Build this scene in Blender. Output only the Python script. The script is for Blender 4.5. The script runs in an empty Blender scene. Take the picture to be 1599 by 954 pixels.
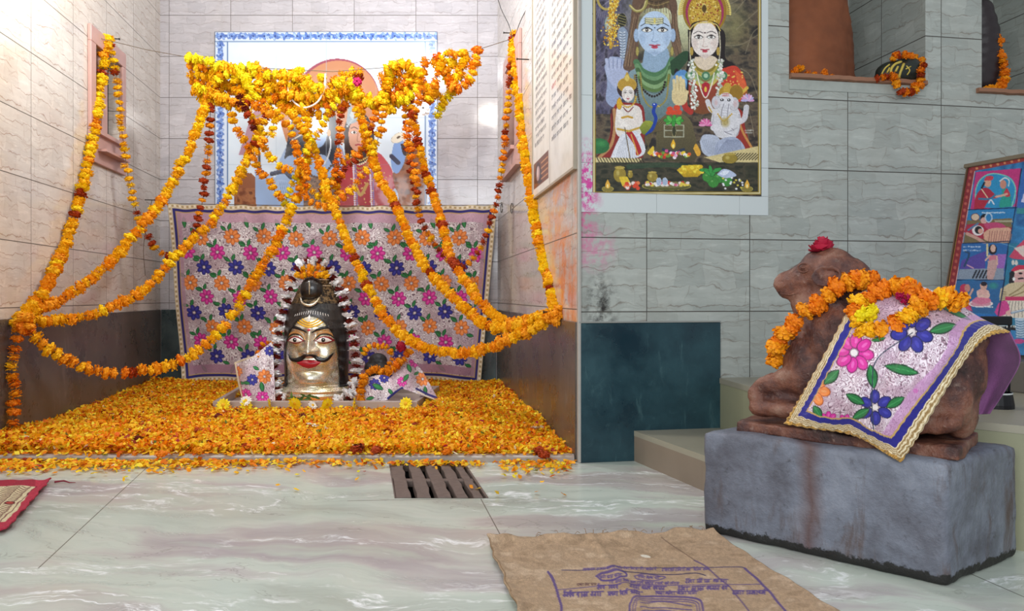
import bpy, bmesh, math, random
import numpy as np
from mathutils import Vector, Matrix, noise as mnoise
random.seed(7); RNG = np.random.default_rng(11)
PI = math.pi
F, U0, V0, H = 1130.0, 799.5, 461.0, 0.70
scene = bpy.context.scene
COL = scene.collection

# ---------------------------------------------------------------- geometry helpers
def P(u, v, Y):
    """point at distance Y that the lens sees at photo position u, v"""
    return Vector(((u-U0)/F*Y, Y, H-(v-V0)/F*Y))
def FL(u, v, z=0.0):
    return P(u, v, (H-z)*F/(v-V0))
class Wall:
    """vertical plane through two ground points; s runs along it, z is up"""
    def __init__(self, a, b):
        self.a = Vector((a[0], a[1], 0)); b = Vector((b[0], b[1], 0))
        self.L = (b-self.a).length; self.d = (b-self.a)/self.L
        self.n = Vector((self.d.y, -self.d.x, 0))     # one side normal
        if self.n.dot(Vector((0, 0, 0))-self.a) < 0: self.n = -self.n   # faces the room
    def pt(self, s, z, out=0.0):
        return self.a + self.d*s + self.n*out + Vector((0, 0, z))
    def sz(self, u, v, out=0.0):
        r = Vector(((u-U0)/F, 1, -(v-V0)/F)); o = Vector((0, 0, H))
        t = (self.a+self.n*out-o).dot(self.n)/r.dot(self.n)
        p = o+r*t
        return (p-self.a).dot(self.d), p.z
    def hit(self, u, v, out=0.0):
        s, z = self.sz(u, v, out); return self.pt(s, z, out)
BL, BR = (-2.766, 5.69), (-0.113, 5.69)
RC = (0.2775, 3.03)
W_L = Wall(BL, (-2.766+0.1605*4.2, 1.49))
W_B = Wall(BL, BR)
W_R = Wall(BR, RC)
W_F = Wall(RC, (2.393, 3.383))

def link(o, parent=None):
    COL.objects.link(o)
    if parent is not None: o.parent = parent
    return o
def obj(name, me, mats=None, parent=None, smooth=False):
    if isinstance(me, bmesh.types.BMesh):
        m = bpy.data.meshes.new(name); me.to_mesh(m); me.free(); me = m
    if mats is not None:
        for x in (mats if isinstance(mats, (list, tuple)) else [mats]): me.materials.append(x)
    if smooth: me.polygons.foreach_set('use_smooth', [True]*len(me.polygons))
    return link(bpy.data.objects.new(name, me), parent)
def tag(o, label=None, cat=None, group=None, kind=None):
    if label: o['label'] = label
    if cat: o['category'] = cat
    if group: o['group'] = group
    if kind: o['kind'] = kind
    return o
def thing(name, label, cat, loc=(0, 0, 0), group=None):
    o = bpy.data.objects.new(name, None); link(o); o.location = loc; o.empty_display_size = .05
    return tag(o, label, cat, group)
def local(o, child):
    """keep world-space mesh data in place under a moved parent"""
    child.parent = o; child.matrix_parent_inverse = Matrix.Translation(-Vector(o.location)); return child
def box(bm, lo, hi, mat=0):
    vs = [bm.verts.new((x, y, z)) for x in (lo[0], hi[0]) for y in (lo[1], hi[1]) for z in (lo[2], hi[2])]
    for f in ((0,1,3,2),(4,6,7,5),(0,4,5,1),(2,3,7,6),(0,2,6,4),(1,5,7,3)):
        bm.faces.new([vs[i] for i in f]).material_index = mat
def prism(bm, pts, z0, z1, mat=0):
    """closed outline (x,y) or 3D pts extruded from z0 to z1"""
    a = [bm.verts.new((p[0], p[1], z0)) for p in pts]; b = [bm.verts.new((p[0], p[1], z1)) for p in pts]
    n = len(pts)
    fs = [bm.faces.new(a), bm.faces.new(b)] + [bm.faces.new((a[i], a[(i+1) % n], b[(i+1) % n], b[i])) for i in range(n)]
    for f in fs: f.material_index = mat
def slab(bm, w, pts, o0, o1, mat=0):
    """outline in wall coordinates (s,z) extruded from out=o0 to o1"""
    a = [bm.verts.new(w.pt(s, z, o0)) for s, z in pts]; b = [bm.verts.new(w.pt(s, z, o1)) for s, z in pts]
    n = len(pts)
    fs = [bm.faces.new(a), bm.faces.new(b)] + [bm.faces.new((a[i], a[(i+1) % n], b[(i+1) % n], b[i])) for i in range(n)]
    for f in fs: f.material_index = mat
def fixn(bm): bmesh.ops.recalc_face_normals(bm, faces=bm.faces[:]); return bm
def bevel(bm, w, seg=2):
    fixn(bm)
    bmesh.ops.bevel(bm, geom=bm.edges[:], offset=w, segments=seg, affect='EDGES', profile=.6); return bm
def catmull(pts, n=12):
    pts = [np.array(p, float) for p in pts]
    q = [2*pts[0]-pts[1]]+pts+[2*pts[-1]-pts[-2]]; out = []
    for i in range(1, len(q)-2):
        for k in range(n):
            t = k/n
            out.append(.5*((2*q[i])+(-q[i-1]+q[i+1])*t+(2*q[i-1]-5*q[i]+4*q[i+1]-q[i+2])*t*t+(-q[i-1]+3*q[i]-3*q[i+1]+q[i+2])*t**3))
    out.append(q[-2]); return np.array(out)
def resample(poly, step):
    d = np.r_[0, np.cumsum(np.linalg.norm(np.diff(poly, axis=0), axis=1))]
    n = max(2, int(round(d[-1]/step))+1); t = np.linspace(0, d[-1], n)
    return np.stack([np.interp(t, d, poly[:, k]) for k in range(poly.shape[1])], 1)
def tube(bm, pts, r, n=8, mat=0, caps=True):
    pts = [Vector(p) for p in pts]; rs = r if hasattr(r, '__len__') else [r]*len(pts)
    rings = []; ref = Vector((0, 0, 1))
    for i, p in enumerate(pts):
        t = (pts[min(i+1, len(pts)-1)]-pts[max(i-1, 0)]).normalized()
        if abs(t.dot(ref)) > .95: ref = Vector((1, .1, 0))
        a = t.cross(ref).normalized(); b = t.cross(a)
        rings.append([bm.verts.new(p+(a*math.cos(2*PI*k/n)+b*math.sin(2*PI*k/n))*rs[i]) for k in range(n)])
    for i in range(len(rings)-1):
        for k in range(n):
            bm.faces.new((rings[i][k], rings[i][(k+1) % n], rings[i+1][(k+1) % n], rings[i+1][k])).material_index = mat
    if caps:
        for rr in (rings[0][::-1], rings[-1]): bm.faces.new(rr).material_index = mat
def blob(bm, c, r, rot=None, sub=3, mat=0):
    """ellipsoid"""
    M = Matrix.Translation(Vector(c)) @ (rot.to_4x4() if rot else Matrix()) @ Matrix.Diagonal((*(r if hasattr(r, '__len__') else (r, r, r)), 1))
    g = bmesh.ops.create_icosphere(bm, subdivisions=sub, radius=1, matrix=M)
    for v in g['verts']:
        for f in v.link_faces: f.material_index = mat
def remesh(bm, voxel, smooth=6, name='m'):
    me = bpy.data.meshes.new(name); fixn(bm).to_mesh(me); bm.free()
    o = bpy.data.objects.new(name, me); COL.objects.link(o)
    m = o.modifiers.new('r', 'REMESH'); m.mode = 'VOXEL'; m.voxel_size = voxel; m.use_smooth_shade = True
    s = o.modifiers.new('s', 'SMOOTH'); s.iterations = smooth; s.factor = .5
    dg = bpy.context.evaluated_depsgraph_get(); dg.update()
    r = bpy.data.meshes.new_from_object(o.evaluated_get(dg)); bpy.data.objects.remove(o); bpy.data.meshes.remove(me)
    r.name = name; return r
def vnoise(me, amp, scale, seed=0.0, oct=4):
    n = len(me.vertices); co = np.empty(n*3); me.vertices.foreach_get('co', co); no = np.empty(n*3)
    me.vertex_normals.foreach_get('vector', no); co = co.reshape(-1, 3); no = no.reshape(-1, 3)
    d = np.array([mnoise.fractal(Vector(c*scale)+Vector((seed, seed, seed)), 1.0, 2.0, oct) for c in co])
    co += no*(d*amp)[:, None]; me.vertices.foreach_set('co', co.ravel()); me.update()

# ---------------------------------------------------------------- paint canvas (numpy) -> colour attribute on a fine mesh
def S2L(c):
    c = np.asarray(c, float); return np.where(c <= .04045, c/12.92, ((c+.055)/1.055)**2.4)
def hexc(h): return np.array([int(h[i:i+2], 16)/255 for i in (0, 2, 4)])
def K(c): return hexc(c) if isinstance(c, str) else np.array(c, float)/(255. if max(c) > 1 else 1.)
def smooth_noise(h, w, cell, rng, oct=1):
    out = np.zeros((h, w)); amp = 1; tot = 0
    for o in range(oct):
        cy, cx = (cell if hasattr(cell, '__len__') else (cell, cell)); cy /= 2**o; cx /= 2**o
        g = rng.random((int(h/cy)+3, int(w/cx)+3)); y = np.arange(h)/cy; x = np.arange(w)/cx
        yi = y.astype(int); xi = x.astype(int); fy = (y-yi); fx = (x-xi); fy = fy*fy*(3-2*fy); fx = fx*fx*(3-2*fx)
        a = g[yi][:, xi]; b = g[yi][:, xi+1]; c = g[yi+1][:, xi]; d = g[yi+1][:, xi+1]
        out += amp*((a*(1-fx)+b*fx)*(1-fy)[:, None]+(c*(1-fx)+d*fx)*fy[:, None]); tot += amp; amp *= .5
    return out/tot
class Canvas:
    """a picture in its own design units (x right, y down), ss samples per unit"""
    def __init__(s, x0, y0, x1, y1, bg, ss=2.5, seed=1):
        s.x0, s.y0, s.ss = x0, y0, ss; s.w = int((x1-x0)*ss)+1; s.h = int((y1-y0)*ss)+1
        s.a = np.tile(K(bg), (s.h, s.w, 1)); s.rng = np.random.default_rng(seed)
    def win(s, xs, ys, pad):
        i0 = max(0, int((min(xs)-pad-s.x0)*s.ss)); i1 = min(s.w, int((max(xs)+pad-s.x0)*s.ss)+2)
        j0 = max(0, int((min(ys)-pad-s.y0)*s.ss)); j1 = min(s.h, int((max(ys)+pad-s.y0)*s.ss)+2)
        if i1 <= i0 or j1 <= j0: return None
        X, Y = np.meshgrid(np.arange(i0, i1)/s.ss+s.x0, np.arange(j0, j1)/s.ss+s.y0); return (slice(j0, j1), slice(i0, i1)), X, Y
    def put(s, sl, m, c, al=1.0):
        m = np.clip(m, 0, 1)[..., None]*al; s.a[sl] = s.a[sl]*(1-m)+K(c)*m
    def poly(s, pts, c, al=1.0, c2=None, soft=0):
        pts = np.array(pts, float); w = s.win(pts[:, 0], pts[:, 1], 1)
        if w is None: return
        sl, X, Y = w; ins = np.zeros(X.shape, bool); j = len(pts)-1
        for i in range(len(pts)):
            xi, yi = pts[i]; xj, yj = pts[j]
            if yi != yj: ins ^= ((yi > Y) != (yj > Y)) & (X < (xj-xi)*(Y-yi)/(yj-yi)+xi)
            j = i
        if c2 is not None:
            t = np.clip((Y-pts[:, 1].min())/max(1e-6, np.ptp(pts[:, 1])), 0, 1)[..., None]; cc = K(c)*(1-t)+K(c2)*t
            m = ins[..., None]*al; s.a[sl] = s.a[sl]*(1-m)+cc*m
        else: s.put(sl, ins.astype(float), c, al)
    def curve(s, pts, c, al=1.0, c2=None):
        p = [tuple(x) for x in pts]; s.poly(catmull(p+[p[0]], 8), c, al, c2)
    def ell(s, x, y, rx, ry, c, al=1.0, ang=0, edge=None, soft=0.0, c2=None):
        w = s.win([x-max(rx, ry), x+max(rx, ry)], [y-max(rx, ry), y+max(rx, ry)], 1)
        if w is None: return
        sl, X, Y = w; ca, sa = math.cos(ang), math.sin(ang); dx, dy = X-x, Y-y
        r = np.sqrt(((dx*ca+dy*sa)/rx)**2+((-dx*sa+dy*ca)/ry)**2)
        if soft: s.put(sl, np.clip((1-r)/soft, 0, 1), c, al)
        else:
            s.put(sl, (r < 1).astype(float), edge if edge is not None else c, al)
            if edge is not None: s.put(sl, (r < 1-min(.5, .9/min(rx, ry))).astype(float), c, al)
            if c2 is not None: s.put(sl, (r < .5).astype(float), c2, al)
    def line(s, pts, wd, c, al=1.0, curve=False, taper=False):
        pts = np.array(pts, float)
        if curve and len(pts) > 2: pts = catmull(pts, 8)
        w = s.win(pts[:, 0], pts[:, 1], wd+1)
        if w is None: return
        sl, X, Y = w; D = np.full(X.shape, 1e9); n = len(pts)-1
        for i in range(n):
            a, b = pts[i], pts[i+1]; ab = b-a; L = max(1e-9, ab@ab)
            t = np.clip(((X-a[0])*ab[0]+(Y-a[1])*ab[1])/L, 0, 1)
            k = 1.0 if not taper else 1/max(.12, math.sin(PI*(i+.5)/n))
            D = np.minimum(D, k*np.hypot(X-a[0]-t*ab[0], Y-a[1]-t*ab[1]))
        s.put(sl, np.clip((wd/2-D)*s.ss+.5, 0, 1), c, al)
    def speck(s, amt, cell=1.5, tint=(1, 1, 1)):
        n = smooth_noise(s.h, s.w, cell*s.ss, s.rng, 2)-.5
        s.a = np.clip(s.a*(1+amt*2*n[..., None]*np.array(tint)), 0, 1)
    def sample(s, X, Y):
        fx = np.clip((np.asarray(X)-s.x0)*s.ss, 0, s.w-1.001); fy = np.clip((np.asarray(Y)-s.y0)*s.ss, 0, s.h-1.001)
        i = fx.astype(int); j = fy.astype(int); a = (fx-i)[..., None]; b = (fy-j)[..., None]; A = s.a
        return (A[j, i]*(1-a)+A[j, i+1]*a)*(1-b)+(A[j+1, i]*(1-a)+A[j+1, i+1]*a)*b
def text_row(c, x0, x1, y, h, col, rng, dx=0, dy=0, wd=.6, al=1.0):
    """a row of small letters hanging from a headline, as on the boards and the sack; (dx,dy) slant of the row"""
    x = x0
    L = x1-x0
    while x < x1:
        wlen = min(x1-x, h*rng.uniform(1.6, 4.0)); q = lambda xx, yy: (xx, y+yy+(xx-x0)/L*dy)
        c.line([q(x, 0), q(x+wlen, 0)], wd, col, al)
        k = x+h*.25
        while k < x+wlen-.1*h:
            r = rng.random()
            c.line([q(k, 0), q(k, h*rng.uniform(.75, 1.05))], wd, col, al)
            if r < .4: c.line([q(k, h*.4), q(k-h*.35, h*.55), q(k-h*.3, h*.85)], wd*.8, col, al)
            elif r < .7: c.line([q(k, h*.75), q(k-h*.4, h*.5), q(k-h*.2, h*.2)], wd*.8, col, al)
            if rng.random() < .2: c.line([q(k, 0), q(k-h*.2, -h*.35), q(k+h*.2, -h*.4)], wd*.8, col, al)
            k += h*rng.uniform(.5, .75)
        x += wlen+h*rng.uniform(.35, .6)

def grid_mesh(name, pos, col, closed_u=False):
    """pos (n,m,3), col (n,m,3) sRGB -> mesh with colour attribute 'Col'"""
    n, m = pos.shape[:2]; me = bpy.data.meshes.new(name)
    i = np.arange(n*m).reshape(n, m)
    q = np.stack([i[:-1, :-1], i[:-1, 1:], i[1:, 1:], i[1:, :-1]], -1).reshape(-1, 4)
    set_mesh(me, pos.reshape(-1, 3), q, col.reshape(-1, 3)); return me
def set_mesh(me, co, quads, col=None, smooth=True, k=4):
    co = np.ascontiguousarray(co, np.float32); quads = np.ascontiguousarray(quads, np.int32); nq = len(quads)
    me.vertices.add(len(co)); me.vertices.foreach_set('co', co.ravel())
    me.loops.add(nq*k); me.loops.foreach_set('vertex_index', quads.ravel())
    me.polygons.add(nq); me.polygons.foreach_set('loop_start', np.arange(0, nq*k, k, dtype=np.int32))
    me.polygons.foreach_set('loop_total', np.full(nq, k, np.int32))
    me.polygons.foreach_set('use_smooth', np.full(nq, smooth)); me.update(calc_edges=True)
    if col is not None:
        at = me.color_attributes.new('Col', 'FLOAT_COLOR', 'POINT'); c4 = np.ones((len(co), 4), np.float32)
        c4[:, :col.shape[1]] = np.c_[S2L(col[:, :3]), col[:, 3:]]; at.data.foreach_set('color', c4.ravel())
    me.validate(); return me
def sheet(name, pos, cv, DX, DY, thick, mat, parent=None, backcol=None):
    """painted sheet with a back and edges: grid + Solidify"""
    o = obj(name, grid_mesh(name, pos, cv.sample(DX, DY) if cv is not None else backcol), mat, parent)
    if thick:
        s = o.modifiers.new('thickness', 'SOLIDIFY'); s.thickness = thick; s.offset = 0
        if len(o.data.materials) > 1: s.material_offset = 1; s.material_offset_rim = 0
    return o

# ---------------------------------------------------------------- materials
class NT:
    def __init__(s, name):
        s.m = bpy.data.materials.new(name); s.m.use_nodes = True; s.t = s.m.node_tree; s.N = s.t.nodes; s.b = s.N['Principled BSDF']
    def n(s, typ, **kw):
        x = s.N.new('ShaderNode'+typ)
        for k, v in kw.items():
            if k in ('ins',):
                for a, b in v.items(): s.put(x.inputs[a], b)
            else: setattr(x, k, v)
        return x
    def put(s, i, v):
        if isinstance(v, bpy.types.NodeSocket): s.t.links.new(v, i)
        elif isinstance(v, str): i.default_value = (*S2L(hexc(v)), 1)
        elif i.type == 'RGBA' and len(v) == 3: i.default_value = (*v, 1)
        else: i.default_value = v
    def math(s, op, a, b=0.0, c=None, clamp=False):
        x = s.n('Math', operation=op, use_clamp=clamp); s.put(x.inputs[0], a); s.put(x.inputs[1], b)
        if c is not None: s.put(x.inputs[2], c)
        return x.outputs[0]
    def mix(s, f, a, b, blend='MIX'):
        x = s.n('Mix', data_type='RGBA', blend_type=blend); s.put(x.inputs[0], f); s.put(x.inputs[6], a); s.put(x.inputs[7], b); return x.outputs[2]
    def noise(s, vec, scale, detail=3, rough=.5, dist=0.0, sc=None):
        if sc: vec = s.map(vec, sc)
        x = s.n('TexNoise', ins={'Scale': scale, 'Detail': detail, 'Roughness': rough, 'Distortion': dist}); s.put(x.inputs['Vector'], vec); return x.outputs['Fac']
    def map(s, vec, sc=(1, 1, 1), loc=(0, 0, 0), rot=(0, 0, 0)):
        x = s.n('Mapping'); s.put(x.inputs['Vector'], vec); x.inputs['Scale'].default_value = sc; x.inputs['Location'].default_value = loc; x.inputs['Rotation'].default_value = rot; return x.outputs[0]
    def ramp(s, f, stops):
        x = s.n('ValToRGB'); s.put(x.inputs[0], f); e = x.color_ramp.elements
        while len(e) < len(stops): e.new(.5)
        for k, (p, c) in enumerate(stops):
            e[k].position = p; e[k].color = (*S2L(hexc(c)), 1) if isinstance(c, str) else (c, c, c, 1)
        return x.outputs[0]
    def geo(s): return s.n('NewGeometry').outputs['Position']
    def uv(s): return s.n('TexCoord').outputs['UV']
    def bump(s, h, strength=.3, dist=.01, prev=None):
        x = s.n('Bump', ins={'Strength': strength, 'Distance': dist}); s.put(x.inputs['Height'], h)
        if prev is not None: s.put(x.inputs['Normal'], prev)
        s.t.links.new(x.outputs[0], s.b.inputs['Normal']); return x.outputs[0]
    def set(s, **kw):
        M = dict(color='Base Color', rough='Roughness', metal='Metallic', spec='Specular IOR Level', coat='Coat Weight', coatr='Coat Roughness', sss='Subsurface Weight', sheen='Sheen Weight', trans='Transmission Weight', alpha='Alpha', ecol='Emission Color', estr='Emission Strength')
        for k, v in kw.items(): s.put(s.b.inputs[M[k]], v)
        return s.m
def plain(name, col, rough=.6, metal=0, bump=0, bs=60, var=.12, coat=0, spec=.5):
    t = NT(name); p = t.geo(); n = t.noise(p, bs*.4, 4, .6)
    c = t.mix(n, [x*(1-var) for x in S2L(hexc(col))], [min(1, x*(1+var)) for x in S2L(hexc(col))])
    t.set(color=c, rough=rough, metal=metal, coat=coat, spec=spec)
    if bump: t.bump(t.noise(p, bs, 5, .6), bump, .004)
    return t.m
def vcol(name, rough=.6, coat=0, bump=0, bs=300, coatr=.1, sheen=0, spec=.5, alpha_metal=False):
    t = NT(name); a = t.n('Attribute', attribute_name='Col'); t.set(color=a.outputs['Color'], rough=rough, coat=coat, coatr=coatr, sheen=sheen, spec=spec)
    if alpha_metal: t.set(metal=a.outputs['Alpha'])
    if bump: t.bump(t.noise(t.geo(), bs, 3, .6), bump, .003)
    return t.m
def tile_mat(name, tw, th, u0, z0, base='c9c4ba', base2='a9a59c', vein='8a6f58', joint='5d554c', rough=.13, veinamt=.8, stains=()):
    """printed stone-pattern wall tiles; UV is in metres along the wall"""
    t = NT(name); uv = t.uv(); sep = t.n('SeparateXYZ'); t.put(sep.inputs[0], uv); u, v = sep.outputs[0], sep.outputs[1]
    uu = t.math('DIVIDE', t.math('SUBTRACT', u, u0), tw); vv = t.math('DIVIDE', t.math('SUBTRACT', v, z0), th)
    fu = t.math('ABSOLUTE', t.math('SUBTRACT', t.math('FRACT', uu), .5)); fv = t.math('ABSOLUTE', t.math('SUBTRACT', t.math('FRACT', vv), .5))
    ju = t.math('GREATER_THAN', fu, .5-.0018/tw); jv = t.math('GREATER_THAN', fv, .5-.0022/th); J = t.math('MAXIMUM', ju, jv)
    comb = t.n('CombineXYZ'); t.put(comb.inputs[0], t.math('FLOOR', uu)); t.put(comb.inputs[1], t.math('FLOOR', vv))
    wn = t.n('TexWhiteNoise', noise_dimensions='2D'); t.put(wn.inputs[0], comb.outputs[0])
    rep = t.n('CombineXYZ'); t.put(rep.inputs[0], t.math('MULTIPLY', t.math('FRACT', uu), tw)); t.put(rep.inputs[1], t.math('MULTIPLY', t.math('FRACT', vv), th)); t.put(rep.inputs[2], t.math('MULTIPLY', t.math('ROUND', t.math('MULTIPLY', wn.outputs[0], 2.2)), .8))
    r = rep.outputs[0]
    wob = t.n('TexNoise', ins={'Scale': 8.0, 'Detail': 4.0}); t.put(wob.inputs['Vector'], r)
    w2 = t.n('VectorMath', operation='MULTIPLY_ADD'); t.put(w2.inputs[0], wob.outputs['Color']); w2.inputs[1].default_value = (.07, .10, .0); t.put(w2.inputs[2], r)
    sp = t.n('SeparateXYZ'); t.put(sp.inputs[0], w2.outputs[0]); X, Y = t.math('DIVIDE', sp.outputs[0], .135), t.math('DIVIDE', sp.outputs[1], .078)
    rowid = t.math('FLOOR', Y); cm = t.n('CombineXYZ'); t.put(cm.inputs[0], rowid); t.put(cm.inputs[1], sp.outputs[2]); rw = t.n('TexWhiteNoise', noise_dimensions='2D'); t.put(rw.inputs[0], cm.outputs[0])
    X = t.math('ADD', X, t.math('MULTIPLY', rw.outputs[0], 3.0))
    lh = t.math('SUBTRACT', 1.0, t.math('DIVIDE', t.math('MULTIPLY', t.math('SUBTRACT', .5, t.math('ABSOLUTE', t.math('SUBTRACT', t.math('FRACT', Y), .5))), .078), .0036), clamp=True)
    lv = t.math('SUBTRACT', 1.0, t.math('DIVIDE', t.math('MULTIPLY', t.math('SUBTRACT', .5, t.math('ABSOLUTE', t.math('SUBTRACT', t.math('FRACT', X), .5))), .135), .0028), clamp=True)
    m1 = t.math('MULTIPLY', t.math('SUBTRACT', t.noise(r, 8, 3), .33, clamp=True), 5.0, clamp=True); m2 = t.math('MULTIPLY', t.math('SUBTRACT', t.noise(r, 11, 2), .42, clamp=True), 5.0, clamp=True)
    crack = t.math('MAXIMUM', t.math('MULTIPLY', lh, m1), t.math('MULTIPLY', t.math('MULTIPLY', lv, m2), .75))
    cm2 = t.n('CombineXYZ'); t.put(cm2.inputs[0], t.math('FLOOR', X)); t.put(cm2.inputs[1], t.math('ADD', rowid, t.math('MULTIPLY', sp.outputs[2], 7.0))); bw = t.n('TexWhiteNoise', noise_dimensions='2D'); t.put(bw.inputs[0], cm2.outputs[0])
    str_ = t.noise(w2.outputs[0], 1.0, 5, .6, sc=(5, 22, 1))
    colr = t.mix(t.ramp(str_, [(.15, .25), (.8, .95)]), base2, base)
    colr = t.mix(t.math('MULTIPLY', t.noise(r, 26, 4, .7), .35), colr, [x*1.12 for x in S2L(hexc(base))])
    colr = t.mix(t.math('MULTIPLY', bw.outputs[0], .45), colr, base2)
    colr = t.mix(t.math('MULTIPLY', crack, veinamt*.85), colr, vein)
    wl = t.noise(w2.outputs[0], 1.0, 3, .5, sc=(2.6, 15, 1)); wd = t.math('SUBTRACT', 1.0, t.math('DIVIDE', t.math('ABSOLUTE', t.math('SUBTRACT', wl, .47)), .016), clamp=True)
    colr = t.mix(t.math('MULTIPLY', wd, veinamt*.3), colr, vein)
    hl = t.math('MULTIPLY', t.math('SUBTRACT', t.noise(r, 1.0, 4, .7, sc=(9, 60, 1)), .56, clamp=True), 5, clamp=True); colr = t.mix(t.math('MULTIPLY', hl, .45), colr, [min(1, x*1.35) for x in S2L(hexc(base))])
    colr = t.mix(t.math('MULTIPLY', t.math('SUBTRACT', t.noise(w2.outputs[0], 1.0, 2, .5, sc=(5, 16, 1)), .55, clamp=True), .9), colr, vein)
    grime = t.noise(uv, 1.0, 5, .65, sc=(3, 1.2, 1)); colr = t.mix(t.math('MULTIPLY', t.math('SUBTRACT', grime, .5, clamp=True), .9), colr, '9a8f80')
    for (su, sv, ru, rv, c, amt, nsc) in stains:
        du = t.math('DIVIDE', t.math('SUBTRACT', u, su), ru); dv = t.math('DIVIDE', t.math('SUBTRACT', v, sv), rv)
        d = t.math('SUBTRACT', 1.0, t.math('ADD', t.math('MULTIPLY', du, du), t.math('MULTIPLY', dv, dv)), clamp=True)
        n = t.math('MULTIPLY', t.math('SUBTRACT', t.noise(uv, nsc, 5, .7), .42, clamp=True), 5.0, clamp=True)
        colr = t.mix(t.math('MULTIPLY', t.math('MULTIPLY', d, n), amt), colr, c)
    edge = t.math('MAXIMUM', J, 0.0)
    colr = t.mix(edge, colr, joint)
    t.set(color=colr, rough=t.math('ADD', rough, t.math('MULTIPLY', J, .5)), spec=.5)
    t.bump(t.math('ADD', t.math('MULTIPLY', t.math('SUBTRACT', 1.0, J), 1.0), t.math('MULTIPLY', t.noise(r, 30, 3), .10)), .35, .002)
    return t.m
def granite(name, base, hi, rough=.16, stains=None):
    t = NT(name); p = t.geo()
    n1 = t.noise(p, 5, 5, .65); n2 = t.noise(p, 22, 4, .7, .6)
    c = t.mix(t.ramp(n1, [(.35, 0.), (.7, 1.)]), base, hi)
    c = t.mix(t.math('MULTIPLY', t.math('SUBTRACT', n2, .6, clamp=True), 2.2, clamp=True), c, stains or hi)
    dr = t.noise(p, 1.0, 5, .7, .8, sc=(14, 14, 4)); c = t.mix(t.math('MULTIPLY', t.math('SUBTRACT', dr, .58, clamp=True), 4.5, clamp=True), c, stains or hi)
    t.set(color=c, rough=t.ramp(n1, [(.2, rough*.8), (.9, rough*2.4)])); t.bump(n2, .08, .003); return t.m
M = {}
M['tile_left'] = tile_mat('wall_tile_left', .485, .323, .10, .640, 'ded6ca', 'bbb1a5', '8c6548')
M['tile_back'] = tile_mat('wall_tile_back', .485, .323, .07, .640, 'cfcacb', 'aaa6a9', '80706a', veinamt=.6)
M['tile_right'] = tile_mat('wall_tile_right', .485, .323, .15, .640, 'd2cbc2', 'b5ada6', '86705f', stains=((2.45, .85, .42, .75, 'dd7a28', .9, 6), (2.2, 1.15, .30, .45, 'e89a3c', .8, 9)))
M['tile_front'] = tile_mat('wall_tile_front', .47, .313, .30, .63, 'bcc0b8', '8a908a', '6f5f50', '4e4a44', rough=.3, veinamt=.75,
    stains=((.03, 1.15, .07, .38, 'd44a8c', 1.0, 24), (.08, .9, .1, .12, 'cf5f95', .6, 30), (.10, .66, .09, .16, '2b2a28', 1.0, 22)))
M['granite_side'] = granite('dark_granite_side', '4b4440', '645c55', .2, '857c74')
M['granite_back'] = granite('dark_granite_back', '3b4648', '54605f', .2, '6f7a78')
M['granite_front'] = granite('teal_granite', '17303a', '284a52', .22, '46666a')
M['pink_stone'] = plain('pink_marble_frame', 'c0978c', .4, bump=.1, bs=40)
M['ledge'] = plain('sandstone_ledge', '93684f', .7, bump=.3, bs=50)
M['marble_edge'] = plain('marble_threshold', 'a79c92', .4, bump=.2, bs=30, var=.25)
M['step'] = plain('step_marble', '9e9987', .35, bump=.06, bs=9, var=.2)
M['stepface'] = plain('step_riser', '8a7c6c', .45, bump=.1, bs=9, var=.25)
M['black'] = plain('black_paint', '121214', .35)
M['darkvoid'] = plain('dark_recess', '1c1816', .7)
M['paper'] = vcol('printed_paper', .45, coat=.35, coatr=.12)
M['gloss'] = vcol('laminated_print', .45, coat=.35, coatr=.06, bump=.35, bs=9, spec=.3)
M['ceramic'] = vcol('painted_ceramic', .25, coat=.5, coatr=.05)
M['cloth'] = vcol('embroidered_cloth', .7, bump=.5, bs=260, sheen=.2)
M['mat'] = vcol('woven_mat', .95, bump=.8, bs=350)
M['white_tile'] = plain('white_tile', 'cdd2d0', .25, var=.06)
M['cord'] = plain('cotton_cord', '6b5a44', .9)
M['wire'] = plain('dark_wire', '35322f', .6)
M['nail'] = plain('nail_iron', '3c3833', .5, metal=.7)
# ================================================================ THE SETTING
def uvquad(bm, uvl, pts, uvs, mat=0):
    vs = [bm.verts.new(p) for p in pts]; f = bm.faces.new(vs); f.material_index = mat
    for l, q in zip(f.loops, uvs): l[uvl].uv = q
def wall_mesh(w, rects, extra=None):
    bm = bmesh.new(); uvl = bm.loops.layers.uv.new('UVMap')
    for (s0, s1, z0, z1) in rects:
        uvquad(bm, uvl, [w.pt(s0, z0), w.pt(s1, z0), w.pt(s1, z1), w.pt(s0, z1)], [(s0, z0), (s1, z0), (s1, z1), (s0, z1)])
    if extra: extra(bm, uvl)
    return fixn(bm) if False else bm
def holed(L, z0, z1, holes):
    """rectangles covering [0,L]x[z0,z1] minus holes (s0,s1,h0,h1), holes in order of s"""
    out = []; s = 0
    for (a, b, c, d) in holes:
        out.append((s, a, z0, z1)); out.append((a, b, z0, c)); out.append((a, b, d, z1)); s = b
    out.append((s, L, z0, z1)); return out
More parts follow.
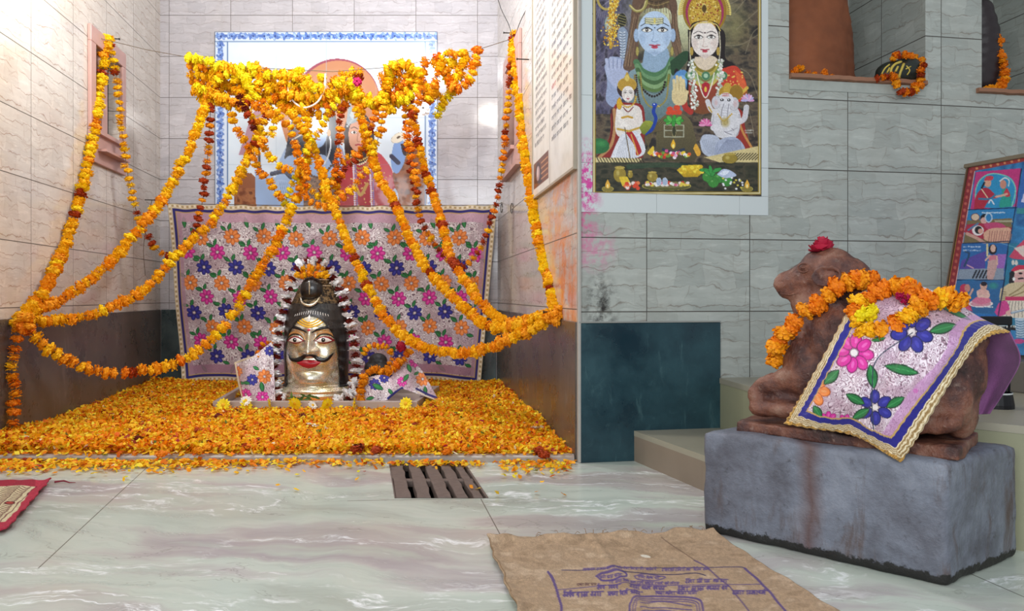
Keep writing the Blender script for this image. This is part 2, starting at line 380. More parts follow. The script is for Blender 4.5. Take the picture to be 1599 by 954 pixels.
def recess(w, a, b, c, d, dep):
    def f(bm, uvl):
        q = lambda s, z, o: w.pt(s, z, -o)
        uvquad(bm, uvl, [q(a,c,0), q(a,d,0), q(a,d,dep), q(a,c,dep)], [(0,c),(0,d),(dep,d),(dep,c)])
        uvquad(bm, uvl, [q(b,c,0), q(b,d,0), q(b,d,dep), q(b,c,dep)], [(0,c),(0,d),(dep,d),(dep,c)])
        uvquad(bm, uvl, [q(a,c,0), q(b,c,0), q(b,c,dep), q(a,c,dep)], [(a,0),(b,0),(b,dep),(a,dep)])
        uvquad(bm, uvl, [q(a,d,0), q(b,d,0), q(b,d,dep), q(a,d,dep)], [(a,0),(b,0),(b,dep),(a,dep)])
        uvquad(bm, uvl, [q(a,c,dep), q(b,c,dep), q(b,d,dep), q(a,d,dep)], [(a,c),(b,c),(b,d),(a,d)])
    return f
ZT = 3.35; ZB = .587
sL = lambda Y: (5.69-Y)*math.hypot(1, .1605)
sR = lambda Y: (5.69-Y)*math.hypot(1, .1468)
# left wall and its framed window
LW = (sL(4.85), sL(4.42), 1.70, 2.235)
o = obj('wall_left', wall_mesh(W_L, holed(W_L.L, 0, ZT, [LW]), recess(W_L, *LW, .14)), M['tile_left']); tag(o, kind='structure')
o = obj('wall_back', wall_mesh(W_B, [(0, W_B.L, 0, ZT)]), M['tile_back']); tag(o, kind='structure')
RW = (sR(5.12), sR(4.68), 1.66, 2.27)
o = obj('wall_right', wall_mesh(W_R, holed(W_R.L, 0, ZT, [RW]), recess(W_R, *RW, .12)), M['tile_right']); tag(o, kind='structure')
def u2s(w, u): return w.sz(u, V0)[0]
N1 = (u2s(W_F, 1232), u2s(W_F, 1445), 1.652, 2.75); N2 = (u2s(W_F, 1533), u2s(W_F, 1533)+.62, 1.640, 2.75)
def ex(bm, uvl):
    recess(W_F, *N1, .56)(bm, uvl); recess(W_F, *N2, .60)(bm, uvl)
o = obj('wall_front', wall_mesh(W_F, holed(3.7, 0, ZT, [N1, N2]), ex), M['tile_front']); tag(o, kind='structure')

def window(name, w, H4, zf0, zf1, sf0, sf1, sill, mw=.045):
    e = bpy.data.objects.new(name, None); link(e); tag(e, kind='structure')
    bm = bmesh.new(); a, b, c, d = H4
    for q in (((sf0, zf0), (sf1, zf0), (sf1, c), (sf0, c)), ((sf0, d), (sf1, d), (sf1, zf1), (sf0, zf1)),
              ((sf0, c), (a, c), (a, d), (sf0, d)), ((b, c), (sf1, c), (sf1, d), (b, d))): slab(bm, w, q, .001, .022)
    fixn(bm); obj('window_frame', bevel(bm, .003, 1), M['pink_stone'], e)
    bm = bmesh.new(); m = a+(b-a)*sill
    slab(bm, w, ((m, c), (m+mw, c), (m+mw, d), (m, d)), -.05, .012); obj('mullion', fixn(bm), M['pink_stone'], e)
    bm = bmesh.new(); slab(bm, w, ((a, c), (b, c), (b, d), (a, d)), -.075, -.068); p = obj('pane', fixn(bm), M['window_glass'], e)
    bm = bmesh.new(); slab(bm, w, ((a, c-.012), (b, c-.012), (b, c+.012), (a, c+.012)), -.06, .045); obj('window_sill', fixn(bm), M['pink_stone'], e)
    bm = bmesh.new(); slab(bm, w, ((a, c+.02), (b, c+.02), (b, d), (a, d)), -.138, -.128); obj('window_backing', fixn(bm), M['darkvoid'], e)
    return e
t = NT('window_glass'); M['window_glass'] = t.set(color='1e1a18', rough=.06, trans=.5, spec=.5)
e = window('window_1', W_L, LW, 1.51, 2.335, sL(4.91), sL(4.345), .54, .09)
bm = bmesh.new(); slab(bm, W_L, ((sL(4.83), 1.585), (sL(4.44), 1.585), (sL(4.44), 1.60), (sL(4.83), 1.60)), .02, .075); obj('lower_sill', fixn(bm), M['pink_stone'], e)
e = window('window_2', W_R, RW, 1.545, 2.365, sR(5.22), sR(4.50), .08)
bm = bmesh.new(); slab(bm, W_R, ((sR(5.22), 1.515), (sR(4.5), 1.515), (sR(4.5), 1.545), (sR(5.22), 1.545)), .001, .04); obj('lower_sill', fixn(bm), M['pink_stone'], e)

# granite dado panels
def dado(name, w, s0, s1, z1, mat, th=.010, z0=0.0):
    bm = bmesh.new(); slab(bm, w, ((s0, z0), (s1, z0), (s1, z1), (s0, z1)), .0005, th); bevel(bm, .002, 1)
    return tag(obj(name, bm, mat), kind='structure')
dado('baseboard_left', W_L, 0.02, W_L.L, ZB, M['granite_side'])
dado('baseboard_back', W_B, .012, W_B.L-.012, ZB, M['granite_back'])
dado('baseboard_right', W_R, .02, W_R.L-.012, ZB, M['granite_side'])
dado('baseboard_front', W_F, .0, u2s(W_F, 1123), .583, M['granite_front'], .014)
bm = bmesh.new(); slab(bm, W_F, ((0, .584), (u2s(W_F, 1123), .584), (u2s(W_F, 1123), .590), (0, .590)), .0005, .016); tag(obj('trim_1', fixn(bm), plain('grout_edge', '8f908a', .5)), kind='structure')
bm = bmesh.new(); c = Vector(RC).to_3d(); slab(bm, W_F, ((-.004, 0), (.010, 0), (.010, ZT-.2), (-.004, ZT-.2)), -.012, .0145); tag(obj('trim_2', bevel(bm, .004, 2), plain('corner_bead', 'a9a49c', .35)), kind='structure')

# floor: marble slabs with a hole for the drain
G = [Vector((-.516, 3.03, 0)), Vector((-.200, 3.03, 0)), Vector((-.081, 2.495, 0)), Vector((-.405, 2.495, 0))]
def floor_mat():
    t = NT('floor_marble'); p = t.geo(); sep = t.n('SeparateXYZ'); t.put(sep.inputs[0], p); x, y = sep.outputs[0], sep.outputs[1]
    q = t.map(p, (1, 1, 1), (0, 0, 0), (0, 0, .16))
    wob = t.n('TexNoise', ins={'Scale': 1.6, 'Detail': 5.0, 'Roughness': .55}); t.put(wob.inputs['Vector'], q)
    w2 = t.n('VectorMath', operation='MULTIPLY_ADD'); t.put(w2.inputs[0], wob.outputs['Color']); w2.inputs[1].default_value = (.35, .42, 0); t.put(w2.inputs[2], q)
    w = w2.outputs[0]
    band = t.noise(w, 1.0, 4, .55, sc=(.75, 3.2, 1)); fine = t.noise(w, 1.0, 6, .7, sc=(2.2, 16, 1))
    c = t.ramp(band, [(.30, 'a9b0a4'), (.42, 'bcc6ba'), (.49, 'c4ccc0'), (.55, 'bab6b2'), (.62, 'aca5a5'), (.70, 'b9c0b4')])
    c = t.mix(t.math('MULTIPLY', t.math('SUBTRACT', t.noise(w, 1.0, 3, .5, sc=(.5, 1.6, 3)), .5, clamp=True), 2.6, clamp=True), c, 'b5ab98')
    c = t.mix(t.math('MULTIPLY', t.math('SUBTRACT', fine, .47, clamp=True), 1.6, clamp=True), c, '8f8f8a')
    # crystalline white veins
    v = t.noise(w, 1.0, 7, .62, .4, sc=(.8, 3.4, 1)); d = t.math('ABSOLUTE', t.math('SUBTRACT', v, .505))
    vein = t.math('SUBTRACT', 1.0, t.math('DIVIDE', d, .020), clamp=True)
    vm = t.math('MULTIPLY', t.math('SUBTRACT', t.noise(q, 1.0, 4, .6, sc=(1.3, 2.6, 1)), .40, clamp=True), 7, clamp=True)
    vb = t.math('MULTIPLY', t.math('SUBTRACT', t.noise(w, 1.0, 5, .75, .5, sc=(14, 44, 1)), .44, clamp=True), 7, clamp=True)
    c = t.mix(t.math('MULTIPLY', t.math('MULTIPLY', vein, vm), vb), c, 'fafcfc')
    d2 = t.math('ABSOLUTE', t.math('SUBTRACT', t.noise(w, 1.0, 6, .6, sc=(.9, 2.7, 1)), .56)); dk = t.math('SUBTRACT', 1.0, t.math('DIVIDE', d2, .004), clamp=True)
    c = t.mix(t.math('MULTIPLY', dk, .35), c, '6e6a62')
    J = None
    for (a, b, wd) in ((FL(60, 887), FL(240, 720), .0035), (FL(751, 779), FL(820, 907), .0035), (FL(543, 782), FL(802, 777), .004), (FL(1500, 889), FL(1599, 932), .004), (Vector((-5, 1.35, 0)), Vector((.4, 1.2, 0)), .0035)):
        ab = b-a; L2 = ab.length_squared
        tt = t.math('DIVIDE', t.math('ADD', t.math('MULTIPLY', t.math('SUBTRACT', x, a.x), ab.x), t.math('MULTIPLY', t.math('SUBTRACT', y, a.y), ab.y)), L2, clamp=True)
        dx = t.math('SUBTRACT', t.math('SUBTRACT', x, a.x), t.math('MULTIPLY', tt, ab.x)); dy = t.math('SUBTRACT', t.math('SUBTRACT', y, a.y), t.math('MULTIPLY', tt, ab.y))
        dd = t.math('SQRT', t.math('ADD', t.math('MULTIPLY', dx, dx), t.math('MULTIPLY', dy, dy)))
        m = t.math('LESS_THAN', dd, wd/2); J = m if J is None else t.math('MAXIMUM', J, m)
    c = t.mix(t.math('MULTIPLY', J, .8), c, '57524a')
    t.set(color=c, rough=t.ramp(fine, [(.3, .16), (.7, .30)])); t.bump(t.math('SUBTRACT', fine, J), .05, .003); return t.m
M['floor'] = floor_mat()
bm = bmesh.new(); gv = [bm.verts.new(p) for p in G]
o4 = [bm.verts.new((-3.3, 5.8, 0)), bm.verts.new((4.2, 5.8, 0)), bm.verts.new((4.2, -3.0, 0)), bm.verts.new((-3.3, -3.0, 0))]
for i in range(4): bm.faces.new((o4[i], o4[(i+1) % 4], gv[(i+1) % 4], gv[i]))
bmesh.ops.recalc_face_normals(bm, faces=bm.faces[:]); 
for f in bm.faces:
    if f.normal.z < 0: f.normal_flip()
tag(obj('floor', bm, M['floor']), kind='structure')
bm = bmesh.new(); a = [bm.verts.new(p) for p in G]; b = [bm.verts.new(p-Vector((0, 0, .16))) for p in G]
for i in range(4): bm.faces.new((a[i], b[i], b[(i+1) % 4], a[(i+1) % 4]))
bm.faces.new(b); tag(obj('floor_drain_pit', bm, plain('drain_pit', '14110f', .8)), kind='structure')

# iron grating over the drain
g = thing('drain_grating', 'rusty dark iron drain grating set in the marble floor below the flower bed', 'grating', (-.3, 2.76, 0))
M['rust'] = plain('rusty_iron', '6a5a52', .75, metal=.1, bump=.8, bs=70, var=.35)
rng = random.Random(3)
def gp(a, b, z=0.0):   # a across 0..1, b from back 0 to front 1
    return G[0].lerp(G[1], a).lerp(G[3].lerp(G[2], a), b)+Vector((0, 0, z))
for (x0, x1) in ((.015, .175), (.245, .395), (.455, .605), (.66, .79), (.845, .945)):
    bm = bmesh.new(); n = 9; rows = []
    for k in range(n+1):
        j = rng.uniform(-.008, .008); j2 = rng.uniform(-.01, .01); b = .0+k/n
        rows.append([bm.verts.new(gp(x0+j, b, z)) for z in (-.03, .004)]+[bm.verts.new(gp(x1+j2, b, z)) for z in (.004, -.03)])
    for k in range(n):
        for m in range(4): bm.faces.new((rows[k][m], rows[k+1][m], rows[k+1][(m+1) % 4], rows[k][(m+1) % 4]))
    bm.faces.new(rows[0]); bm.faces.new(rows[-1]); local(g, obj('bar', bevel(fixn(bm), .002, 1), M['rust']))
bm = bmesh.new(); vs = [gp(.02, .50), gp(.97, .50), gp(.97, .56), gp(.02, .56)]; prism(bm, vs, -.025, .001); local(g, obj('cross_bar', bevel(bm, .003, 1), M['rust']))
bm = bmesh.new()
for q in ((gp(.975, 0), gp(1.0, 0), gp(1.0, 1), gp(.975, 1)), (gp(0, 0), gp(.012, 0), gp(.012, 1), gp(0, 1)), (gp(0, 0), gp(1, 0), gp(1, .06), gp(0, .06))): prism(bm, q, -.03, .003)
local(g, obj('grating_frame', fixn(bm), M['rust']))

# threshold of the flower bed
bm = bmesh.new(); n = 40; pr = [(0, 0), (0, .020), (.008, .026), (.045, .026), (.045, 0)]; rows = []
for k in range(n+1):
    x = -2.42+(.262+2.42)*k/n; wy = .006*math.sin(k*1.7)*math.sin(k*.31)
    rows.append([bm.verts.new((x, 3.035+dy+wy, z)) for dy, z in pr])
for k in range(n):
    for m in range(5): bm.faces.new((rows[k][m], rows[k+1][m], rows[k+1][(m+1) % 5], rows[k][(m+1) % 5]))
bm.faces.new(rows[0]); bm.faces.new(rows[-1]); tag(obj('trim_3', fixn(bm), M['marble_edge']), kind='structure')

# two marble steps on the right
def step(name, pts, z, mats):
    bm = bmesh.new(); prism(bm, pts, 0.0, z-.022, 1); c = Vector((sum(p[0] for p in pts)/len(pts), sum(p[1] for p in pts)/len(pts)))
    cap = [(p[0]+(c.x-p[0])*-.004, p[1]+(c.y-p[1])*-.004) for p in pts]; prism(bm, cap, z-.022, z, 0)
    return tag(obj(name, fixn(bm), mats), kind='structure')
s = W_F.pt(u2s(W_F, 1122), 0, .001)
step('floor_low_step', [(.516, 3.055), (.68, 2.602), (.765, 2.395), (.90, 2.375), (s.x, s.y-.001)], .128, [M['step'], M['stepface']])
s2 = W_F.pt(3.4, 0, .001)
step('floor_upper_step', [(s.x+.002, s.y-.001), (.937, 2.80), (.935, 2.375), (1.425, 1.955), (3.0, .75), (s2.x, s2.y)], .343, [M['step'], plain('step_riser_olive', '98987c', .4, bump=.1, bs=8, var=.2)])

# low cement ledge behind the bull
bm = bmesh.new(); prism(bm, [(1.70, 2.93), (1.98, 2.40), (2.9, 2.2), (2.9, 3.3), (2.3, 3.25), (1.70, 3.2)], .343, .458); tag(obj('floor_ledge', bevel(bm, .006, 2), plain('ledge_cement', '5f5a52', .6, bump=.3, bs=20, var=.3)), kind='structure')
for k, (u, v) in enumerate(((783, 325), (799, 325))):
    p = W_R.hit(u, v, .002); bm = bmesh.new(); tube(bm, [p+W_R.d*(.05*math.cos(a))+Vector((0, 0, .034*math.sin(a))) for a in np.linspace(0, 6.0, 22)], .0018, 4); obj('drawn_circle', bm, M['wire'], bpy.data.objects['wall_right'])
# niche ledges
def ledge(name, s0, s1, z, label):
    bm = bmesh.new(); n = 24; rows = []; rr = random.Random(5)
    for k in range(n+1):
        s = s0+(s1-s0)*k/n; j = rr.uniform(-.002, .002)
        rows.append([bm.verts.new(W_F.pt(s, z+zz+(j if oo > 0 else 0), oo)) for oo, zz in ((-.07, -.0), (-.07, .022), (.018, .022), (.020, .004), (.006, 0))])
    for k in range(n):
        for m in range(5): bm.faces.new((rows[k][m], rows[k+1][m], rows[k+1][(m+1) % 5], rows[k][(m+1) % 5]))
    bm.faces.new(rows[0]); bm.faces.new(rows[-1]); return tag(obj(name, fixn(bm), M['ledge']), kind='structure')
ledge('trim_4', N1[0]+.002, N1[1]-.002, 1.652, ''); ledge('trim_5', N2[0]-.03, N2[1], 1.632, '')
bm = bmesh.new(); slab(bm, W_F, ((N1[0], 1.607), (N1[1], 1.607), (N1[1], 1.651), (N1[0], 1.651)), .0005, .004); tag(obj('trim_6', fixn(bm), plain('niche_apron', 'a7aca4', .35, var=.2)), kind='structure')
# ================================================================ PRINTED PICTURES
def photo(p):
    p = np.asarray(p); return U0+p[..., 0]/p[..., 1]*F, V0-(p[..., 2]-H)/p[..., 1]*F
def face(c, x, y, rx, ry, skin, shade, brow='2a1c18', lip='b83a4c', look=0, big=True, bindi=None, eyew=None):
    c.ell(x, y, rx, ry, skin); c.poly([(x-rx*.93, y+ry*.1), (x-rx*.62, y+ry*.78), (x, y+ry*1.12), (x+rx*.62, y+ry*.78), (x+rx*.93, y+ry*.1)], skin)
    c.ell(x+rx*.72, y+ry*.25, rx*.3, ry*.55, shade, .35, soft=.8); c.ell(x-rx*.72, y+ry*.25, rx*.3, ry*.55, shade, .35, soft=.8)
    c.ell(x, y+ry*.95, rx*.55, ry*.16, shade, .5, soft=.8)
    ew = eyew or rx*.27
    for s in (-1, 1):
        ex = x+s*rx*.46; ey = y-ry*.12
        c.line([(ex-s*ew*1.2, ey-ry*.23), (ex+s*ew*.1, ey-ry*.32), (ex+s*ew*1.35, ey-ry*.19)], ry*.035, brow, curve=True)
        c.ell(ex, ey, ew*1.15, ry*.105, brow); c.ell(ex, ey+ry*.012, ew, ry*.078, 'f2efe8'); c.ell(ex+look, ey, ry*.075, ry*.078, '2b1c14'); c.ell(ex+look-1, ey-1.5, ry*.02+.4, ry*.02+.4, 'ffffff')
        c.line([(ex-ew*1.2, ey), (ex, ey-ry*.13), (ex+ew*1.2, ey)], ry*.03+.4, brow, curve=True)
    c.line([(x-rx*.08, y-ry*.15), (x-rx*.1, y+ry*.28), (x-rx*.2, y+ry*.36)], ry*.018+.4, shade, .9, curve=True)
    c.line([(x-rx*.2, y+ry*.38), (x, y+ry*.44), (x+rx*.2, y+ry*.38)], ry*.03+.3, shade, 1, curve=True)
    c.line([(x-rx*.30, y+ry*.575), (x-rx*.12, y+ry*.585), (x, y+ry*.605), (x+rx*.12, y+ry*.585), (x+rx*.30, y+ry*.575)], ry*.055, lip, curve=True)
    c.ell(x, y+ry*.68, rx*.2, ry*.07, lip); c.line([(x-rx*.33, y+ry*.575), (x, y+ry*.645), (x+rx*.33, y+ry*.575)], ry*.015+.4, '5a1a20')
    if bindi: c.ell(x, y-ry*.36, ry*.05, ry*.05, bindi)
def beads(c, pts, r, col, gap=2.1, edge=None):
    for p in resample(catmull(pts, 10), r*gap): c.ell(p[0], p[1], r, r, col, edge=edge)
def rock(c, x0, y0, x1, y1, cols, seed, cell=(26, 40), al=1.0):
    i0, i1 = int((x0-c.x0)*c.ss), int((x1-c.x0)*c.ss); j0, j1 = int((y0-c.y0)*c.ss), int((y1-c.y0)*c.ss)
    i0 = max(i0, 0); j0 = max(j0, 0); i1 = min(i1, c.w); j1 = min(j1, c.h)
    n = smooth_noise(j1-j0, i1-i0, (cell[0]*c.ss, cell[1]*c.ss), np.random.default_rng(seed), 4); n = np.clip((n-.25)*2, 0, .999)*(len(cols)-1)
    k = n.astype(int); f = (n-k)[..., None]; A = np.array([K(q) for q in cols]); v = A[k]*(1-f)+A[np.minimum(k+1, len(cols)-1)]*f
    c.a[j0:j1, i0:i1] = c.a[j0:j1, i0:i1]*(1-al)+v*al
def poster_art():
    c = Canvas(60, -80, 820, 870, '3a352c', ss=1.0, seed=5)
    rock(c, 60, -80, 820, 870, ['2b2624', '4a4238', '6a5c48', '57493c', '332c28'], 1)
    rock(c, 60, -80, 250, 500, ['3b3747', '54506a', '6b6577', '2f2b36'], 2, (30, 18))
    c.ell(455, 60, 300, 300, 'c3c896', .85, soft=.9); c.ell(455, 40, 190, 220, 'e2e3bd', .8, soft=.9); c.ell(700, 120, 90, 130, '8d8a55', .5, soft=.9)
    for (a, b, d) in (((700, 130), (745, 90), (800, 40)), ((640, 200), (720, 195), (800, 150)), ((740, 235), (770, 150), (800, 120)), ((690, 60), (740, 0), (795, -40)), ((640, 300), (700, 330), (710, 420)), ((600, 30), (690, 10), (760, -50)), ((720, 300), (760, 330), (795, 420)), ((730, 420), (760, 500), (780, 600))):
        c.line([a, b, d], 3.5, '9b8f75', .6, curve=True)
    for k in range(9): c.line([(80+k*9, 90+k*4), (100+k*10, 40-k*8), (170+k*8, -20)], 2, 'b9b4c4', .35, curve=True)
    for k in range(10): c.line([(80, 210+k*26), (120, 180+k*24), (190, 140+k*22)], 2, 'a39fb0', .3, curve=True)
    # trident, drum, cobra and yellow flowers
    c.line([(150, -80), (150, 210)], 11, 'b8973a'); c.line([(92, -60), (96, 10), (125, 40), (165, 30)], 10, 'b59f55', curve=True)
    c.ell(140, 105, 17, 34, '9aa79c', edge='566058'); c.ell(140, 105, 9, 24, 'b4bdb4')
    for k in range(420):
        t = c.rng.random(); x = np.interp(t, [0, .3, .65, 1], [178, 158, 155, 150])+c.rng.normal(0, 9+7*(t > .6)); y = np.interp(t, [0, .3, .65, 1], [-10, 40, 120, 190])+c.rng.normal(0, 10)
        c.ell(x, y, 3.2, 3.2, ['e9c43c', 'f3dc78', 'c99422', 'b87a16'][c.rng.integers(4)])
    c.ell(200, 88, 20, 30, '2c2b22', edge='8c8350');
    for k in range(4): c.line([(184, 65+k*12), (216, 75+k*12)], 2, 'b2a768')
    c.curve([(185, 125), (207, 118), (227, 150), (222, 200), (212, 300), (250, 345), (215, 355), (192, 310), (192, 200), (180, 160)], '8d9bb0')
    for k in range(15): c.line([(190+k*.3, 140+k*12), (202, 146+k*12), (213, 140+k*12)], 4, 'dfe6ee', .9); c.line([(190, 146+k*12), (213, 146+k*12)], 1.6, '39414f')
    # raised hand of the blue figure
    c.curve([(122, 290), (150, 250), (205, 262), (222, 330), (205, 420), (170, 470), (130, 440), (135, 360)], '9ba7c6'); c.curve([(125, 300), (138, 270), (150, 300), (215, 290), (222, 345), (180, 390), (140, 350)], 'aeb6d2')
    for k in range(4): c.line([(136+k*17, 300), (132+k*19, 254+abs(k-1.2)*6)], 14, 'b4bbd6'); c.line([(144+k*17, 300), (142+k*19, 262)], 1.8, '5d6484')
    # blue figure
    c.curve([(215, 470), (225, 330), (300, 270), (400, 265), (470, 320), (480, 420), (440, 520), (300, 530)], '8da4ad', c2='63787a')
    c.curve([(240, 60), (252, -10), (300, -50), (400, -45), (440, 10), (440, 90), (452, 150), (462, 240), (448, 262), (428, 230), (412, 160), (412, 50), (345, 30), (285, 55), (268, 120), (272, 190), (262, 290), (225, 310), (205, 290), (228, 220), (238, 140)], '6b5140')
    for k in range(26):
        x = 246+c.rng.normal(0, 8); c.line([(x+15, 60+k), (x, 150), (x-18+c.rng.normal(0, 6), 290)], 2, ['8d6f55', '3c2c22', 'a58868'][k % 3], .7, curve=True)
        x = 432+c.rng.normal(0, 7); c.line([(x-8, 60), (x, 150), (x+20+c.rng.normal(0, 6), 250)], 2, ['8d6f55', '3c2c22', 'a58868'][k % 3], .7, curve=True)
    c.curve([(300, 20), (310, -50), (350, -75), (400, -50), (405, 20), (350, 40)], '5d4a34')
    for k in range(5): c.line([(300, 10-k*14), (350, 24-k*14), (404, 8-k*14)], 4, ['a59058', '2f261c'][k % 2], .8, curve=True)
    for k in range(14): c.line([(262+k*12, 62-10*math.sin(k/13*PI)), (280+k*10, 20-12*math.sin(k/13*PI))], 3, ['8c6e4e', '4a3829'][k % 2], .7)
    c.curve([(300, 210), (396, 210), (400, 300), (345, 335), (292, 300)], '93abc2')
    for s in (-1, 1): c.ell(343+s*80, 155, 12, 30, 'a3b9d4', edge='6f86a3'); c.ell(343+s*76, 225, 7, 22, 'b0a258', edge='6b5f2a')
    face(c, 343, 143, 74, 94, 'bccfe6', '7f97b8', brow='25262c', lip='c4465c')
    for k in range(3): c.line([(303, 82+k*9), (343, 84+k*10), (378, 82+k*9)], 8.5, '6c6a4a'); c.line([(305, 82+k*9), (343, 84+k*10), (376, 82+k*9)], 5, 'e6e2b8')
    c.ell(343, 90, 5, 13, 'd9c86a'); c.ell(343, 122, 3, 3, '1c1c20')
    c.line([(235, 25), (260, 48), (290, 42), (308, 10), (303, -40)], 11, '9d9150', curve=True); c.line([(235, 25), (262, 46), (290, 38), (304, 5)], 5, 'cbbf80', curve=True)
    for k, (w, col) in enumerate(((26, '4f7a52'), (22, '6d9468'), (20, '47683f'), (18, '86a673'), (14, '5c7a42'))):
        c.line([(262+k*3, 272+k*17), (290, 312+k*16), (345, 330+k*17), (395, 305+k*16), (418-k*3, 262+k*17)], w, col, curve=True)
        c.line([(264+k*3, 282+k*17), (290, 322+k*16), (345, 340+k*17), (395, 315+k*16), (416-k*3, 272+k*17)], 2, '2c4430', .8, curve=True)
    beads(c, [(280, 350), (290, 390), (335, 423), (375, 400), (388, 360)], 5.5, '221d1a', edge='4d423a'); beads(c, [(262, 330), (270, 420), (292, 500)], 4.5, '3f3020'); beads(c, [(280, 320), (292, 420), (330, 470), (390, 440), (405, 330)], 4, '9b8a3e'); beads(c, [(255, 330), (256, 420), (270, 470)], 4, '8a7430')
    c.curve([(410, 270), (470, 225), (500, 240), (460, 300), (420, 330)], '2c4a30'); 
    # red and gold figure
    for k in range(44):
        a = PI*(1.02-k/43*1.04)+.0; r = 112
        c.line([(562+92*math.cos(a), 55-92*math.sin(a)), (562+r*math.cos(a), 55-(r+4)*math.sin(a))], 5, 'c8a637'); c.ell(562+r*math.cos(a), 55-(r+4)*math.sin(a), 4.5, 4.5, 'e3cf74')
    c.ell(562, 50, 96, 104, '9a7724'); c.ell(562, 52, 84, 96, 'a2325c'); c.ell(562, 60, 74, 92, 'b08a2c'); c.ell(562, 62, 60, 84, 'c9a23c')
    for k in range(240):
        a = c.rng.random()*2*PI; r = math.sqrt(c.rng.random()); c.ell(562+r*70*math.cos(a), 50+r*80*math.sin(a), 3, 2.5, ['f0dc8c', '7d5a16', 'dbb94e', '96302e'][c.rng.integers(4)])
    c.ell(560, 38, 11, 18, '5a4316', edge='f0dc96'); 
    c.curve([(488, 130), (490, 250), (470, 330), (440, 300), (430, 330), (470, 420), (700, 420), (730, 340), (690, 280), (652, 250), (640, 130)], '231b1a')
    c.curve([(505, 150), (505, 105), (562, 90), (620, 105), (626, 155), (600, 100), (562, 92), (522, 104)], '1d1614')
    c.curve([(520, 250), (608, 250), (640, 330), (560, 400), (490, 330)], 'e0cdb4')
    face(c, 563, 172, 60, 78, 'efe3da', 'b99c90', brow='20161a', lip='c04352', bindi='3a1018'); c.ell(592, 190, 8, 12, 'c9a49c', .3, soft=.8)
    c.line([(497, 130), (520, 106), (562, 99), (610, 106), (630, 134)], 5, 'd9c170', curve=True); beads(c, [(498, 140), (496, 200), (500, 262)], 3, 'd8ceb0'); beads(c, [(626, 140), (630, 200), (626, 262)], 3, 'd8ceb0')
    for s in (-1, 1): c.ell(563+s*58, 225, 8, 20, 'b79a4a', edge='5f4a1c')
    # shoulders, dress, necklaces
    c.curve([(640, 300), (700, 290), (740, 350), (745, 420), (700, 450), (640, 420), (622, 340)], 'c8402c'); c.curve([(690, 300), (735, 350), (748, 410), (715, 430), (705, 360)], 'dd6438')
    c.line([(660, 440), (700, 425), (748, 385)], 14, 'd8b64a', curve=True); c.line([(655, 455), (700, 440), (750, 400)], 5, '7a5a1c', curve=True)
    for k in range(30): c.ell(650+c.rng.random()*85, 310+c.rng.random()*100, 3, 3, 'ecc860')
    c.curve([(420, 350), (440, 315), (480, 310), (486, 360), (470, 420), (428, 430)], '5c8fc4'); c.curve([(425, 370), (445, 335), (475, 335), (478, 380), (440, 420)], '7eaedd')
    c.curve([(490, 400), (500, 320), (560, 350), (620, 320), (640, 400), (632, 470), (560, 500), (505, 480)], 'a83a30', c2='7c4a28')
    for k, cc in enumerate(('8a7a2c', 'b7a64a', '6f8a4a', '9fb97a', 'c7b45a')):
        c.line([(508-k*2, 270+k*15), (530, 300+k*16), (566, 315+k*17), (600, 300+k*16), (622+k*2, 268+k*15)], 13, cc, curve=True)
    for x in (495, 567, 643): c.ell(x, 332, 19, 19, '4a7a58', edge='9fb98a'); c.ell(x, 332, 10, 10, 'a9c8a8')
    for x0, x1 in ((503, 520), (640, 610)):
        for k in range(95):
            t = k/94; c.ell(x0+(x1-x0)*t+c.rng.normal(0, 7), 262+215*t, 5, 5, ['e6e3da', 'c9c9bd', 'f5f3ea', 'a8b09c'][c.rng.integers(4)])
    c.line([(527, 320), (545, 390), (566, 428), (590, 380), (604, 320)], 5, 'efe6d8', curve=True); c.curve([(548, 370), (566, 360), (584, 372), (576, 410), (566, 424), (556, 410)], 'b02434'); c.ell(566, 392, 6, 12, 'e9c24c')
    c.line([(470, 440), (478, 470), (500, 490)], 26, 'b0352c', curve=True)
    # raised open hand
    c.curve([(418, 400), (432, 380), (475, 385), (488, 420), (475, 455), (440, 462), (420, 440)], 'dcc593')
    for k, (x, y) in enumerate(((427, 352), (441, 336), (456, 340), (469, 352))): c.line([(430+k*14, 405), (x, y)], 13, 'e0cb98'); c.line([(437+k*14, 400), (x+8, y+14)], 1.5, '8c7446')
    c.line([(478, 430), (487, 402)], 11, 'e0cb98')
    # child figure with gold crown
    c.curve([(150, 500), (175, 455), (225, 450), (290, 465), (300, 560), (290, 690), (240, 700), (140, 690), (95, 690), (145, 600)], '8c2a26')
    c.line([(165, 480), (168, 560), (150, 640), (100, 690)], 13, 'b98a5a', curve=True); c.line([(155, 480), (158, 560), (138, 635), (92, 684)], 5, '5a1a18', curve=True)
    c.curve([(175, 480), (190, 462), (262, 462), (285, 490), (290, 560), (265, 600), (190, 600), (170, 560)], 'e5ddd5')
    c.curve([(150, 690), (180, 620), (205, 585), (265, 575), (300, 640), (290, 680), (220, 700)], 'dfe0e6')
    for k in range(12): c.line([(175+k*9, 690), (190+k*7, 640), (215+k*5, 600)], 1.8, '9ba0b0', .8, curve=True)
    c.curve([(215, 580), (245, 578), (285, 660), (262, 680), (255, 640)], 'b02a30'); c.line([(240, 590), (270, 680)], 5, 'd9a94a')
    c.ell(222, 388, 44, 44, '3a2a2c'); c.ell(222, 372, 42, 32, 'b99238', edge='e2c771'); c.poly([(205, 350), (222, 312), (240, 350)], 'c29c3c'); c.ell(222, 342, 10, 14, 'e0c468')
    face(c, 226, 411, 27, 34, 'efe6df', 'b79a8e', lip='c0606a'); beads(c, [(190, 430), (200, 455), (225, 470), (250, 455), (262, 425)], 4, 'd1a73a')
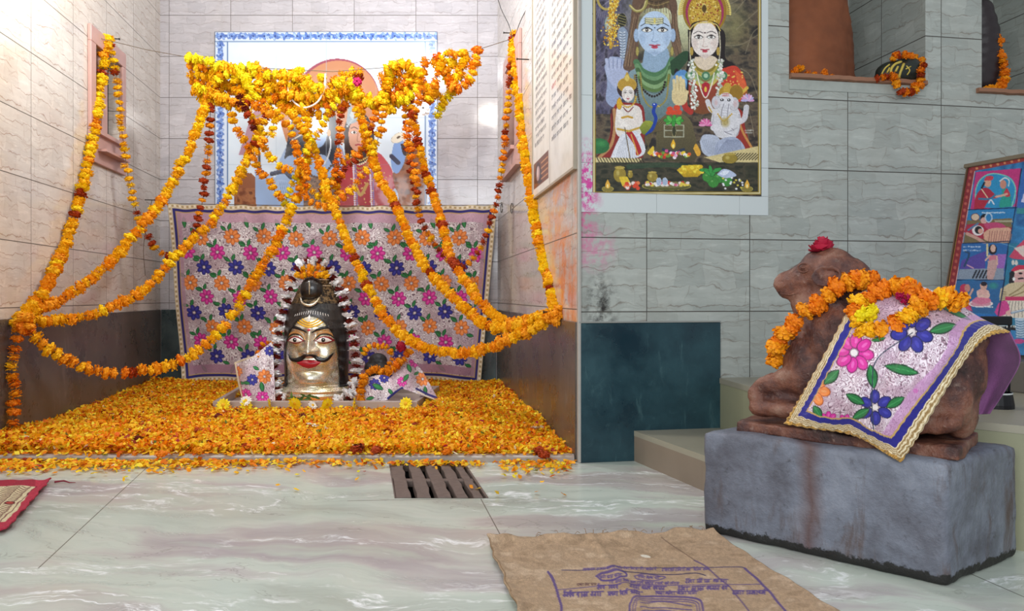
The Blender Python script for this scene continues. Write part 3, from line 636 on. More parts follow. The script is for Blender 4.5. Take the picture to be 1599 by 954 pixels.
    c.line([(186, 490), (205, 545), (240, 530)], 24, 'efe6de', curve=True); c.line([(275, 490), (260, 540), (225, 530)], 24, 'e8ddd4', curve=True); c.line([(200, 516), (225, 510), (245, 516)], 9, 'c79a3a')
    c.line([(180, 565), (230, 575), (275, 560)], 9, 'c8a040'); beads(c, [(205, 470), (226, 490), (248, 470)], 3, '7a2c28'); c.line([(212, 560), (236, 700)], 4, '6b5a3c'); c.ell(188, 455, 12, 26, 'dba92c', edge='8a6412')
    c.ell(100, 640, 45, 34, '2c6b3c'); c.ell(110, 630, 30, 20, '3f8a4c', soft=.7)
    # peacock
    c.curve([(275, 560), (300, 530), (335, 535), (330, 560), (295, 590)], '9aa23c', c2='6f7a2c'); c.line([(344, 462), (338, 490), (348, 520), (335, 560), (310, 590)], 15, '1d3f9c', curve=True); c.ell(343, 460, 12, 9, '2449b0'); c.ell(341, 457, 3, 2.5, 'e8e8f0'); c.line([(355, 462), (364, 468)], 3, 'd8c070')
    # stone dome with leaves
    rock(c, 300, 490, 530, 720, ['3e3626', '6a5a3c', '8a784e', '4a4230'], 9, (16, 22), .0)
    c.curve([(350, 700), (352, 560), (380, 510), (428, 495), (480, 508), (512, 560), (520, 700)], '6f6444', c2='4d4630')
    for k in range(16): c.line([(360+k*3, 520+k*3), (330-k*2, 600), (300+k*3, 680)], 3, ['8a7850', '3a3222'][k % 2], .7, curve=True)
    c.line([(385, 548), (470, 548), (470, 600), (385, 600), (385, 548)], 5, 'a5a48c'); c.line([(385, 572), (470, 572)], 5, 'a5a48c'); c.ell(428, 573, 9, 28, '3a3a26', edge='c9c08c')
    for (x, y, r) in ((410, 478, 14), (440, 472, 15), (428, 494, 15), (404, 494, 12), (450, 492, 13)): c.ell(x, y, r, r*.8, ['d84a2c', 'e8643c'][int(x) % 2])
    for a in range(8): c.ell(426+28*math.cos(a*.8), 528+10*math.sin(a*.8), 17, 9, ['3f9a3c', '5cb84e'][a % 2], ang=a*.8, edge='1f5a24')
    c.curve([(425, 608), (434, 635), (425, 652), (414, 636)], 'f2b82c'); c.ell(425, 640, 5, 9, 'fbe88a'); c.line([(380, 655), (425, 668), (470, 655)], 12, '2a3850', curve=True)
    for k in range(34):
        x = 330+k*5; c.ell(x, 676+c.rng.normal(0, 6), 8, 7, ['e0622c', 'd85a8c', 'e6a8c8', 'e8c83c', 'f0e6e6', 'c03a2c', '6b9a3a'][c.rng.integers(7)])
    c.curve([(310, 670), (335, 640), (340, 660), (325, 680)], 'e8c43a'); c.curve([(512, 650), (525, 630), (545, 670), (530, 684)], 'e0a83a')
    # elephant-headed figure
    c.curve([(595, 520), (640, 480), (720, 480), (740, 560), (760, 650), (720, 650), (600, 560)], '9a3026'); c.line([(700, 500), (730, 580), (770, 650)], 10, 'c78a4a', curve=True)
    c.ell(660, 405, 36, 30, 'b48c2e', edge='e0c468'); c.ell(662, 388, 18, 26, 'c8a23e'); c.ell(700, 405, 30, 34, '9a7424', edge='d0ac4a')
    c.curve([(600, 480), (640, 462), (700, 470), (720, 520), (700, 600), (620, 600), (590, 540)], 'd5d3d6')
    c.ell(690, 455, 22, 30, 'ccc9cd', edge='8f8a92'); c.ell(655, 440, 34, 34, 'dedbe0'); c.curve([(628, 430), (640, 480), (636, 520), (640, 560), (660, 600), (690, 590), (664, 560), (658, 520), (672, 470)], 'dcdadf')
    for k in range(9): c.line([(634, 470+k*12), (662, 474+k*12)], 1.4, '9a96a0', .7)
    c.ell(612, 448, 20, 28, 'cfccd2', edge='8f8a92'); c.ell(612, 450, 10, 18, 'd8b0b0', .6, soft=.6); c.ell(696, 456, 12, 20, 'd8b0b0', .6, soft=.6)
    c.line([(646, 455), (636, 490), (634, 530), (648, 575), (680, 590)], 2.4, '77727c', curve=True); c.line([(668, 455), (662, 500), (664, 545), (690, 572)], 2.4, '77727c', curve=True)
    c.line([(602, 500), (596, 560), (612, 596)], 2.2, '8d8892', curve=True); c.line([(712, 500), (716, 560), (700, 598)], 2.2, '8d8892', curve=True); c.line([(630, 566), (660, 578), (705, 560)], 2, '8d8892', curve=True)
    for x in (638, 668): c.ell(x, 438, 8, 6, '1d1a1e'); c.ell(x-1, 437, 3, 3, 'f6f6f8')
    for y in (412, 420): c.line([(640, y), (668, y)], 3, 'c04030')
    c.line([(575, 445), (590, 480), (620, 500)], 22, 'd8d4d6', curve=True); c.line([(745, 470), (735, 520), (700, 540)], 24, 'd0cdd2', curve=True); c.line([(715, 530), (650, 560), (600, 560)], 26, 'dcd9dc', curve=True)
    beads(c, [(620, 500), (645, 530), (680, 500)], 4, 'c9a23e'); beads(c, [(580, 470), (592, 490)], 4, 'c9a23e')
    for (x, y, n) in ((750, 440, 8), (565, 548, 8)):
        for k in range(n): a = -PI*k/(n-1); c.ell(x+14*math.cos(a), y+14*math.sin(a), 16, 6, ['d69cc8', 'b8b0dc', 'e6c0dc'][k % 3] if x > 600 else ['d8609c', 'e898c0'][k % 2], ang=a)
    c.curve([(540, 620), (560, 590), (620, 600), (640, 660), (600, 690), (555, 670)], 'b8bfd0'); c.curve([(600, 690), (620, 620), (690, 600), (735, 640), (728, 680), (640, 700)], 'aab2c8')
    for k in range(16): c.line([(610+k*8, 695-k*.5), (630+k*6, 650), (660+k*4, 612)], 1.8, '6c7590', .8, curve=True)
    for k in range(8): c.line([(548+k*10, 610+k*2), (560+k*8, 640), (580+k*6, 676)], 1.8, '7a829a', .8, curve=True)
    c.ell(652, 535, 24, 28, 'b09a50', .8, soft=.6)
    # mat stripes and offerings
    c.poly([(80, 690), (290, 694), (270, 712), (80, 722)], 'd0c08c'); c.poly([(560, 690), (700, 660), (800, 640), (800, 712), (640, 716)], 'd6c48c')
    for k in range(16): c.line([(90+k*13, 692), (104+k*13, 716)], 3.5, '2a2418')
    for k in range(13): c.line([(640+k*13, 700), (670+k*13, 672)], 4, '2a2418')
    rock(c, 78, 712, 800, 845, ['2a2a20', '3a3a2a', '4a4434', '262a1e'], 12, (20, 46))
    c.line([(230, 730), (400, 722), (520, 735)], 22, '35523a', .6, curve=True)
    for (x, y, w, h) in ((190, 765, 28, 34), (236, 765, 12, 16), (333, 775, 24, 22), (672, 695, 34, 22)): c.ell(x, y, w, h, '9a8434', edge='5a4a16'); c.ell(x-w*.3, y-h*.2, w*.35, h*.5, 'd8c878', .7, soft=.7); c.ell(x, y-h*.9, w*.8, h*.2, 'b8a04c')
    for k in range(5): c.line([(192+k*7, 778), (205+k*8, 812)], 9, 'e0c038')
    for k in range(16): c.ell(210+c.rng.random()*60, 800+c.rng.random()*26, 9, 8, ['c8302c', 'e07a4a', 'e8d8d0', 'd8482c', '8ab04a'][c.rng.integers(5)])
    c.ell(395, 815, 108, 20, '5a5a2c', edge='b0a050'); c.ell(395, 810, 100, 14, '7a7448')
    for k in range(44): c.ell(305+c.rng.random()*185, 798+c.rng.random()*14, 8, 6, ['e8dcd4', 'd86a8c', 'c8402c', 'e0c850', '5a8a3c', 'f0f0ea'][c.rng.integers(6)])
    for x in (361, 388): c.ell(x, 796, 12, 18, 'a8b8d0', edge='e8eef6')
    c.poly([(440, 745), (470, 725), (530, 722), (565, 745), (530, 776), (470, 776)], 'e0c02c', c2='b8921c')
    for k in range(26): c.ell(455+c.rng.random()*95, 730+c.rng.random()*24, 9, 8, ['f0d848', 'd8b028'][k % 2])
    for (x, y) in ((590, 785), (625, 780), (660, 795), (600, 800), (575, 775)): c.ell(x, y, 24, 22, '3f8a3a', edge='1c4a1e'); c.ell(x-6, y-7, 8, 6, '86c070', .7, soft=.7)
    for k in range(5): c.ell(560+k*14, 745+(k % 2)*10, 22, 8, '3c9a48', ang=.7*k, edge='1c5a24')
    c.curve([(615, 765), (640, 742), (670, 745), (700, 765), (690, 775), (650, 780)], 'b8c4dc'); c.curve([(625, 762), (648, 748), (670, 752), (650, 768)], 'dfe6f4')
    for k in range(18): c.ell(640+c.rng.random()*90, 770+c.rng.random()*60, 5, 4, ['e8e8ec', 'd8c850', 'f6f6f6'][k % 3])
    for x in (137, 748): c.ell(x, 828, 26, 12, '8a7c38', edge='c8b860'); c.curve([(x, 785), (x+11, 812), (x, 826), (x-11, 812)], 'e8b040'); c.ell(x, 815, 4, 8, 'fbe9a0')
    text_row(c, 738, 775, 570, 5, 'c8c8c0', c.rng, wd=1.2); text_row(c, 740, 775, 580, 5, 'c8c8c0', c.rng, wd=1.2)
    c.speck(.12, 3)
    for (q, col) in ((0, 'b39a45'), (4, 'e3dcb8'), (8, 'a08630')):
        for a, b in (((74+q, -80), (74+q, 850-q)), ((74+q, 850-q), (806-q, 850-q)), ((806-q, 850-q), (806-q, -80))): c.line([a, b], 4.2, col)
    return c
def wall_sheet(name, w, s0, s1, z0, z1, out, step, cv, fn, mat, parent, thick=.0012):
    n = int((z1-z0)/step)+2; m = int((s1-s0)/step)+2
    S, Z = np.meshgrid(np.linspace(s0, s1, m), np.linspace(z1, z0, n))
    a, d, nn = np.array(w.a), np.array(w.d), np.array(w.n)
    pos = a+S[..., None]*d+out*nn+Z[..., None]*np.array([0, 0, 1.])
    DX, DY = fn(S, Z, pos); return sheet(name, pos, cv, DX, DY, thick, mat, parent)
z4 = lambda S, Z, pos: tuple(q for q in ((photo(pos)[0]-900)*2.806, photo(pos)[1]*2.806))
def wz(w, u, v): return w.sz(u, v)
t = NT('stained_white_tile'); q = t.geo(); se = t.n('SeparateXYZ'); t.put(se.inputs[0], q)
dx = t.math('SUBTRACT', 1.0, t.math('DIVIDE', t.math('ABSOLUTE', t.math('SUBTRACT', se.outputs[0], .315)), .075), clamp=True); dz = t.math('SUBTRACT', 1.0, t.math('DIVIDE', t.math('ABSOLUTE', t.math('SUBTRACT', se.outputs[2], 1.18)), .20), clamp=True)
nn_ = t.math('MULTIPLY', t.math('SUBTRACT', t.noise(q, 38, 5, .75), .44, clamp=True), 6, clamp=True)
M['stained_tile'] = t.set(color=t.mix(t.math('MULTIPLY', t.math('MULTIPLY', t.math('MULTIPLY', dx, dz), nn_), 2.2, clamp=True), 'ccd3d2', 'd0489a'), rough=.25)
p = thing('deity_poster', 'glossy poster of a blue god and crowned goddess, bordered by white tiles', 'poster', W_F.pt(.38, 1.1, .005))
s0, z0 = W_F.sz(925.5, 304); s1, _ = W_F.sz(1187.5, 304)
_, zt = W_F.sz(1187, -24)
local(p, wall_sheet('printed_picture', W_F, s0, s1, W_F.sz(1050, 303.5)[1], zt, .006, .0021, poster_art(), z4, M['gloss'], None))
bm = bmesh.new(); q = [W_F.sz(907, 336), W_F.sz(1199, 332), (W_F.sz(1199, 332)[0], zt+.05), (W_F.sz(907, 336)[0], zt+.05)]
zz = (q[0][1]+q[1][1])/2; q[0] = (q[0][0], zz); q[1] = (q[1][0], zz)
rr = [(q[0][0], zz), (q[1][0], zz), (q[1][0], zt+.05), (q[0][0], zt+.05)]
i0, i1 = s0-.002, s1+.002; zi = W_F.sz(1050, 303.5)[1]
def strip(a, b, c_, d_):
    slab(bm, W_F, ((a+.0006, c_+.0006), (b-.0006, c_+.0006), (b-.0006, d_-.0006), (a+.0006, d_-.0006)), .0006, .004)
zc = [zz, zi, .943+.313, .943+.313*2-.03, zt+.05]
for a, b in ((q[0][0], i0), (i1, q[1][0])):
    for k in range(1, 4): strip(a, b, zc[k], zc[k+1])
for a, b in ((q[0][0], s0+.28), (s0+.28, s1-.1), (s1-.1, q[1][0])): strip(a, b, zz, zi)
local(p, tag(obj('poster_border', fixn(bm), M['stained_tile']), 'white tile strips around the picture'))

# tiled mural on the back wall
def mural_art():
    c = Canvas(225, 100, 1275, 1010, 'dcebf4', ss=.95, seed=8)
    rock(c, 225, 100, 1275, 1010, ['d3e4f0', 'e0edf5', 'dae8f2'], 3, (120, 160))
    c.ell(800, 455, 192, 190, 'a04a5c'); c.ell(805, 460, 186, 186, 'c88a62'); c.ell(800, 430, 150, 130, 'd8b08c', .7, soft=.9); c.curve([(540, 440), (560, 420), (600, 640), (580, 660), (548, 560)], 'c07c4c')
    c.curve([(355, 700), (400, 560), (430, 500), (470, 520), (440, 640), (400, 720)], 'b98c9c'); c.line([(385, 450), (390, 510), (440, 525), (480, 490), (455, 480)], 9, 'b5914a', curve=True)
    rock(c, 335, 780, 560, 1010, ['5a3020', '8a5030', 'a86c44', '6b3c26'], 4, (30, 36)); 
    # mask sky above the rocks again
    c.poly([(300, 700), (570, 700), (545, 850), (480, 850), (410, 780), (340, 850), (300, 850)], 'dbe9f3')
    c.curve([(345, 920), (350, 830), (400, 780), (460, 850), (540, 870), (560, 1000), (350, 1000)], '8f573a'); rock(c, 350, 850, 550, 1000, ['6b3a26', '9a5f3e', 'b07448', '5a2f20'], 6, (22, 30), .8)
    c.curve([(1030, 860), (1060, 760), (1120, 700), (1190, 690), (1190, 1000), (1040, 1000)], '8a5230'); rock(c, 1060, 740, 1185, 1000, ['5c3422', '94582f', 'a8683c', '6e4026'], 7, (26, 30), .75)
    c.line([(440, 560), (460, 940)], 11, '3e3a44')
    # blue figure
    c.curve([(540, 720), (580, 650), (650, 600), (800, 640), (840, 760), (830, 1000), (480, 1000), (430, 800), (450, 760), (520, 800)], '9ebadf')
    c.curve([(560, 720), (590, 560), (620, 470), (700, 420), (780, 470), (800, 620), (790, 760), (740, 700), (600, 700)], '2f3a48')
    c.curve([(636, 540), (650, 490), (700, 478), (752, 500), (760, 580), (740, 650), (700, 668), (662, 640)], '9fc0ea'); c.ell(672, 575, 14, 6, 'f4f6fa', edge='26304a'); c.ell(722, 570, 14, 6, 'f4f6fa', edge='26304a'); c.ell(674, 575, 5, 5, '1c2030'); c.ell(722, 570, 5, 5, '1c2030')
    c.line([(695, 560), (690, 610), (706, 614)], 3, '5f83b8', curve=True); c.line([(682, 632), (700, 628), (722, 632)], 6, '8a4668')
    for y in (515, 524, 533): c.line([(672, y), (722, y-3)], 3, 'e8eef4')
    c.ell(700, 470, 40, 22, 'a9a08c', edge='5e564c'); c.line([(590, 620), (640, 590), (660, 610)], 16, '7a3a3a', curve=True); c.line([(596, 632), (645, 604)], 6, 'd8d0c0')
    c.line([(760, 590), (770, 660), (740, 740), (690, 720)], 7, 'd8e0e8', curve=True); c.ell(762, 600, 9, 16, 'c08a4c', edge='6a4420')
    c.line([(505, 785), (560, 775), (590, 800)], 20, '2e3448', curve=True); beads(c, [(505, 780), (545, 772), (590, 795)], 6, '454e68'); c.curve([(500, 830), (540, 810), (590, 830), (580, 890), (520, 890)], 'a9c4e6')
    for k in range(5): c.line([(540+k*9, 820), (550+k*9, 880)], 2, '6f8cb8')
    rock(c, 650, 800, 830, 1000, ['4a3026', '7a543c', '9a7048', '382420'], 8, (10, 12), .85)
    beads(c, [(610, 660), (640, 760), (720, 800), (780, 740)], 6, '5a4034')
    # red figure
    c.curve([(820, 760), (860, 690), (900, 680), (960, 690), (1010, 720), (1050, 800), (1060, 1000), (790, 1000)], 'b02c38'); c.curve([(955, 680), (1000, 700), (1050, 780), (1010, 830), (985, 760)], 'c84a54')
    c.curve([(835, 700), (830, 600), (845, 540), (880, 510), (930, 520), (965, 600), (960, 700), (900, 740)], '3a2a2c')
    c.curve([(850, 600), (862, 560), (900, 545), (940, 570), (945, 630), (915, 680), (880, 680), (856, 650)], 'd8a48c'); c.ell(875, 598, 15, 7, 'f4efe8', edge='3a2420'); c.ell(877, 598, 5, 6, '2c1a16'); c.ell(918, 600, 13, 6, 'f4efe8', edge='3a2420'); c.ell(918, 600, 5, 5, '2c1a16')
    c.line([(894, 600), (890, 636), (902, 640)], 3, 'a06a54', curve=True); c.line([(882, 655), (896, 652), (912, 656)], 6, 'a83444'); c.line([(862, 580), (876, 574), (892, 582)], 3, '30201c', curve=True)
    c.curve([(840, 560), (850, 480), (856, 460), (868, 490), (895, 540), (860, 560)], '9fb0b8'); c.ell(868, 520, 12, 20, 'c8d2d4', edge='607078'); beads(c, [(845, 570), (880, 535), (930, 545)], 5, 'b8c4c8')
    for k in range(4): beads(c, [(862, 700+k*14), (900, 725+k*18), (950, 700+k*14)], 4.5, ['d8b468', 'f0e0b8', 'b08a3c'][k % 3])
    for x in (870, 945): beads(c, [(x, 720), (x+6, 830), (x+12, 980)], 4.5, 'e6dce8'); beads(c, [(x+10, 720), (x+16, 830), (x+22, 980)], 4.5, '8c7cae')
    for k in range(50): c.ell(830+c.rng.random()*210, 770+c.rng.random()*200, 3, 3, 'e8c878')
    c.line([(880, 830), (905, 880), (935, 830)], 14, 'c8a058', curve=True)
    # arm with the drum
    c.curve([(1040, 720), (1060, 640), (1100, 640), (1105, 720), (1075, 780), (1050, 770)], '86a8dc'); c.line([(1044, 705), (1075, 735)], 20, '2f3450'); c.curve([(1085, 650), (1150, 640), (1140, 700), (1100, 700)], '3c3438')
    c.ell(1076, 622, 36, 21, 'e8e0cc', ang=-.5, edge='8a7a5a'); c.ell(1076, 620, 10, 5, '5a4a3a', ang=-.5); c.curve([(1045, 870), (1060, 850), (1075, 880), (1070, 930), (1040, 920)], 'b8c8e0')
    # blue leaf border
    B = [(250, 145, 1247, 183), (250, 145, 300, 1010), (1205, 145, 1252, 1010)]
    for (x0, y0, x1, y1) in B: c.poly([(x0, y0), (x1, y0), (x1, y1), (x0, y1)], 'd5e3f4')
    def sprig(x, y, vert, r):
        for k in range(7):
            a = r+k*.9; dx, dy = 17*math.cos(a)*(.45 if vert else 1), 15*math.sin(a)*(1 if vert else .45)
            c.ell(x+dx, y+dy, 13, 6.5, ['7396d6', '8fb0e6', '5a7cc4', 'a8c4ee'][k % 4], ang=a*1.3, edge='4c66a8')
        c.ell(x, y, 4, 4, '2f4486')
    for k in range(21): sprig(275+k*49, 164, False, k*1.1)
    for k in range(19): sprig(272, 205+k*44, True, k); sprig(1228, 205+k*44, True, k+2)
    for a, b in (((250, 188), (1250, 188)), ((305, 188), (305, 1010)), ((1197, 188), (1197, 1010))): c.line([a, b], 5, '5a7aa8'); 
    for a, b in (((247, 143), (1255, 143)), ((247, 143), (247, 1010)), ((1253, 143), (1253, 1010))): c.line([a, b], 5, '4c5468')
    for x in (525, 750, 975, 1200): c.line([(x, 143), (x, 1010)], 1.6, '9fb0c0', .8)
    for y in (318, 530, 742, 955): c.line([(250, y), (1250, y)], 1.6, '93a4b4', .8)
    return c
sa, za = W_B.sz(336, 50); sb, _ = W_B.sz(683, 50); zb_ = W_B.sz(500, 345)[1]
o = wall_sheet('ceramic_mural', W_B, sa, sb, zb_, za, .007, .0052, mural_art(), lambda S, Z, pos: ((photo(pos)[0]-250)*2.89, photo(pos)[1]*2.89), M['ceramic'], None, .006)
tag(o, 'tiled mural with blue leaf border behind the flower swag on the back wall', 'mural')

# board of printed names on the alcove's right wall
def board_art():
    c = Canvas(0, 0, 99, 140, 'd9d4c8', ss=5, seed=4); w1 = 46.5
    rock(c, 0, 0, 99, 140, ['d2ccc0', 'dfdad0', 'd6cfc4'], 3, (12, 12))
    for k in range(30):
        y = 3+k*4.35
        if y < 114: text_row(c, 6+(k*7) % 5, 40-(k*5) % 9, y, 1.9, '3a3634', c.rng, wd=.35)
    for k in range(24):
        y = 3+k*5.0
        if y < 120:
            col = 'a04040' if k in (5, 7, 18) else '403c3a'
            text_row(c, 52, 62, y, 1.7, col, c.rng, wd=.32); text_row(c, 64, 76, y, 1.7, '403c3a', c.rng, wd=.32); text_row(c, 78, 88, y, 1.7, '403c3a', c.rng, wd=.32); c.line([(91, y), (93.5, y)], .4, '504a48')
            if k % 3 == 0: text_row(c, 90, 94, y, 1.7, '403c3a', c.rng, wd=.32)
    c.poly([(2, 122), (44, 122), (44, 136), (2, 136)], '6b4030'); c.curve([(4, 133), (8, 125), (16, 123), (24, 128), (26, 135)], '3c2a2e'); c.ell(15, 129, 5, 4, 'a88c8c'); c.ell(14, 128, 2, 3, 'd8c0b8')
    for k in range(4): c.line([(24, 125+k*2.8), (42, 125+k*2.8)], .8, 'c08a5c')
    c.line([(w1, 0), (w1, 140)], .7, '6d675e'); return c
b0, b1, bz = sR(4.033), sR(3.053), 1.243
b = thing('name_board', 'white wall board of printed name rows on the alcove side wall beside the poster corner', 'notice board', W_R.pt((b0+b1)/2, 1.9, .01))
local(b, wall_sheet('printed_sheet', W_R, b0, b1, bz, bz+1.4, .012, .0026, board_art(), lambda S, Z, pos: ((S-b0)*100, (bz+1.4-Z)*100), M['gloss'], None))
bm = bmesh.new()
slab(bm, W_R, ((b0-.012, bz-.012), (b1+.012, bz-.012), (b1+.012, bz+.0), (b0-.012, bz+.0)), .0005, .018)
for s in (b0-.012, b1): slab(bm, W_R, ((s, bz), (s+.012, bz), (s+.012, bz+1.45), (s, bz+1.45)), .0005, .018)
local(b, obj('board_frame', fixn(bm), plain('board_frame_paint', 'a59a88', .4)))

# framed picture chart leaning beside the bull
def chart_art():
    c = Canvas(1425, 225, 1700, 640, '3f78a8', ss=3, seed=6)
    rock(c, 1425, 225, 1700, 640, ['2f6ea0', '3d86bc', '2c5c92', '4d9cc8'], 3, (24, 30))
    A = lambda x, y: (1470+x/5.96, 240+y/5.96); B = lambda x, y: (1470+x/5.3, 380+y/5.3)
    LT, LB = A(245, 100), (1454, 598)      # left edge
    def Q(fx, y):  # columns across the chart: lean of left edge
        return LT[0]+(y-LT[1])*(LB[0]-LT[0])/(LB[1]-LT[1])+fx
    def strip(x0, x1, col): c.poly([(Q(x0, 240), 240), (Q(x1, 240), 240), (Q(x1, 640), 640), (Q(x0, 640), 640)], col)
    strip(-4, 1, '4a3a30'); strip(1, 2.2, 'c8a04c'); strip(2.2, 12, '8c3038'); strip(12, 13, 'e0b8b0')
    for k in range(34): c.ell(Q(7, 268+k*10), 268+k*10, 2.2, 2.6, 'b85a50')
    c.poly([A(270, 105), A(1400, -90), A(1400, -50), A(290, 165)], '9a3a3c'); c.line([A(262, 100), A(1400, -120)], 4.4, 'cdbf9c')
    for k in range(12): c.ell(A(330+k*65, 138-k*12)[0], A(0, 136-k*12.5)[1], 2, 2, 'd08a60')
    # panel 1: two figures under an arch
    c.poly([A(320, 170), A(745, 135), A(700, 495), A(270, 525)], 'c03a7c'); c.curve([A(320, 500), A(320, 330), A(380, 220), A(480, 180), (A(640, 220)), A(690, 330), A(650, 495)], '2f8fc0'); c.line([A(320, 500), A(322, 330), A(380, 225), A(490, 185), A(630, 225), A(690, 330), A(655, 495)], 1.8, '7fc8b8', curve=True)
    c.curve([A(300, 515), A(320, 400), A(370, 330), A(430, 320), A(500, 380), A(520, 410), A(450, 430), A(400, 500), A(390, 520)], 'b02c44'); c.ell(*A(430, 270), 5.5, 7, 'd8a088'); c.curve([A(395, 250), A(420, 212), A(480, 210), A(470, 245)], 'c84454'); c.line([A(375, 320), A(400, 270)], 3, '1c2030'); c.line([A(375, 330), A(430, 410)], 1.5, 'e8d8b0')
    c.curve([A(560, 400), A(570, 330), A(620, 330), A(650, 420), A(640, 500), A(540, 495)], '2c9a8c'); c.curve([A(580, 360), A(610, 320), A(640, 390), (A(600, 400))], 'c03a4c'); c.ell(*A(575, 285), 5, 7, 'c88a78'); c.line([A(545, 255), A(590, 225), A(630, 250), A(625, 300)], 2, 'd8e0e0', curve=True); c.line([A(510, 400), A(560, 390), A(610, 375)], 3.5, 'd8a898', curve=True); c.line([A(350, 420), A(450, 420), A(500, 385)], 3, '3a7aa0', curve=True); c.line([A(440, 460), A(460, 430), A(490, 470)], 2, 'e0e0e8', curve=True)
    # panel 2: reclining figures
    c.poly([A(255, 525), A(690, 490), A(640, 830), A(205, 835)], '2f7fb8'); c.poly([A(240, 620), A(660, 600), A(640, 830), A(205, 835)], '7a6a4c'); c.poly([A(235, 660), A(420, 640), A(660, 690), A(640, 750), A(400, 800), A(210, 730)], 'a83048')
    c.ell(*A(315, 590), 7, 6, 'd8c0a8', edge='6a2c34'); c.ell(*A(410, 600), 8, 7, '1c1c24'); c.ell(*A(395, 622), 5, 5, 'd8a8a0'); c.ell(*A(440, 595), 6, 8, 'b8c8d8'); c.ell(*A(440, 595), 4, 6, '2f7fb8')
    c.curve([A(390, 650), A(520, 640), A(600, 680), A(560, 740), A(430, 700)], 'c04a74'); c.curve([A(390, 740), A(450, 700), A(560, 690), A(645, 700), A(630, 820), A(420, 810)], 'd8a890')
    for k in range(9): c.line([A(440+k*22, 820), A(450+k*24, 720)], 1, '9a5a5c')
    c.ell(*A(340, 715), 9, 8, 'e8e0e0'); c.ell(*A(345, 710), 6, 6, '24242c'); c.ell(*A(365, 720), 4, 4, 'd8a090'); c.line([A(250, 710), A(340, 650)], 3, '5a7a9c'); c.line([A(240, 745), A(330, 785), A(400, 830)], 5, 'c89a8c')
    for k in range(12): c.line([A(500+k*14, 622), A(505+k*14, 634)], 1.2, 'c8c8b0')
    text_row(c, A(380, 0)[0], A(600, 0)[0], A(0, 545)[1], 1.8, 'e0e8f0', c.rng, wd=.5)
    # panel 3: standing figure at a bed
    c.poly([B(170, 0), B(550, 0), B(520, 300), B(130, 295)], '3068a8'); c.poly([B(170, 140), B(370, 60), B(360, 220), B(150, 210)], '5a4a9c'); c.poly([B(465, 90), B(540, 90), B(520, 210), B(460, 210)], '9a68b8'); c.poly([B(150, 215), B(520, 205), B(515, 300), B(130, 295)], '8a96a8')
    for k in range(5): c.line([B(260+k*28, 285), B(290+k*28, 225)], 2.4, '1c1c28', curve=True)
    c.line([B(380, 10), B(380, 100)], 3, 'd8c898'); c.ell(*B(425, 50), 6.5, 8, '24202c'); c.ell(*B(428, 42), 4, 6, 'd8b0a0'); c.curve([B(385, 100), B(460, 100), B(455, 150), B(400, 150)], 'd07a8c'); c.curve([B(385, 145), B(460, 145), B(430, 290), B(380, 290)], 'c8a09c'); c.line([B(365, 140), B(400, 100)], 2.5, 'd8b0a0'); c.line([B(460, 110), B(462, 175)], 2.5, 'd8b0a0'); c.line([B(190, 190), B(230, 90), B(200, 70)], 3, '2c4a6c', curve=True); c.line([B(215, 180), B(265, 205)], 2, 'c89ab0')
    text_row(c, B(180, 0)[0], B(330, 0)[0], B(0, 25)[1], 1.8, 'c8d4e8', c.rng, wd=.4); text_row(c, B(180, 0)[0], B(330, 0)[0], B(0, 55)[1], 1.8, 'c8d4e8', c.rng, wd=.4)
    # panel 4: kneeling and seated figures
    c.poly([B(130, 310), B(520, 310), B(480, 580), B(90, 575)], '34689c'); c.curve([B(120, 540), B(150, 420), B(160, 350), B(205, 340), B(215, 400), B(250, 545), B(250, 560)], 'c03a58'); c.ell(*B(215, 370), 4.5, 6, 'c88a80'); c.line([B(185, 440), B(225, 440), B(260, 380)], 3, 'd8a898', curve=True); c.curve([B(140, 560), B(150, 470), B(250, 550)], 'd85a7c')
    c.ell(*B(325, 500), 19, 5.5, 'd898a8', edge='f0e0e0'); c.curve([B(245, 480), B(300, 440), B(370, 440), B(410, 480), B(330, 505)], 'd87a98'); c.curve([B(300, 440), B(305, 390), B(340, 375), B(390, 395), B(385, 450)], 'e0b0a8'); c.ell(*B(350, 350), 5.5, 6.5, 'd8a898'); c.ell(*B(352, 335), 5, 3.5, '2c2430'); c.line([B(300, 400), B(310, 440), B(350, 430)], 3.4, 'e8c0b4', curve=True); c.line([B(385, 400), B(390, 440), B(340, 440)], 3.4, 'e8c0b4', curve=True); c.ell(*B(430, 350), 10, 7, '3c9a88', .7, soft=.6)
    text_row(c, B(280, 0)[0], B(430, 0)[0], B(0, 522)[1], 1.8, 'f0f0f0', c.rng, wd=.5)
    c.poly([B(90, 580), B(470, 590), B(460, 660), B(80, 680)], '2c70b8'); c.poly([B(60, 675), B(700, 675), B(700, 720), B(60, 720)], '181a1e'); text_row(c, B(420, 0)[0], B(620, 0)[0], B(0, 682)[1], 3.2, 'e8e8e0', c.rng, wd=.8)
    # right column: large figure in tunic
    c.poly([B(555, 0), B(1500, 0), B(1500, 680), B(470, 680), B(500, 450)], '2f7898'); c.poly([A(755, 150), A(1500, 20), A(1500, 500), A(700, 505)], '3a68b0'); c.curve([A(740, 450), A(800, 300), A(900, 260), A(1000, 480)], 'c8c8e8'); c.poly([A(700, 505), A(1500, 500), A(1500, 560), A(700, 560)], '3c8a90')
    c.curve([B(560, 110), B(640, 10), B(760, -60), B(900, 60), B(900, 140), B(620, 130)], 'c84a68'); c.curve([B(600, 40), B(700, 20), B(800, 90), B(700, 120)], 'e0c8c0'); c.ell(*B(593, 158), 2.4, 4, 'd8d0c8'); c.ell(*B(620, 160), 2.4, 4, 'd8d0c8')
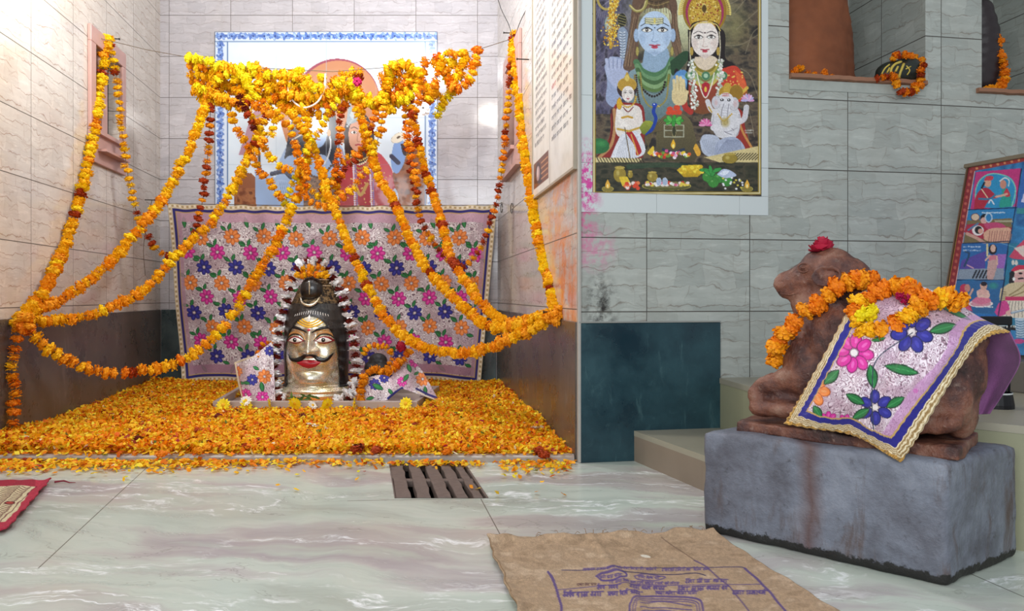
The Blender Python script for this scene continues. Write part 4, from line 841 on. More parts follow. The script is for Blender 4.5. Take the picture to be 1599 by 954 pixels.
    c.ell(*B(650, 265), 12, 15, 'd8a8a4'); c.curve([B(575, 250), B(585, 215), B(640, 180), B(740, 190), B(760, 225), B(650, 225)], 'c83050'); c.line([B(590, 245), B(650, 225), B(740, 222)], 3, 'e8d0c0'); c.line([B(585, 250), B(580, 320)], 8, '26242c'); c.line([B(640, 292), B(675, 290)], 2.6, '24202a'); c.ell(*B(600, 295), 2, 3, 'f0f0f0'); c.ell(*B(655, 248), 3, 1.6, '2a2028')
    c.curve([B(500, 400), B(530, 350), B(600, 325), B(720, 330), B(760, 420), B(740, 470), B(540, 450)], 'cdbb98'); c.line([B(560, 430), B(640, 380), B(700, 330)], 1.6, '8a7450', curve=True); c.line([B(580, 440), B(680, 400), B(730, 350)], 1.6, '8a7450', curve=True)
    c.line([B(515, 390), B(510, 470), B(560, 530)], 10, 'cdbb98', curve=True)
    for k in range(8): c.line([B(500, 400+k*18), B(535, 404+k*16)], 1, '7a6848')
    c.poly([B(530, 440), B(740, 440), B(740, 480), B(530, 475)], 'c83a68'); c.poly([B(520, 475), B(750, 475), B(790, 620), B(470, 615)], 'e0d4c4')
    for k in range(9): c.line([B(545+k*24, 480), B(500+k*34, 612)], 1.1, '8a8078')
    c.curve([B(440, 570), B(480, 490), B(540, 480), B(560, 560), B(480, 605)], 'd04a90'); c.ell(*B(560, 575), 5, 4, 'e0b0a8'); c.line([B(580, 575), B(900, 500)], 3.4, '7a90a8'); c.line([B(580, 572), B(900, 497)], 1, 'e0e8f0')
    c.poly([B(610, 620), B(700, 620), B(690, 780), B(620, 780)], 'b8c8d8')
    for k in range(7): c.line([B(615, 640+k*20), B(655, 650+k*20), B(695, 640+k*20)], 1.4, '4a7a9c', curve=True)
    c.ell(*B(640, 810), 9, 4, 'c04a88'); c.line([B(500, 0), B(700, 60), B(900, 10)], 1, '9fd0d8', .5); c.line([A(745, 140), A(690, 500), A(635, 830)], 1.6, '14264c'); c.line([B(555, 0), B(520, 310), B(470, 600)], 1.6, '14264c')
    for (y0, x0, x1) in ((835, 200, 640), (522, 250, 700)): c.line([A(x0, y0), A(x1, y0-20)], 1.4, '14264c')
    c.line([B(130, 303), B(520, 303)], 1.3, '14264c'); c.speck(.1, 1.2); return c
TLc = np.array([2.02, 3.20, 1.263]); dn = (np.array([1.80, 3.10, .350])-TLc)*.868; ee = np.array([.09, -.25, 0]); ee /= np.linalg.norm(ee)
Lw = .78; n, m = 330, 250
a_, b_ = np.meshgrid(np.linspace(0, 1, m), np.linspace(0, 1, n)); pos = TLc+a_[..., None]*ee*Lw+b_[..., None]*dn
nrm = np.cross(ee, dn); nrm /= np.linalg.norm(nrm); nrm = nrm*(-1 if nrm[1] > 0 else 1)
nrm = nrm if nrm.dot(-TLc) > 0 else -nrm
ch = thing('framed_chart', 'tall framed chart of small coloured story scenes leaning behind the stone bull', 'picture', (1.9, 2.95, .343))
cx, cy = photo(pos); o = sheet('printed_chart', pos, chart_art(), np.clip(cx, 1426, 1698), cy, 0, M['gloss']); local(ch, o)
bm = bmesh.new(); C4 = [TLc-nrm*.002, TLc+ee*Lw-nrm*.002, TLc+ee*Lw+dn-nrm*.002, TLc+dn-nrm*.002]
f = [bm.verts.new(v) for v in C4]; k_ = [bm.verts.new(v-nrm*.015) for v in C4]; bm.faces.new(f); bm.faces.new(k_)
for i in range(4): bm.faces.new((f[i], f[(i+1) % 4], k_[(i+1) % 4], k_[i]))
local(ch, obj('backing_board', fixn(bm), M['ledge']))
dnn = dn/np.linalg.norm(dn)
def rail(p0, p1, wv):
    q = [p0, p1, p1+wv*.018, p0+wv*.018]; a = [bm.verts.new(v+nrm*.010) for v in q]; b = [bm.verts.new(v-nrm*.018) for v in q]
    bm.faces.new(a); bm.faces.new(b)
    for i in range(4): bm.faces.new((a[i], a[(i+1) % 4], b[(i+1) % 4], b[i]))
bm = bmesh.new(); rail(TLc-ee*.002, TLc+dn-ee*.002, -ee*.25); local(ch, obj('frame_rail', bevel(fixn(bm), .002, 1), plain('dark_gilt_wood', '5e4632', .5)))
bm = bmesh.new(); rail(TLc-ee*.02, TLc+ee*Lw, -dnn); local(ch, obj('frame_rail', bevel(fixn(bm), .002, 1), plain('worn_frame_wood', '7a6c58', .6)))
# ================================================================ EMBROIDERY
def leaf(c, x, y, L, W, ang, col='1f7a3c', edge='0e3c22'):
    ca, sa = math.cos(ang), math.sin(ang)
    def q(t, w): return (x+ca*(t-.5)*L-sa*w*W/2, y+sa*(t-.5)*L+ca*w*W/2)
    up = [q(t, math.sin(PI*t)**.8) for t in np.linspace(0, 1, 9)]; dn = [q(t, -math.sin(PI*t)**.8) for t in np.linspace(1, 0, 9)]
    c.poly(up+dn, edge)
    up = [q(.06+t*.88, .72*math.sin(PI*t)**.8) for t in np.linspace(0, 1, 9)]; dn = [q(.06+t*.88, -.72*math.sin(PI*t)**.8) for t in np.linspace(1, 0, 9)]
    c.poly(up+dn, col); c.line([q(.08, 0), q(.92, 0)], max(.5, W*.07), '4aa860', .8)
EC = dict(pink=('d92a9c', 'f07ac8', '8a1466'), blue=('2b2a92', '4a48b8', '14144e'), orange=('ef8a3c', 'f8b070', 'b4561c'))
def eflower(c, x, y, R, kind, n=8, rot=0.2, squash=1.0, cen='e8e0e0'):
    a, b, e = EC[kind]
    for k in range(n):
        t = rot+2*PI*k/n; px, py = x+R*.62*math.cos(t), y+R*.62*math.sin(t)*squash
        c.ell(px, py, R*.42, R*.30, e, ang=math.atan2(math.sin(t)*squash, math.cos(t))); c.ell(px, py, R*.36, R*.25, a, ang=math.atan2(math.sin(t)*squash, math.cos(t))); c.ell(px+R*.02, py-R*.02, R*.18, R*.075, b, .7, ang=math.atan2(math.sin(t)*squash, math.cos(t)))
    c.ell(x, y, R*.2, R*.2*squash, cen, edge='9a8a90')
def sequins(c, cell=5.0, lo='9c8290', hi='f4eef0', seed=3, freq=9, al=.85):  # sequin meander pattern; the sequins' glint is put into its white colour
    n = smooth_noise(c.h, c.w, (cell*c.ss, cell*1.25*c.ss), np.random.default_rng(seed), 2); m = smooth_noise(c.h, c.w, 30*c.ss, np.random.default_rng(seed+1), 3)
    w = np.abs(np.sin(n*freq*PI)); big = smooth_noise(c.h, c.w, 60*c.ss, np.random.default_rng(seed+2), 3)[..., None]
    base = K(lo)*(1-big*.5)+K('c9a9a6')*big*.5
    k = np.clip((w-.5)*4, 0, 1)[..., None]*np.clip((m-.25)*3.5, .35, 1)[..., None]*al; base = base*(1-.45*np.clip((.3-w)*5, 0, 1)[..., None]); c.a = base*(1-k)+K(hi)*k
def cloth_art():
    X0, Y0, WW, HH = 262., 318., 513., 285.
    c = Canvas(X0-2, Y0-2, X0+WW+2, Y0+HH+2, 'b794a2', ss=3.2, seed=21); sequins(c, 6.5, seed=21, lo='a58c9e', hi='ffffff', freq=8)
    kinds = ['orange', 'pink', 'blue']
    for r in range(-0, 9):
        y = 368+24.2*r
        for n in range(-3, 13):
            x = 361+51.4*n-23.6*r+51.4*2*(r // 5)
            if x < X0+16 or x > X0+WW-16: continue
            j, jy = c.rng.normal(0, 1.2, 2); x2, y2 = x+j, y+jy
            leaf(c, x2-3+c.rng.normal(0, 1), y2-16, 13, 6, -1.25); leaf(c, x2-13, y2-12, 12, 6, .5+c.rng.normal(0, .2)); leaf(c, x2+15, y2+11, 13, 6.5, .35+c.rng.normal(0, .2))
            c.line([(x2+12, y2+9), (x2, y2)], .7, '24402c'); eflower(c, x2, y2, 12.5, kinds[r % 3], n=7 if r % 3 else 8, rot=c.rng.random())
    for n in range(11): leaf(c, 285+49*n, 345, 18, 7.5, 1.35+c.rng.normal(0, .15))
    for n in range(10): leaf(c, 300+51*n, 583, 17, 7, 1.3+c.rng.normal(0, .3))
    def band(d, w, col):
        for a, b in (((X0+d, Y0+d), (X0+WW-d, Y0+d)), ((X0+WW-d, Y0+d), (X0+WW-d, Y0+HH-d)), ((X0+WW-d, Y0+HH-d), (X0+d, Y0+HH-d)), ((X0+d, Y0+HH-d), (X0+d, Y0+d))): c.line([a, b], w, col)
    c.line([(X0, Y0+18), (X0+WW, Y0+18)], 16, 'c79db2', .85); c.line([(X0, Y0+HH-20), (X0+WW, Y0+HH-20)], 14, 'a97e96', .85); c.line([(X0+14, Y0), (X0+14, Y0+HH)], 9, 'b58fa2', .8); c.line([(X0+WW-14, Y0), (X0+WW-14, Y0+HH)], 9, 'b58fa2', .8)
    band(8.6, 4.6, '241f74'); band(11.6, 1.3, 'c9a85c'); band(3.0, 7.5, 'd8c8a8')
    for k in range(420):
        t = k/420*2*(WW+HH)
        x, y = (X0+t, Y0+3) if t < WW else (X0+WW-3, Y0+t-WW) if t < WW+HH else (X0+2*WW+HH-t, Y0+HH-3) if t < 2*WW+HH else (X0+3, Y0+2*(WW+HH)-t)
        c.ell(x, y, 1.7, 1.7, ['b8a070', 'efe4cc'][k % 2])
    return c
CA = cloth_art()
# the hung backdrop cloth
tl, tr, br_, bl_ = P(262, 319, 5.44), P(776, 321, 5.44), Vector((0, 0, 0)), None
bz0 = .012; YB = 5.55; vb = V0+(H-bz0)*F/YB
bl_ = P(285, vb, YB); br_ = P(750, vb, YB)
n, m = 400, 700
A_, B_ = np.meshgrid(np.linspace(0, 1, m), np.linspace(0, 1, n))
TL_, TR_, BL_, BR_ = [np.array(q) for q in (tl, tr, bl_, br_)]
pos = (TL_*(1-A_)[..., None]+TR_*A_[..., None])*(1-B_)[..., None]+(BL_*(1-A_)[..., None]+BR_*A_[..., None])*B_[..., None]
rip = .016*np.sin(A_*26+1.2*np.sin(B_*3))*(.35+.65*B_)+.010*np.sin(A_*61+B_*5)*B_+.012*np.sin(B_*9+A_*4)
pos[..., 1] += rip-.01
pos[..., 2] += (-.012*np.sin(PI*A_)+.004*np.sin(A_*90))*(1-B_)+(.045*np.sin(PI*np.clip(A_*1.0, 0, 1))**.5+.012*np.sin(A_*17))*B_**2
o = sheet('backdrop_cloth', pos, CA, 262+513*A_, 318+285*B_, .0015, M['cloth'])
tag(o, 'embroidered pink sequinned cloth with blue border hung behind the silver face', 'cloth')
bm = bmesh.new(); la = [P(250, 317, 5.50), P(262, 318, 5.445), P(520, 322, 5.44), P(776, 320, 5.445), P(790, 313, 5.45)]; tube(bm, la, .003, 5)
tag(obj('hanging_cord', bm, M['cord']), 'thin cord carrying the top edge of the backdrop cloth', 'cord')

# ================================================================ MARIGOLDS
def flower_mesh(name, seed, layers=3, npet=13, flat=.55, ruff=1.0):
    r = random.Random(seed); co = []; q = []
    for L in range(layers):
        z0 = (L-(layers-1)/2)*flat*.75; R = 1.0-.16*abs(L-(layers-1)/2)
        for k in range(npet):
            a = 2*PI*(k+r.random()*.7)/npet; w = PI/npet*r.uniform(1.1, 1.7); rr = R*r.uniform(.82, 1.08); zc = r.uniform(-.22, .22)*ruff; b = len(co)
            for i, (t, ww) in enumerate(((.18, .5), (.68, 1.0), (1.0, .72))):
                for j in (-1, 0, 1):
                    aa = a+j*w*ww; rad = rr*t*(1-.07*abs(j)*(i == 2))
                    co.append((rad*math.cos(aa), rad*math.sin(aa), z0+zc*t*t+(.10*ruff*(j != 0)*t*r.choice((-1, 1)))+.07*r.uniform(-1, 1)*t))
            for i in range(2):
                for j in range(2): q.append((b+i*3+j, b+i*3+j+1, b+i*3+j+4, b+i*3+j+3))
    nb = len(co); nu, nv = 9, 5      # dense heart
    for i in range(nv):
        ph = PI*(i+.5)/nv
        for k in range(nu):
            a = 2*PI*k/nu; s = r.uniform(.9, 1.1); co.append((.62*s*math.sin(ph)*math.cos(a), .62*s*math.sin(ph)*math.sin(a), flat*.62*s*math.cos(ph)))
    for i in range(nv-1):
        for k in range(nu): q.append((nb+i*nu+k, nb+i*nu+(k+1) % nu, nb+(i+1)*nu+(k+1) % nu, nb+(i+1)*nu+k))
    me = bpy.data.meshes.new(name); set_mesh(me, np.array(co), np.array(q), None, False); me.materials.append(M['petal']); return me
def petal_mat():
    t = NT('marigold_petal'); oi = t.n('ObjectInfo'); at = t.geo(); n = t.noise(at, 160, 2)
    hsv = t.n('HueSaturation'); t.put(hsv.inputs['Color'], oi.outputs['Color']); t.put(hsv.inputs['Hue'], t.math('MULTIPLY_ADD', n, .03, .487)); t.put(hsv.inputs['Value'], t.math('MULTIPLY_ADD', n, .7, .66))
    t.set(color=hsv.outputs[0], rough=.6, spec=.25)
    tr = t.n('BsdfTranslucent'); t.put(tr.inputs[0], hsv.outputs[0]); mx = t.n('MixShader'); mx.inputs[0].default_value = .14
    t.t.links.new(t.b.outputs[0], mx.inputs[1]); t.t.links.new(tr.outputs[0], mx.inputs[2]); t.t.links.new(mx.outputs[0], t.N['Material Output'].inputs[0]); return t.m
M['petal'] = petal_mat()
FM = [flower_mesh('marigold', 100+k) for k in range(10)]
def pom_mesh(name, seed, n=64, flat=.85):
    r = random.Random(seed); co = []; q = []
    for k in range(n):
        z = 1-2*(k+.5)/n; a = k*2.39996+r.uniform(-.3, .3); rr = math.sqrt(1-z*z); N_ = Vector((rr*math.cos(a), rr*math.sin(a), z)); T = N_.cross(Vector((r.gauss(0, 1), r.gauss(0, 1), r.gauss(0, 1)))).normalized(); B_ = N_.cross(T); b = len(co); sz = r.uniform(.18, .30); lift = r.uniform(.80, 1.02)
        for i in (-1, 0, 1):
            for j in (-1, 0, 1):
                p = N_*(lift-.26*(i < 0)+.08*(i == 1)-.09*abs(j)+r.uniform(-.03, .03))+T*(i*sz+.1)+B_*(j*sz*.9); co.append((p.x, p.y, p.z*flat))
        for i in range(2):
            for j in range(2): q.append((b+i*3+j, b+i*3+j+1, b+i*3+j+4, b+i*3+j+3))
    nb = len(co); nu, nv = 10, 6
    for i in range(nv):
        ph = PI*(i+.5)/nv
        for k in range(nu): co.append((.8*math.sin(ph)*math.cos(2*PI*k/nu), .8*math.sin(ph)*math.sin(2*PI*k/nu), flat*.8*math.cos(ph)))
    for i in range(nv-1):
        for k in range(nu): q.append((nb+i*nu+k, nb+i*nu+(k+1) % nu, nb+(i+1)*nu+(k+1) % nu, nb+(i+1)*nu+k))
    me = bpy.data.meshes.new(name); set_mesh(me, np.array(co), np.array(q), None, False); me.materials.append(M['petal']); return me
FB = [pom_mesh('marigold_round', 200+k) for k in range(8)]
FM = FM[:6]+[pom_mesh('marigold_round', 400+k, 46, .6) for k in range(7)]
WM = [flower_mesh('white_blossom', 300+k, 2, 9, .5, 1.3) for k in range(4)]
PC = {k: (*S2L(hexc(v)), 1) for k, v in dict(L='f2de1e', Y='f6cb14', G='f4b614', O='f09a16', D='ea7e10', R='a8380f', M='6e1c18', W='ffffff', C='7a2018', P='c02060').items()}
def pal(s): return lambda t, r: PC['R'] if 'R' in s and r.random() < (.3 if s[0] in 'DM' else .08) else PC[r.choice(s.replace('R', ''))]
def pal2(a, b, rs=.03): return lambda t, r: PC['R'] if r.random() < rs else PC[r.choice(a if r.random() > t else b)]
GCOUNT = {}
def garland(pts, label, step=.040, d=.068, col=pal('GO'), group=None, name='marigold_garland', meshes=None, jit=.004, cat='garland', thick=1.0, cord=True, seed=0, world=False, part='marigold_flower', lab2=None):
    W = np.array([np.array(p if world else P(*p)) for p in pts]); curve = resample(catmull(W, 14), step); r = random.Random(seed*77+len(pts))
    if len(curve) > 99: curve = resample(catmull(W, 14), step*len(curve)/98)
    base = curve[0].copy(); g = thing(name, label, cat, tuple(base), group)
    if cord:
        bm = bmesh.new(); tube(bm, [Vector(p)-Vector(base) for p in curve], .0022, 5); obj('string', bm, M['cord'], g)
    ms = meshes or FM
    for i, p in enumerate(curve):
        t = Vector(curve[min(i+1, len(curve)-1)]-curve[max(i-1, 0)]).normalized(); t = (t+Vector((r.gauss(0, .16), r.gauss(0, .16), r.gauss(0, .16)))).normalized()
        o = bpy.data.objects.new(part, r.choice(ms)); COL.objects.link(o); o.parent = g
        cc_ = col(i/max(1, len(curve)-1), r); s = d/2*r.uniform(.86, 1.14)*(.72 if cc_ == PC['C'] else 1); R3 = t.to_track_quat('Z', 'Y').to_matrix().to_4x4() @ Matrix.Rotation(r.random()*6.28, 4, 'Z')
        o.matrix_local = Matrix.Translation(Vector(p-base)+Vector((r.gauss(0, jit), r.gauss(0, jit), r.gauss(0, jit)))) @ R3 @ Matrix.Diagonal((s, s, s*thick, 1))
        o.color = cc_
    return g
def nail(p, d, parent=None, nm='nail', lab=None):
    bm = bmesh.new(); p = Vector(p); d = Vector(d); tube(bm, [p-d*.005, p+d*.07], .0035, 6); tube(bm, [p+d*.068, p+d*.074], .007, 8)
    o = obj(nm, bm, M['nail']); return tag(o, lab, 'nail')
LW_ = W_L.n; RW_ = W_R.n
nail(W_L.hit(168, 60), LW_, lab='iron nail above the framed window on the left wall')
nail(W_L.hit(226, 312), LW_, lab='bare iron nail on the left wall near the cloth corner')
nail(W_L.hit(30, 497), LW_, lab='iron nail where four garlands meet at the left edge')
nail(W_R.hit(803, 52), RW_, lab='iron nail above the framed window on the right alcove wall')
nail(W_R.hit(872, 487), RW_, lab='iron nail where garlands meet on the right alcove wall')
nail(W_R.hit(826, 93), RW_, lab='iron nail beside the top of the right window frame')
yL = lambda u: 1.8475/((U0-u)/F-.1605)         # distance of left wall at photo column u
yR = lambda u: .7223/((u-U0)/F+.1468)
A = garland
SW = 4.70
A([(168, 62, yL(168)-.06), (155, 150, 4.45), (140, 240, 4.30), (120, 325, 4.12), (97, 395, 3.93), (68, 455, 3.70), (33, 497, 3.50)], 'yellow-orange marigold garland running from the left window down to the left-edge knot', d=.070, col=pal2('YYG', 'GGO'), seed=1)
A([(172, 60, yL(172)-.08), (183, 130, 4.62), (190, 200, 4.66), (201, 280, 4.70), (215, 335, 4.75), (238, 382, 4.80), (266, 400, 4.85), (296, 380, 4.85), (313, 330, 4.8), (323, 260, 4.75), (329, 165, SW)], 'marigold garland hanging in a deep loop between left window and left end of swag', d=.058, step=.044, col=pal2('YGG', 'GOR', .12), seed=2)
A([(34, 496, 3.52), (62, 482, 3.62), (100, 465, 3.75), (150, 430, 3.92), (200, 378, 4.12), (240, 330, 4.28), (267, 290, 4.40), (292, 240, 4.5), (310, 195, 4.6), (324, 158, SW)], 'straight marigold garland from left-edge knot up to the left end of swag', d=.070, col=pal2('GO', 'YG'), seed=3)
A([(36, 500, 3.50), (90, 499, 3.66), (150, 489, 3.82), (200, 468, 3.96), (240, 440, 4.1), (270, 403, 4.2), (300, 375, 4.3), (330, 345, 4.38), (360, 300, 4.47), (385, 250, 4.55), (408, 200, 4.65), (424, 158, SW)], 'sagging marigold garland from left-edge knot to the swag above the trident', d=.068, col=pal2('OG', 'YG'), seed=4)
A([(36, 506, 3.47), (75, 545, 3.52), (130, 573, 3.62), (180, 583, 3.72), (240, 577, 3.85), (300, 555, 3.98), (340, 520, 4.08), (370, 480, 4.17), (400, 430, 4.27), (430, 385, 4.38), (450, 340, 4.48), (470, 290, 4.56), (482, 240, 4.63), (478, 180, SW)], 'lowest left marigold garland dipping in front of the granite dado', d=.070, step=.041, col=pal2('DOG', 'GYO'), seed=5)
A([(27, 502, 3.46), (24, 540, 3.45), (20, 580, 3.44), (24, 620, 3.43), (21, 655, 3.42), (13, 688, 3.40)], 'vertical orange marigold garland hanging from left-edge knot to the petals', d=.062, step=.044, col=pal2('OG', 'DO'), seed=6)
A([(36, 497, 3.45), (30, 508, 3.43), (40, 515, 3.42), (46, 505, 3.42), (40, 496, 3.42)], 'small bunched knot of marigolds at the left edge', d=.066, step=.042, col=pal('ODR'), seed=7, cord=False)
A([(802, 55, yR(802)-.08), (809, 130, 4.55), (815, 200, 4.40), (825, 275, 4.15), (838, 350, 3.90), (850, 400, 3.75), (862, 450, 3.57), (870, 484, 3.42)], 'thick marigold garland from the right window down to the right knot', d=.078, step=.042, col=pal2('GYG', 'GOY', .06), seed=8)
A([(800, 62, yR(800)-.1), (796, 130, 4.70), (790, 200, 4.72), (783, 270, 4.75), (772, 330, 4.78), (757, 372, 4.8), (738, 405, 4.82), (718, 418, 4.82), (695, 402, 4.8), (668, 365, 4.78), (655, 335, 4.76), (646, 290, 4.74), (637, 235, 4.72), (632, 160, SW)], 'marigold garland looping from the right window to swag across the cloth corner', d=.056, step=.043, col=pal2('OGD', 'GOR', .12), seed=9)
A([(870, 488, 3.42), (845, 495, 3.52), (800, 503, 3.68), (765, 487, 3.82), (740, 458, 3.94), (722, 430, 4.05), (704, 400, 4.15), (690, 350, 4.3), (676, 304, 4.42), (664, 270, 4.5), (655, 235, 4.57), (648, 200, 4.63), (640, 150, SW)], 'rightmost swag garland running straight down to the right knot', d=.066, col=pal2('OGG', 'GOR', .08), seed=10)
A([(868, 492, 3.40), (830, 499, 3.52), (790, 512, 3.66), (752, 503, 3.79), (728, 482, 3.88), (700, 455, 3.98), (672, 425, 4.08), (648, 390, 4.18), (630, 350, 4.28), (608, 303, 4.42), (596, 285, 4.48), (584, 255, 4.55), (572, 220, 4.62), (560, 160, SW)], 'marigold garland from swag centre over the cloth to right knot, middle one', d=.068, col=pal2('OGG', 'GGO', .06), seed=11)
A([(868, 494, 3.38), (830, 513, 3.48), (790, 532, 3.58), (745, 548, 3.68), (700, 550, 3.78), (658, 540, 3.88), (620, 515, 3.98), (592, 480, 4.08), (566, 430, 4.2), (545, 385, 4.3), (530, 345, 4.4), (512, 305, 4.5), (502, 270, 4.57), (492, 235, 4.63), (466, 190, 4.66), (440, 165, SW)], 'lowest right marigold garland sweeping beneath the others to right knot', d=.068, step=.041, col=pal2('OGG', 'GYG', .05), seed=12)
A([(874, 482, 3.36), (876, 492, 3.35), (868, 500, 3.34), (862, 490, 3.34)], 'small bunched knot of marigolds on the right alcove wall', d=.062, step=.036, col=pal('OOR'), seed=13, cord=False)
# crossing strands below the swag
GS = 'crossing marigold strands hanging below the swag'
for k, (pts, c) in enumerate([
    ([(600, 160), (594, 203), (584, 228), (558, 240), (534, 253), (523, 275), (530, 300)], 'GYO'),
    ([(588, 175), (578, 201), (566, 228), (560, 245), (538, 262), (524, 290)], 'DRO'),
    ([(532, 170), (530, 205), (528, 240), (520, 280), (505, 300)], 'DRO'),
    ([(527, 158), (514, 175), (500, 203), (487, 225), (476, 246), (462, 278), (450, 300), (446, 316)], 'YGL'),
    ([(433, 175), (445, 190), (456, 205), (462, 230), (468, 262), (478, 290), (500, 308), (530, 310), (550, 296), (566, 274), (583, 254), (578, 225), (566, 198), (556, 170)], 'GOY'),
    ([(363, 180), (368, 198), (380, 218), (390, 233), (404, 262), (418, 280), (430, 300), (440, 308)], 'OGR'),
    ([(380, 165), (395, 185), (410, 205), (416, 235), (436, 257), (456, 268), (475, 272)], 'OGY'),
    ([(470, 250), (480, 275), (474, 300), (488, 318), (512, 322), (534, 310)], 'ODR'),
    ([(410, 160), (420, 172), (428, 195), (412, 222), (398, 240), (380, 262)], 'GYO'),
    ([(372, 150), (378, 165), (388, 182), (396, 200)], 'MMR'),
    ([(660, 140), (652, 165), (640, 190), (640, 225), (648, 260), (652, 300)], 'ODR')]):
    A([(u, v, 4.62-.02*k) for u, v in pts], ['yellow strand dropping from swag onto the goddess face', 'dark orange strand beside the goddess face in mural', 'rust strand dropping left of the goddess face', 'bright yellow strand slanting across the blue god', 'long loop strand bottoming just above the cloth edge', 'mixed orange strand slanting over the brown rocks', 'orange strand crossing the trident of the mural', 'small orange loop resting above the cloth edge', 'golden strand curling left below the swag', 'short maroon strand near the swag left end', 'rust-flecked strand in front of the drum arm'][k], d=.058, step=.043, col=pal(c), group=GS, seed=20+k)
# the swag itself: bundled strands draped along the cord
swag = [([(296, 90), (330, 97), (365, 108), (395, 104), (420, 118), (455, 116), (472, 128), (500, 140)], 'YLG'),
        ([(297, 103), (330, 108), (362, 122), (395, 117), (425, 132), (452, 135), (478, 150), (510, 152), (540, 142)], 'YGO'),
        ([(299, 116), (332, 121), (360, 133), (395, 131), (428, 145), (455, 150), (482, 163), (515, 158), (545, 150), (575, 152)], 'YGG'),
        ([(301, 129), (332, 134), (362, 143), (395, 145), (425, 157), (452, 165), (478, 175), (510, 178), (540, 165), (562, 145)], 'GOD'),
        ([(304, 142), (330, 147), (355, 155), (385, 158), (410, 170), (432, 178)], 'OGR'),
        ([(312, 154), (335, 157), (352, 164), (376, 168)], 'YG'),
        ([(298, 97), (318, 104), (338, 122), (352, 132)], 'YLG'),
        ([(303, 136), (318, 142), (336, 130), (352, 112), (372, 112), (386, 126), (392, 146), (380, 160)], 'YLG'),
        ([(408, 120), (418, 138), (432, 158), (452, 172), (474, 166)], 'GYO'),
        ([(612, 106), (640, 104), (646, 128), (636, 148), (616, 160), (600, 150)], 'YLG'),
        ([(590, 164), (602, 146), (610, 130), (622, 116)], 'YGO'),
        ([(375, 104), (368, 118), (372, 140), (385, 155), (400, 150), (404, 125), (398, 106)], 'YLG'),
        ([(384, 110), (384, 130), (392, 142)], 'YG'),
        ([(413, 112), (425, 128), (436, 150), (452, 168), (470, 158), (466, 132), (455, 114)], 'YGO'),
        ([(438, 112), (440, 130), (446, 148), (462, 150)], 'GO'),
        ([(470, 114), (476, 132), (486, 152), (498, 144), (503, 118)], 'LY'),
        ([(482, 120), (478, 144), (470, 158), (492, 164), (512, 150)], 'YO'),
        ([(508, 160), (522, 128), (545, 114), (560, 120), (562, 140)], 'GOR'),
        ([(515, 148), (532, 124), (552, 132), (560, 155), (590, 158), (604, 138), (610, 116)], 'YLG'),
        ([(512, 166), (535, 142), (556, 148), (572, 162), (600, 156), (622, 140), (648, 120)], 'YGD'),
        ([(560, 150), (590, 168), (612, 150), (640, 132), (668, 140), (690, 155)], 'LYG'),
        ([(604, 108), (620, 100), (645, 103), (655, 120), (650, 145), (628, 158)], 'LGY'),
        ([(598, 120), (615, 112), (636, 116), (642, 135), (630, 150), (612, 152)], 'GOR'),
        ([(600, 132), (620, 126), (630, 142), (618, 166), (606, 172)], 'OYG'),
        ([(664, 92), (660, 108), (657, 124), (668, 142), (672, 160)], 'ODR'),
        ([(684, 90), (690, 108), (702, 128), (714, 138), (728, 132), (738, 112), (744, 78)], 'OGD'),
        ([(700, 86), (706, 102), (716, 112), (722, 100), (726, 82)], 'YLG'),
        ([(682, 98), (694, 118), (706, 138), (698, 152), (688, 165), (682, 178)], 'YLG'),
        ([(710, 84), (696, 90), (688, 102), (684, 120), (676, 138), (670, 150)], 'GYO'),
        ([(724, 86), (722, 108), (712, 126), (700, 112)], 'GY')]
for k, (pts, c) in enumerate(swag):
    u = pts[len(pts)//2][0]; tot = sum(1 for _ in swag)
    if k < 6: lab = 'lengthwise swag strand of marigolds at the left, %s' % ['uppermost yellow row', 'second row from top', 'third row, golden', 'fourth row, orange tinged', 'fifth row, rust flecked', 'short lowest row'][k]
    else: lab = 'short looped marigold strand bunched in the swag, %s' % ('left part by mural corner' if u < 430 else 'centre left part' if u < 520 else 'centre part above red flower' if u < 600 else 'right part over the mural edge' if u < 675 else 'right end past the mural')
    dY = (k*37 % 7)*.018
    A([(a, b, SW-.05+dY) for a, b in pts], lab, d=.072, step=.036, col=pal(c), group='marigold strands of the swag', seed=60+k, jit=.007)
# thin suspension cord, wires
bm = bmesh.new(); tube(bm, [W_L.hit(152, 60)+LW_*.02, P(230, 78, 4.75), P(297, 90, SW), P(400, 106, SW), P(520, 112, SW), P(620, 104, SW), P(745, 78, SW), W_R.hit(803, 62)+RW_*.03], .0022, 5)
tag(obj('suspension_cord', bm, M['cord']), 'thin dark string stretched across the alcove carrying the marigold swag', 'string')
bm = bmesh.new()
for pts in ([(800, 60, 4.7), (795, 40, 4.72), (783, 15, 4.8), (775, -10, 4.9)], [(804, 58, 4.66), (812, 35, 4.5), (822, 15, 4.35), (838, -8, 4.1)]): tube(bm, catmull([P(*q) for q in pts], 6), .0025, 5)
tag(obj('electric_wire', bm, M['wire']), 'thin dark wires running up from the nail above the right window', 'wire')
bm = bmesh.new(); tube(bm, catmull([W_L.hit(226, 312)+LW_*.05, W_L.hit(228, 335)+LW_*.02, W_L.hit(222, 385)+LW_*.01, W_L.hit(225, 430)+LW_*.008], 6), .0022, 5); tag(obj('loose_thread', bm, M['cord']), 'pale thread dangling from the bare nail on left wall', 'thread')
bm = bmesh.new(); tube(bm, catmull([(a, b, 0) if False else P(a, b, 4.66) for a, b in ((456, 118), (450, 140), (458, 158), (475, 168), (495, 160), (506, 140), (508, 115))], 8), .006, 6); tag(obj('white_thread_loop', bm, plain('white_yarn', 'e6e0d4', .9, bump=.6, bs=300)), 'white flower thread looped in the middle of the swag', 'thread')
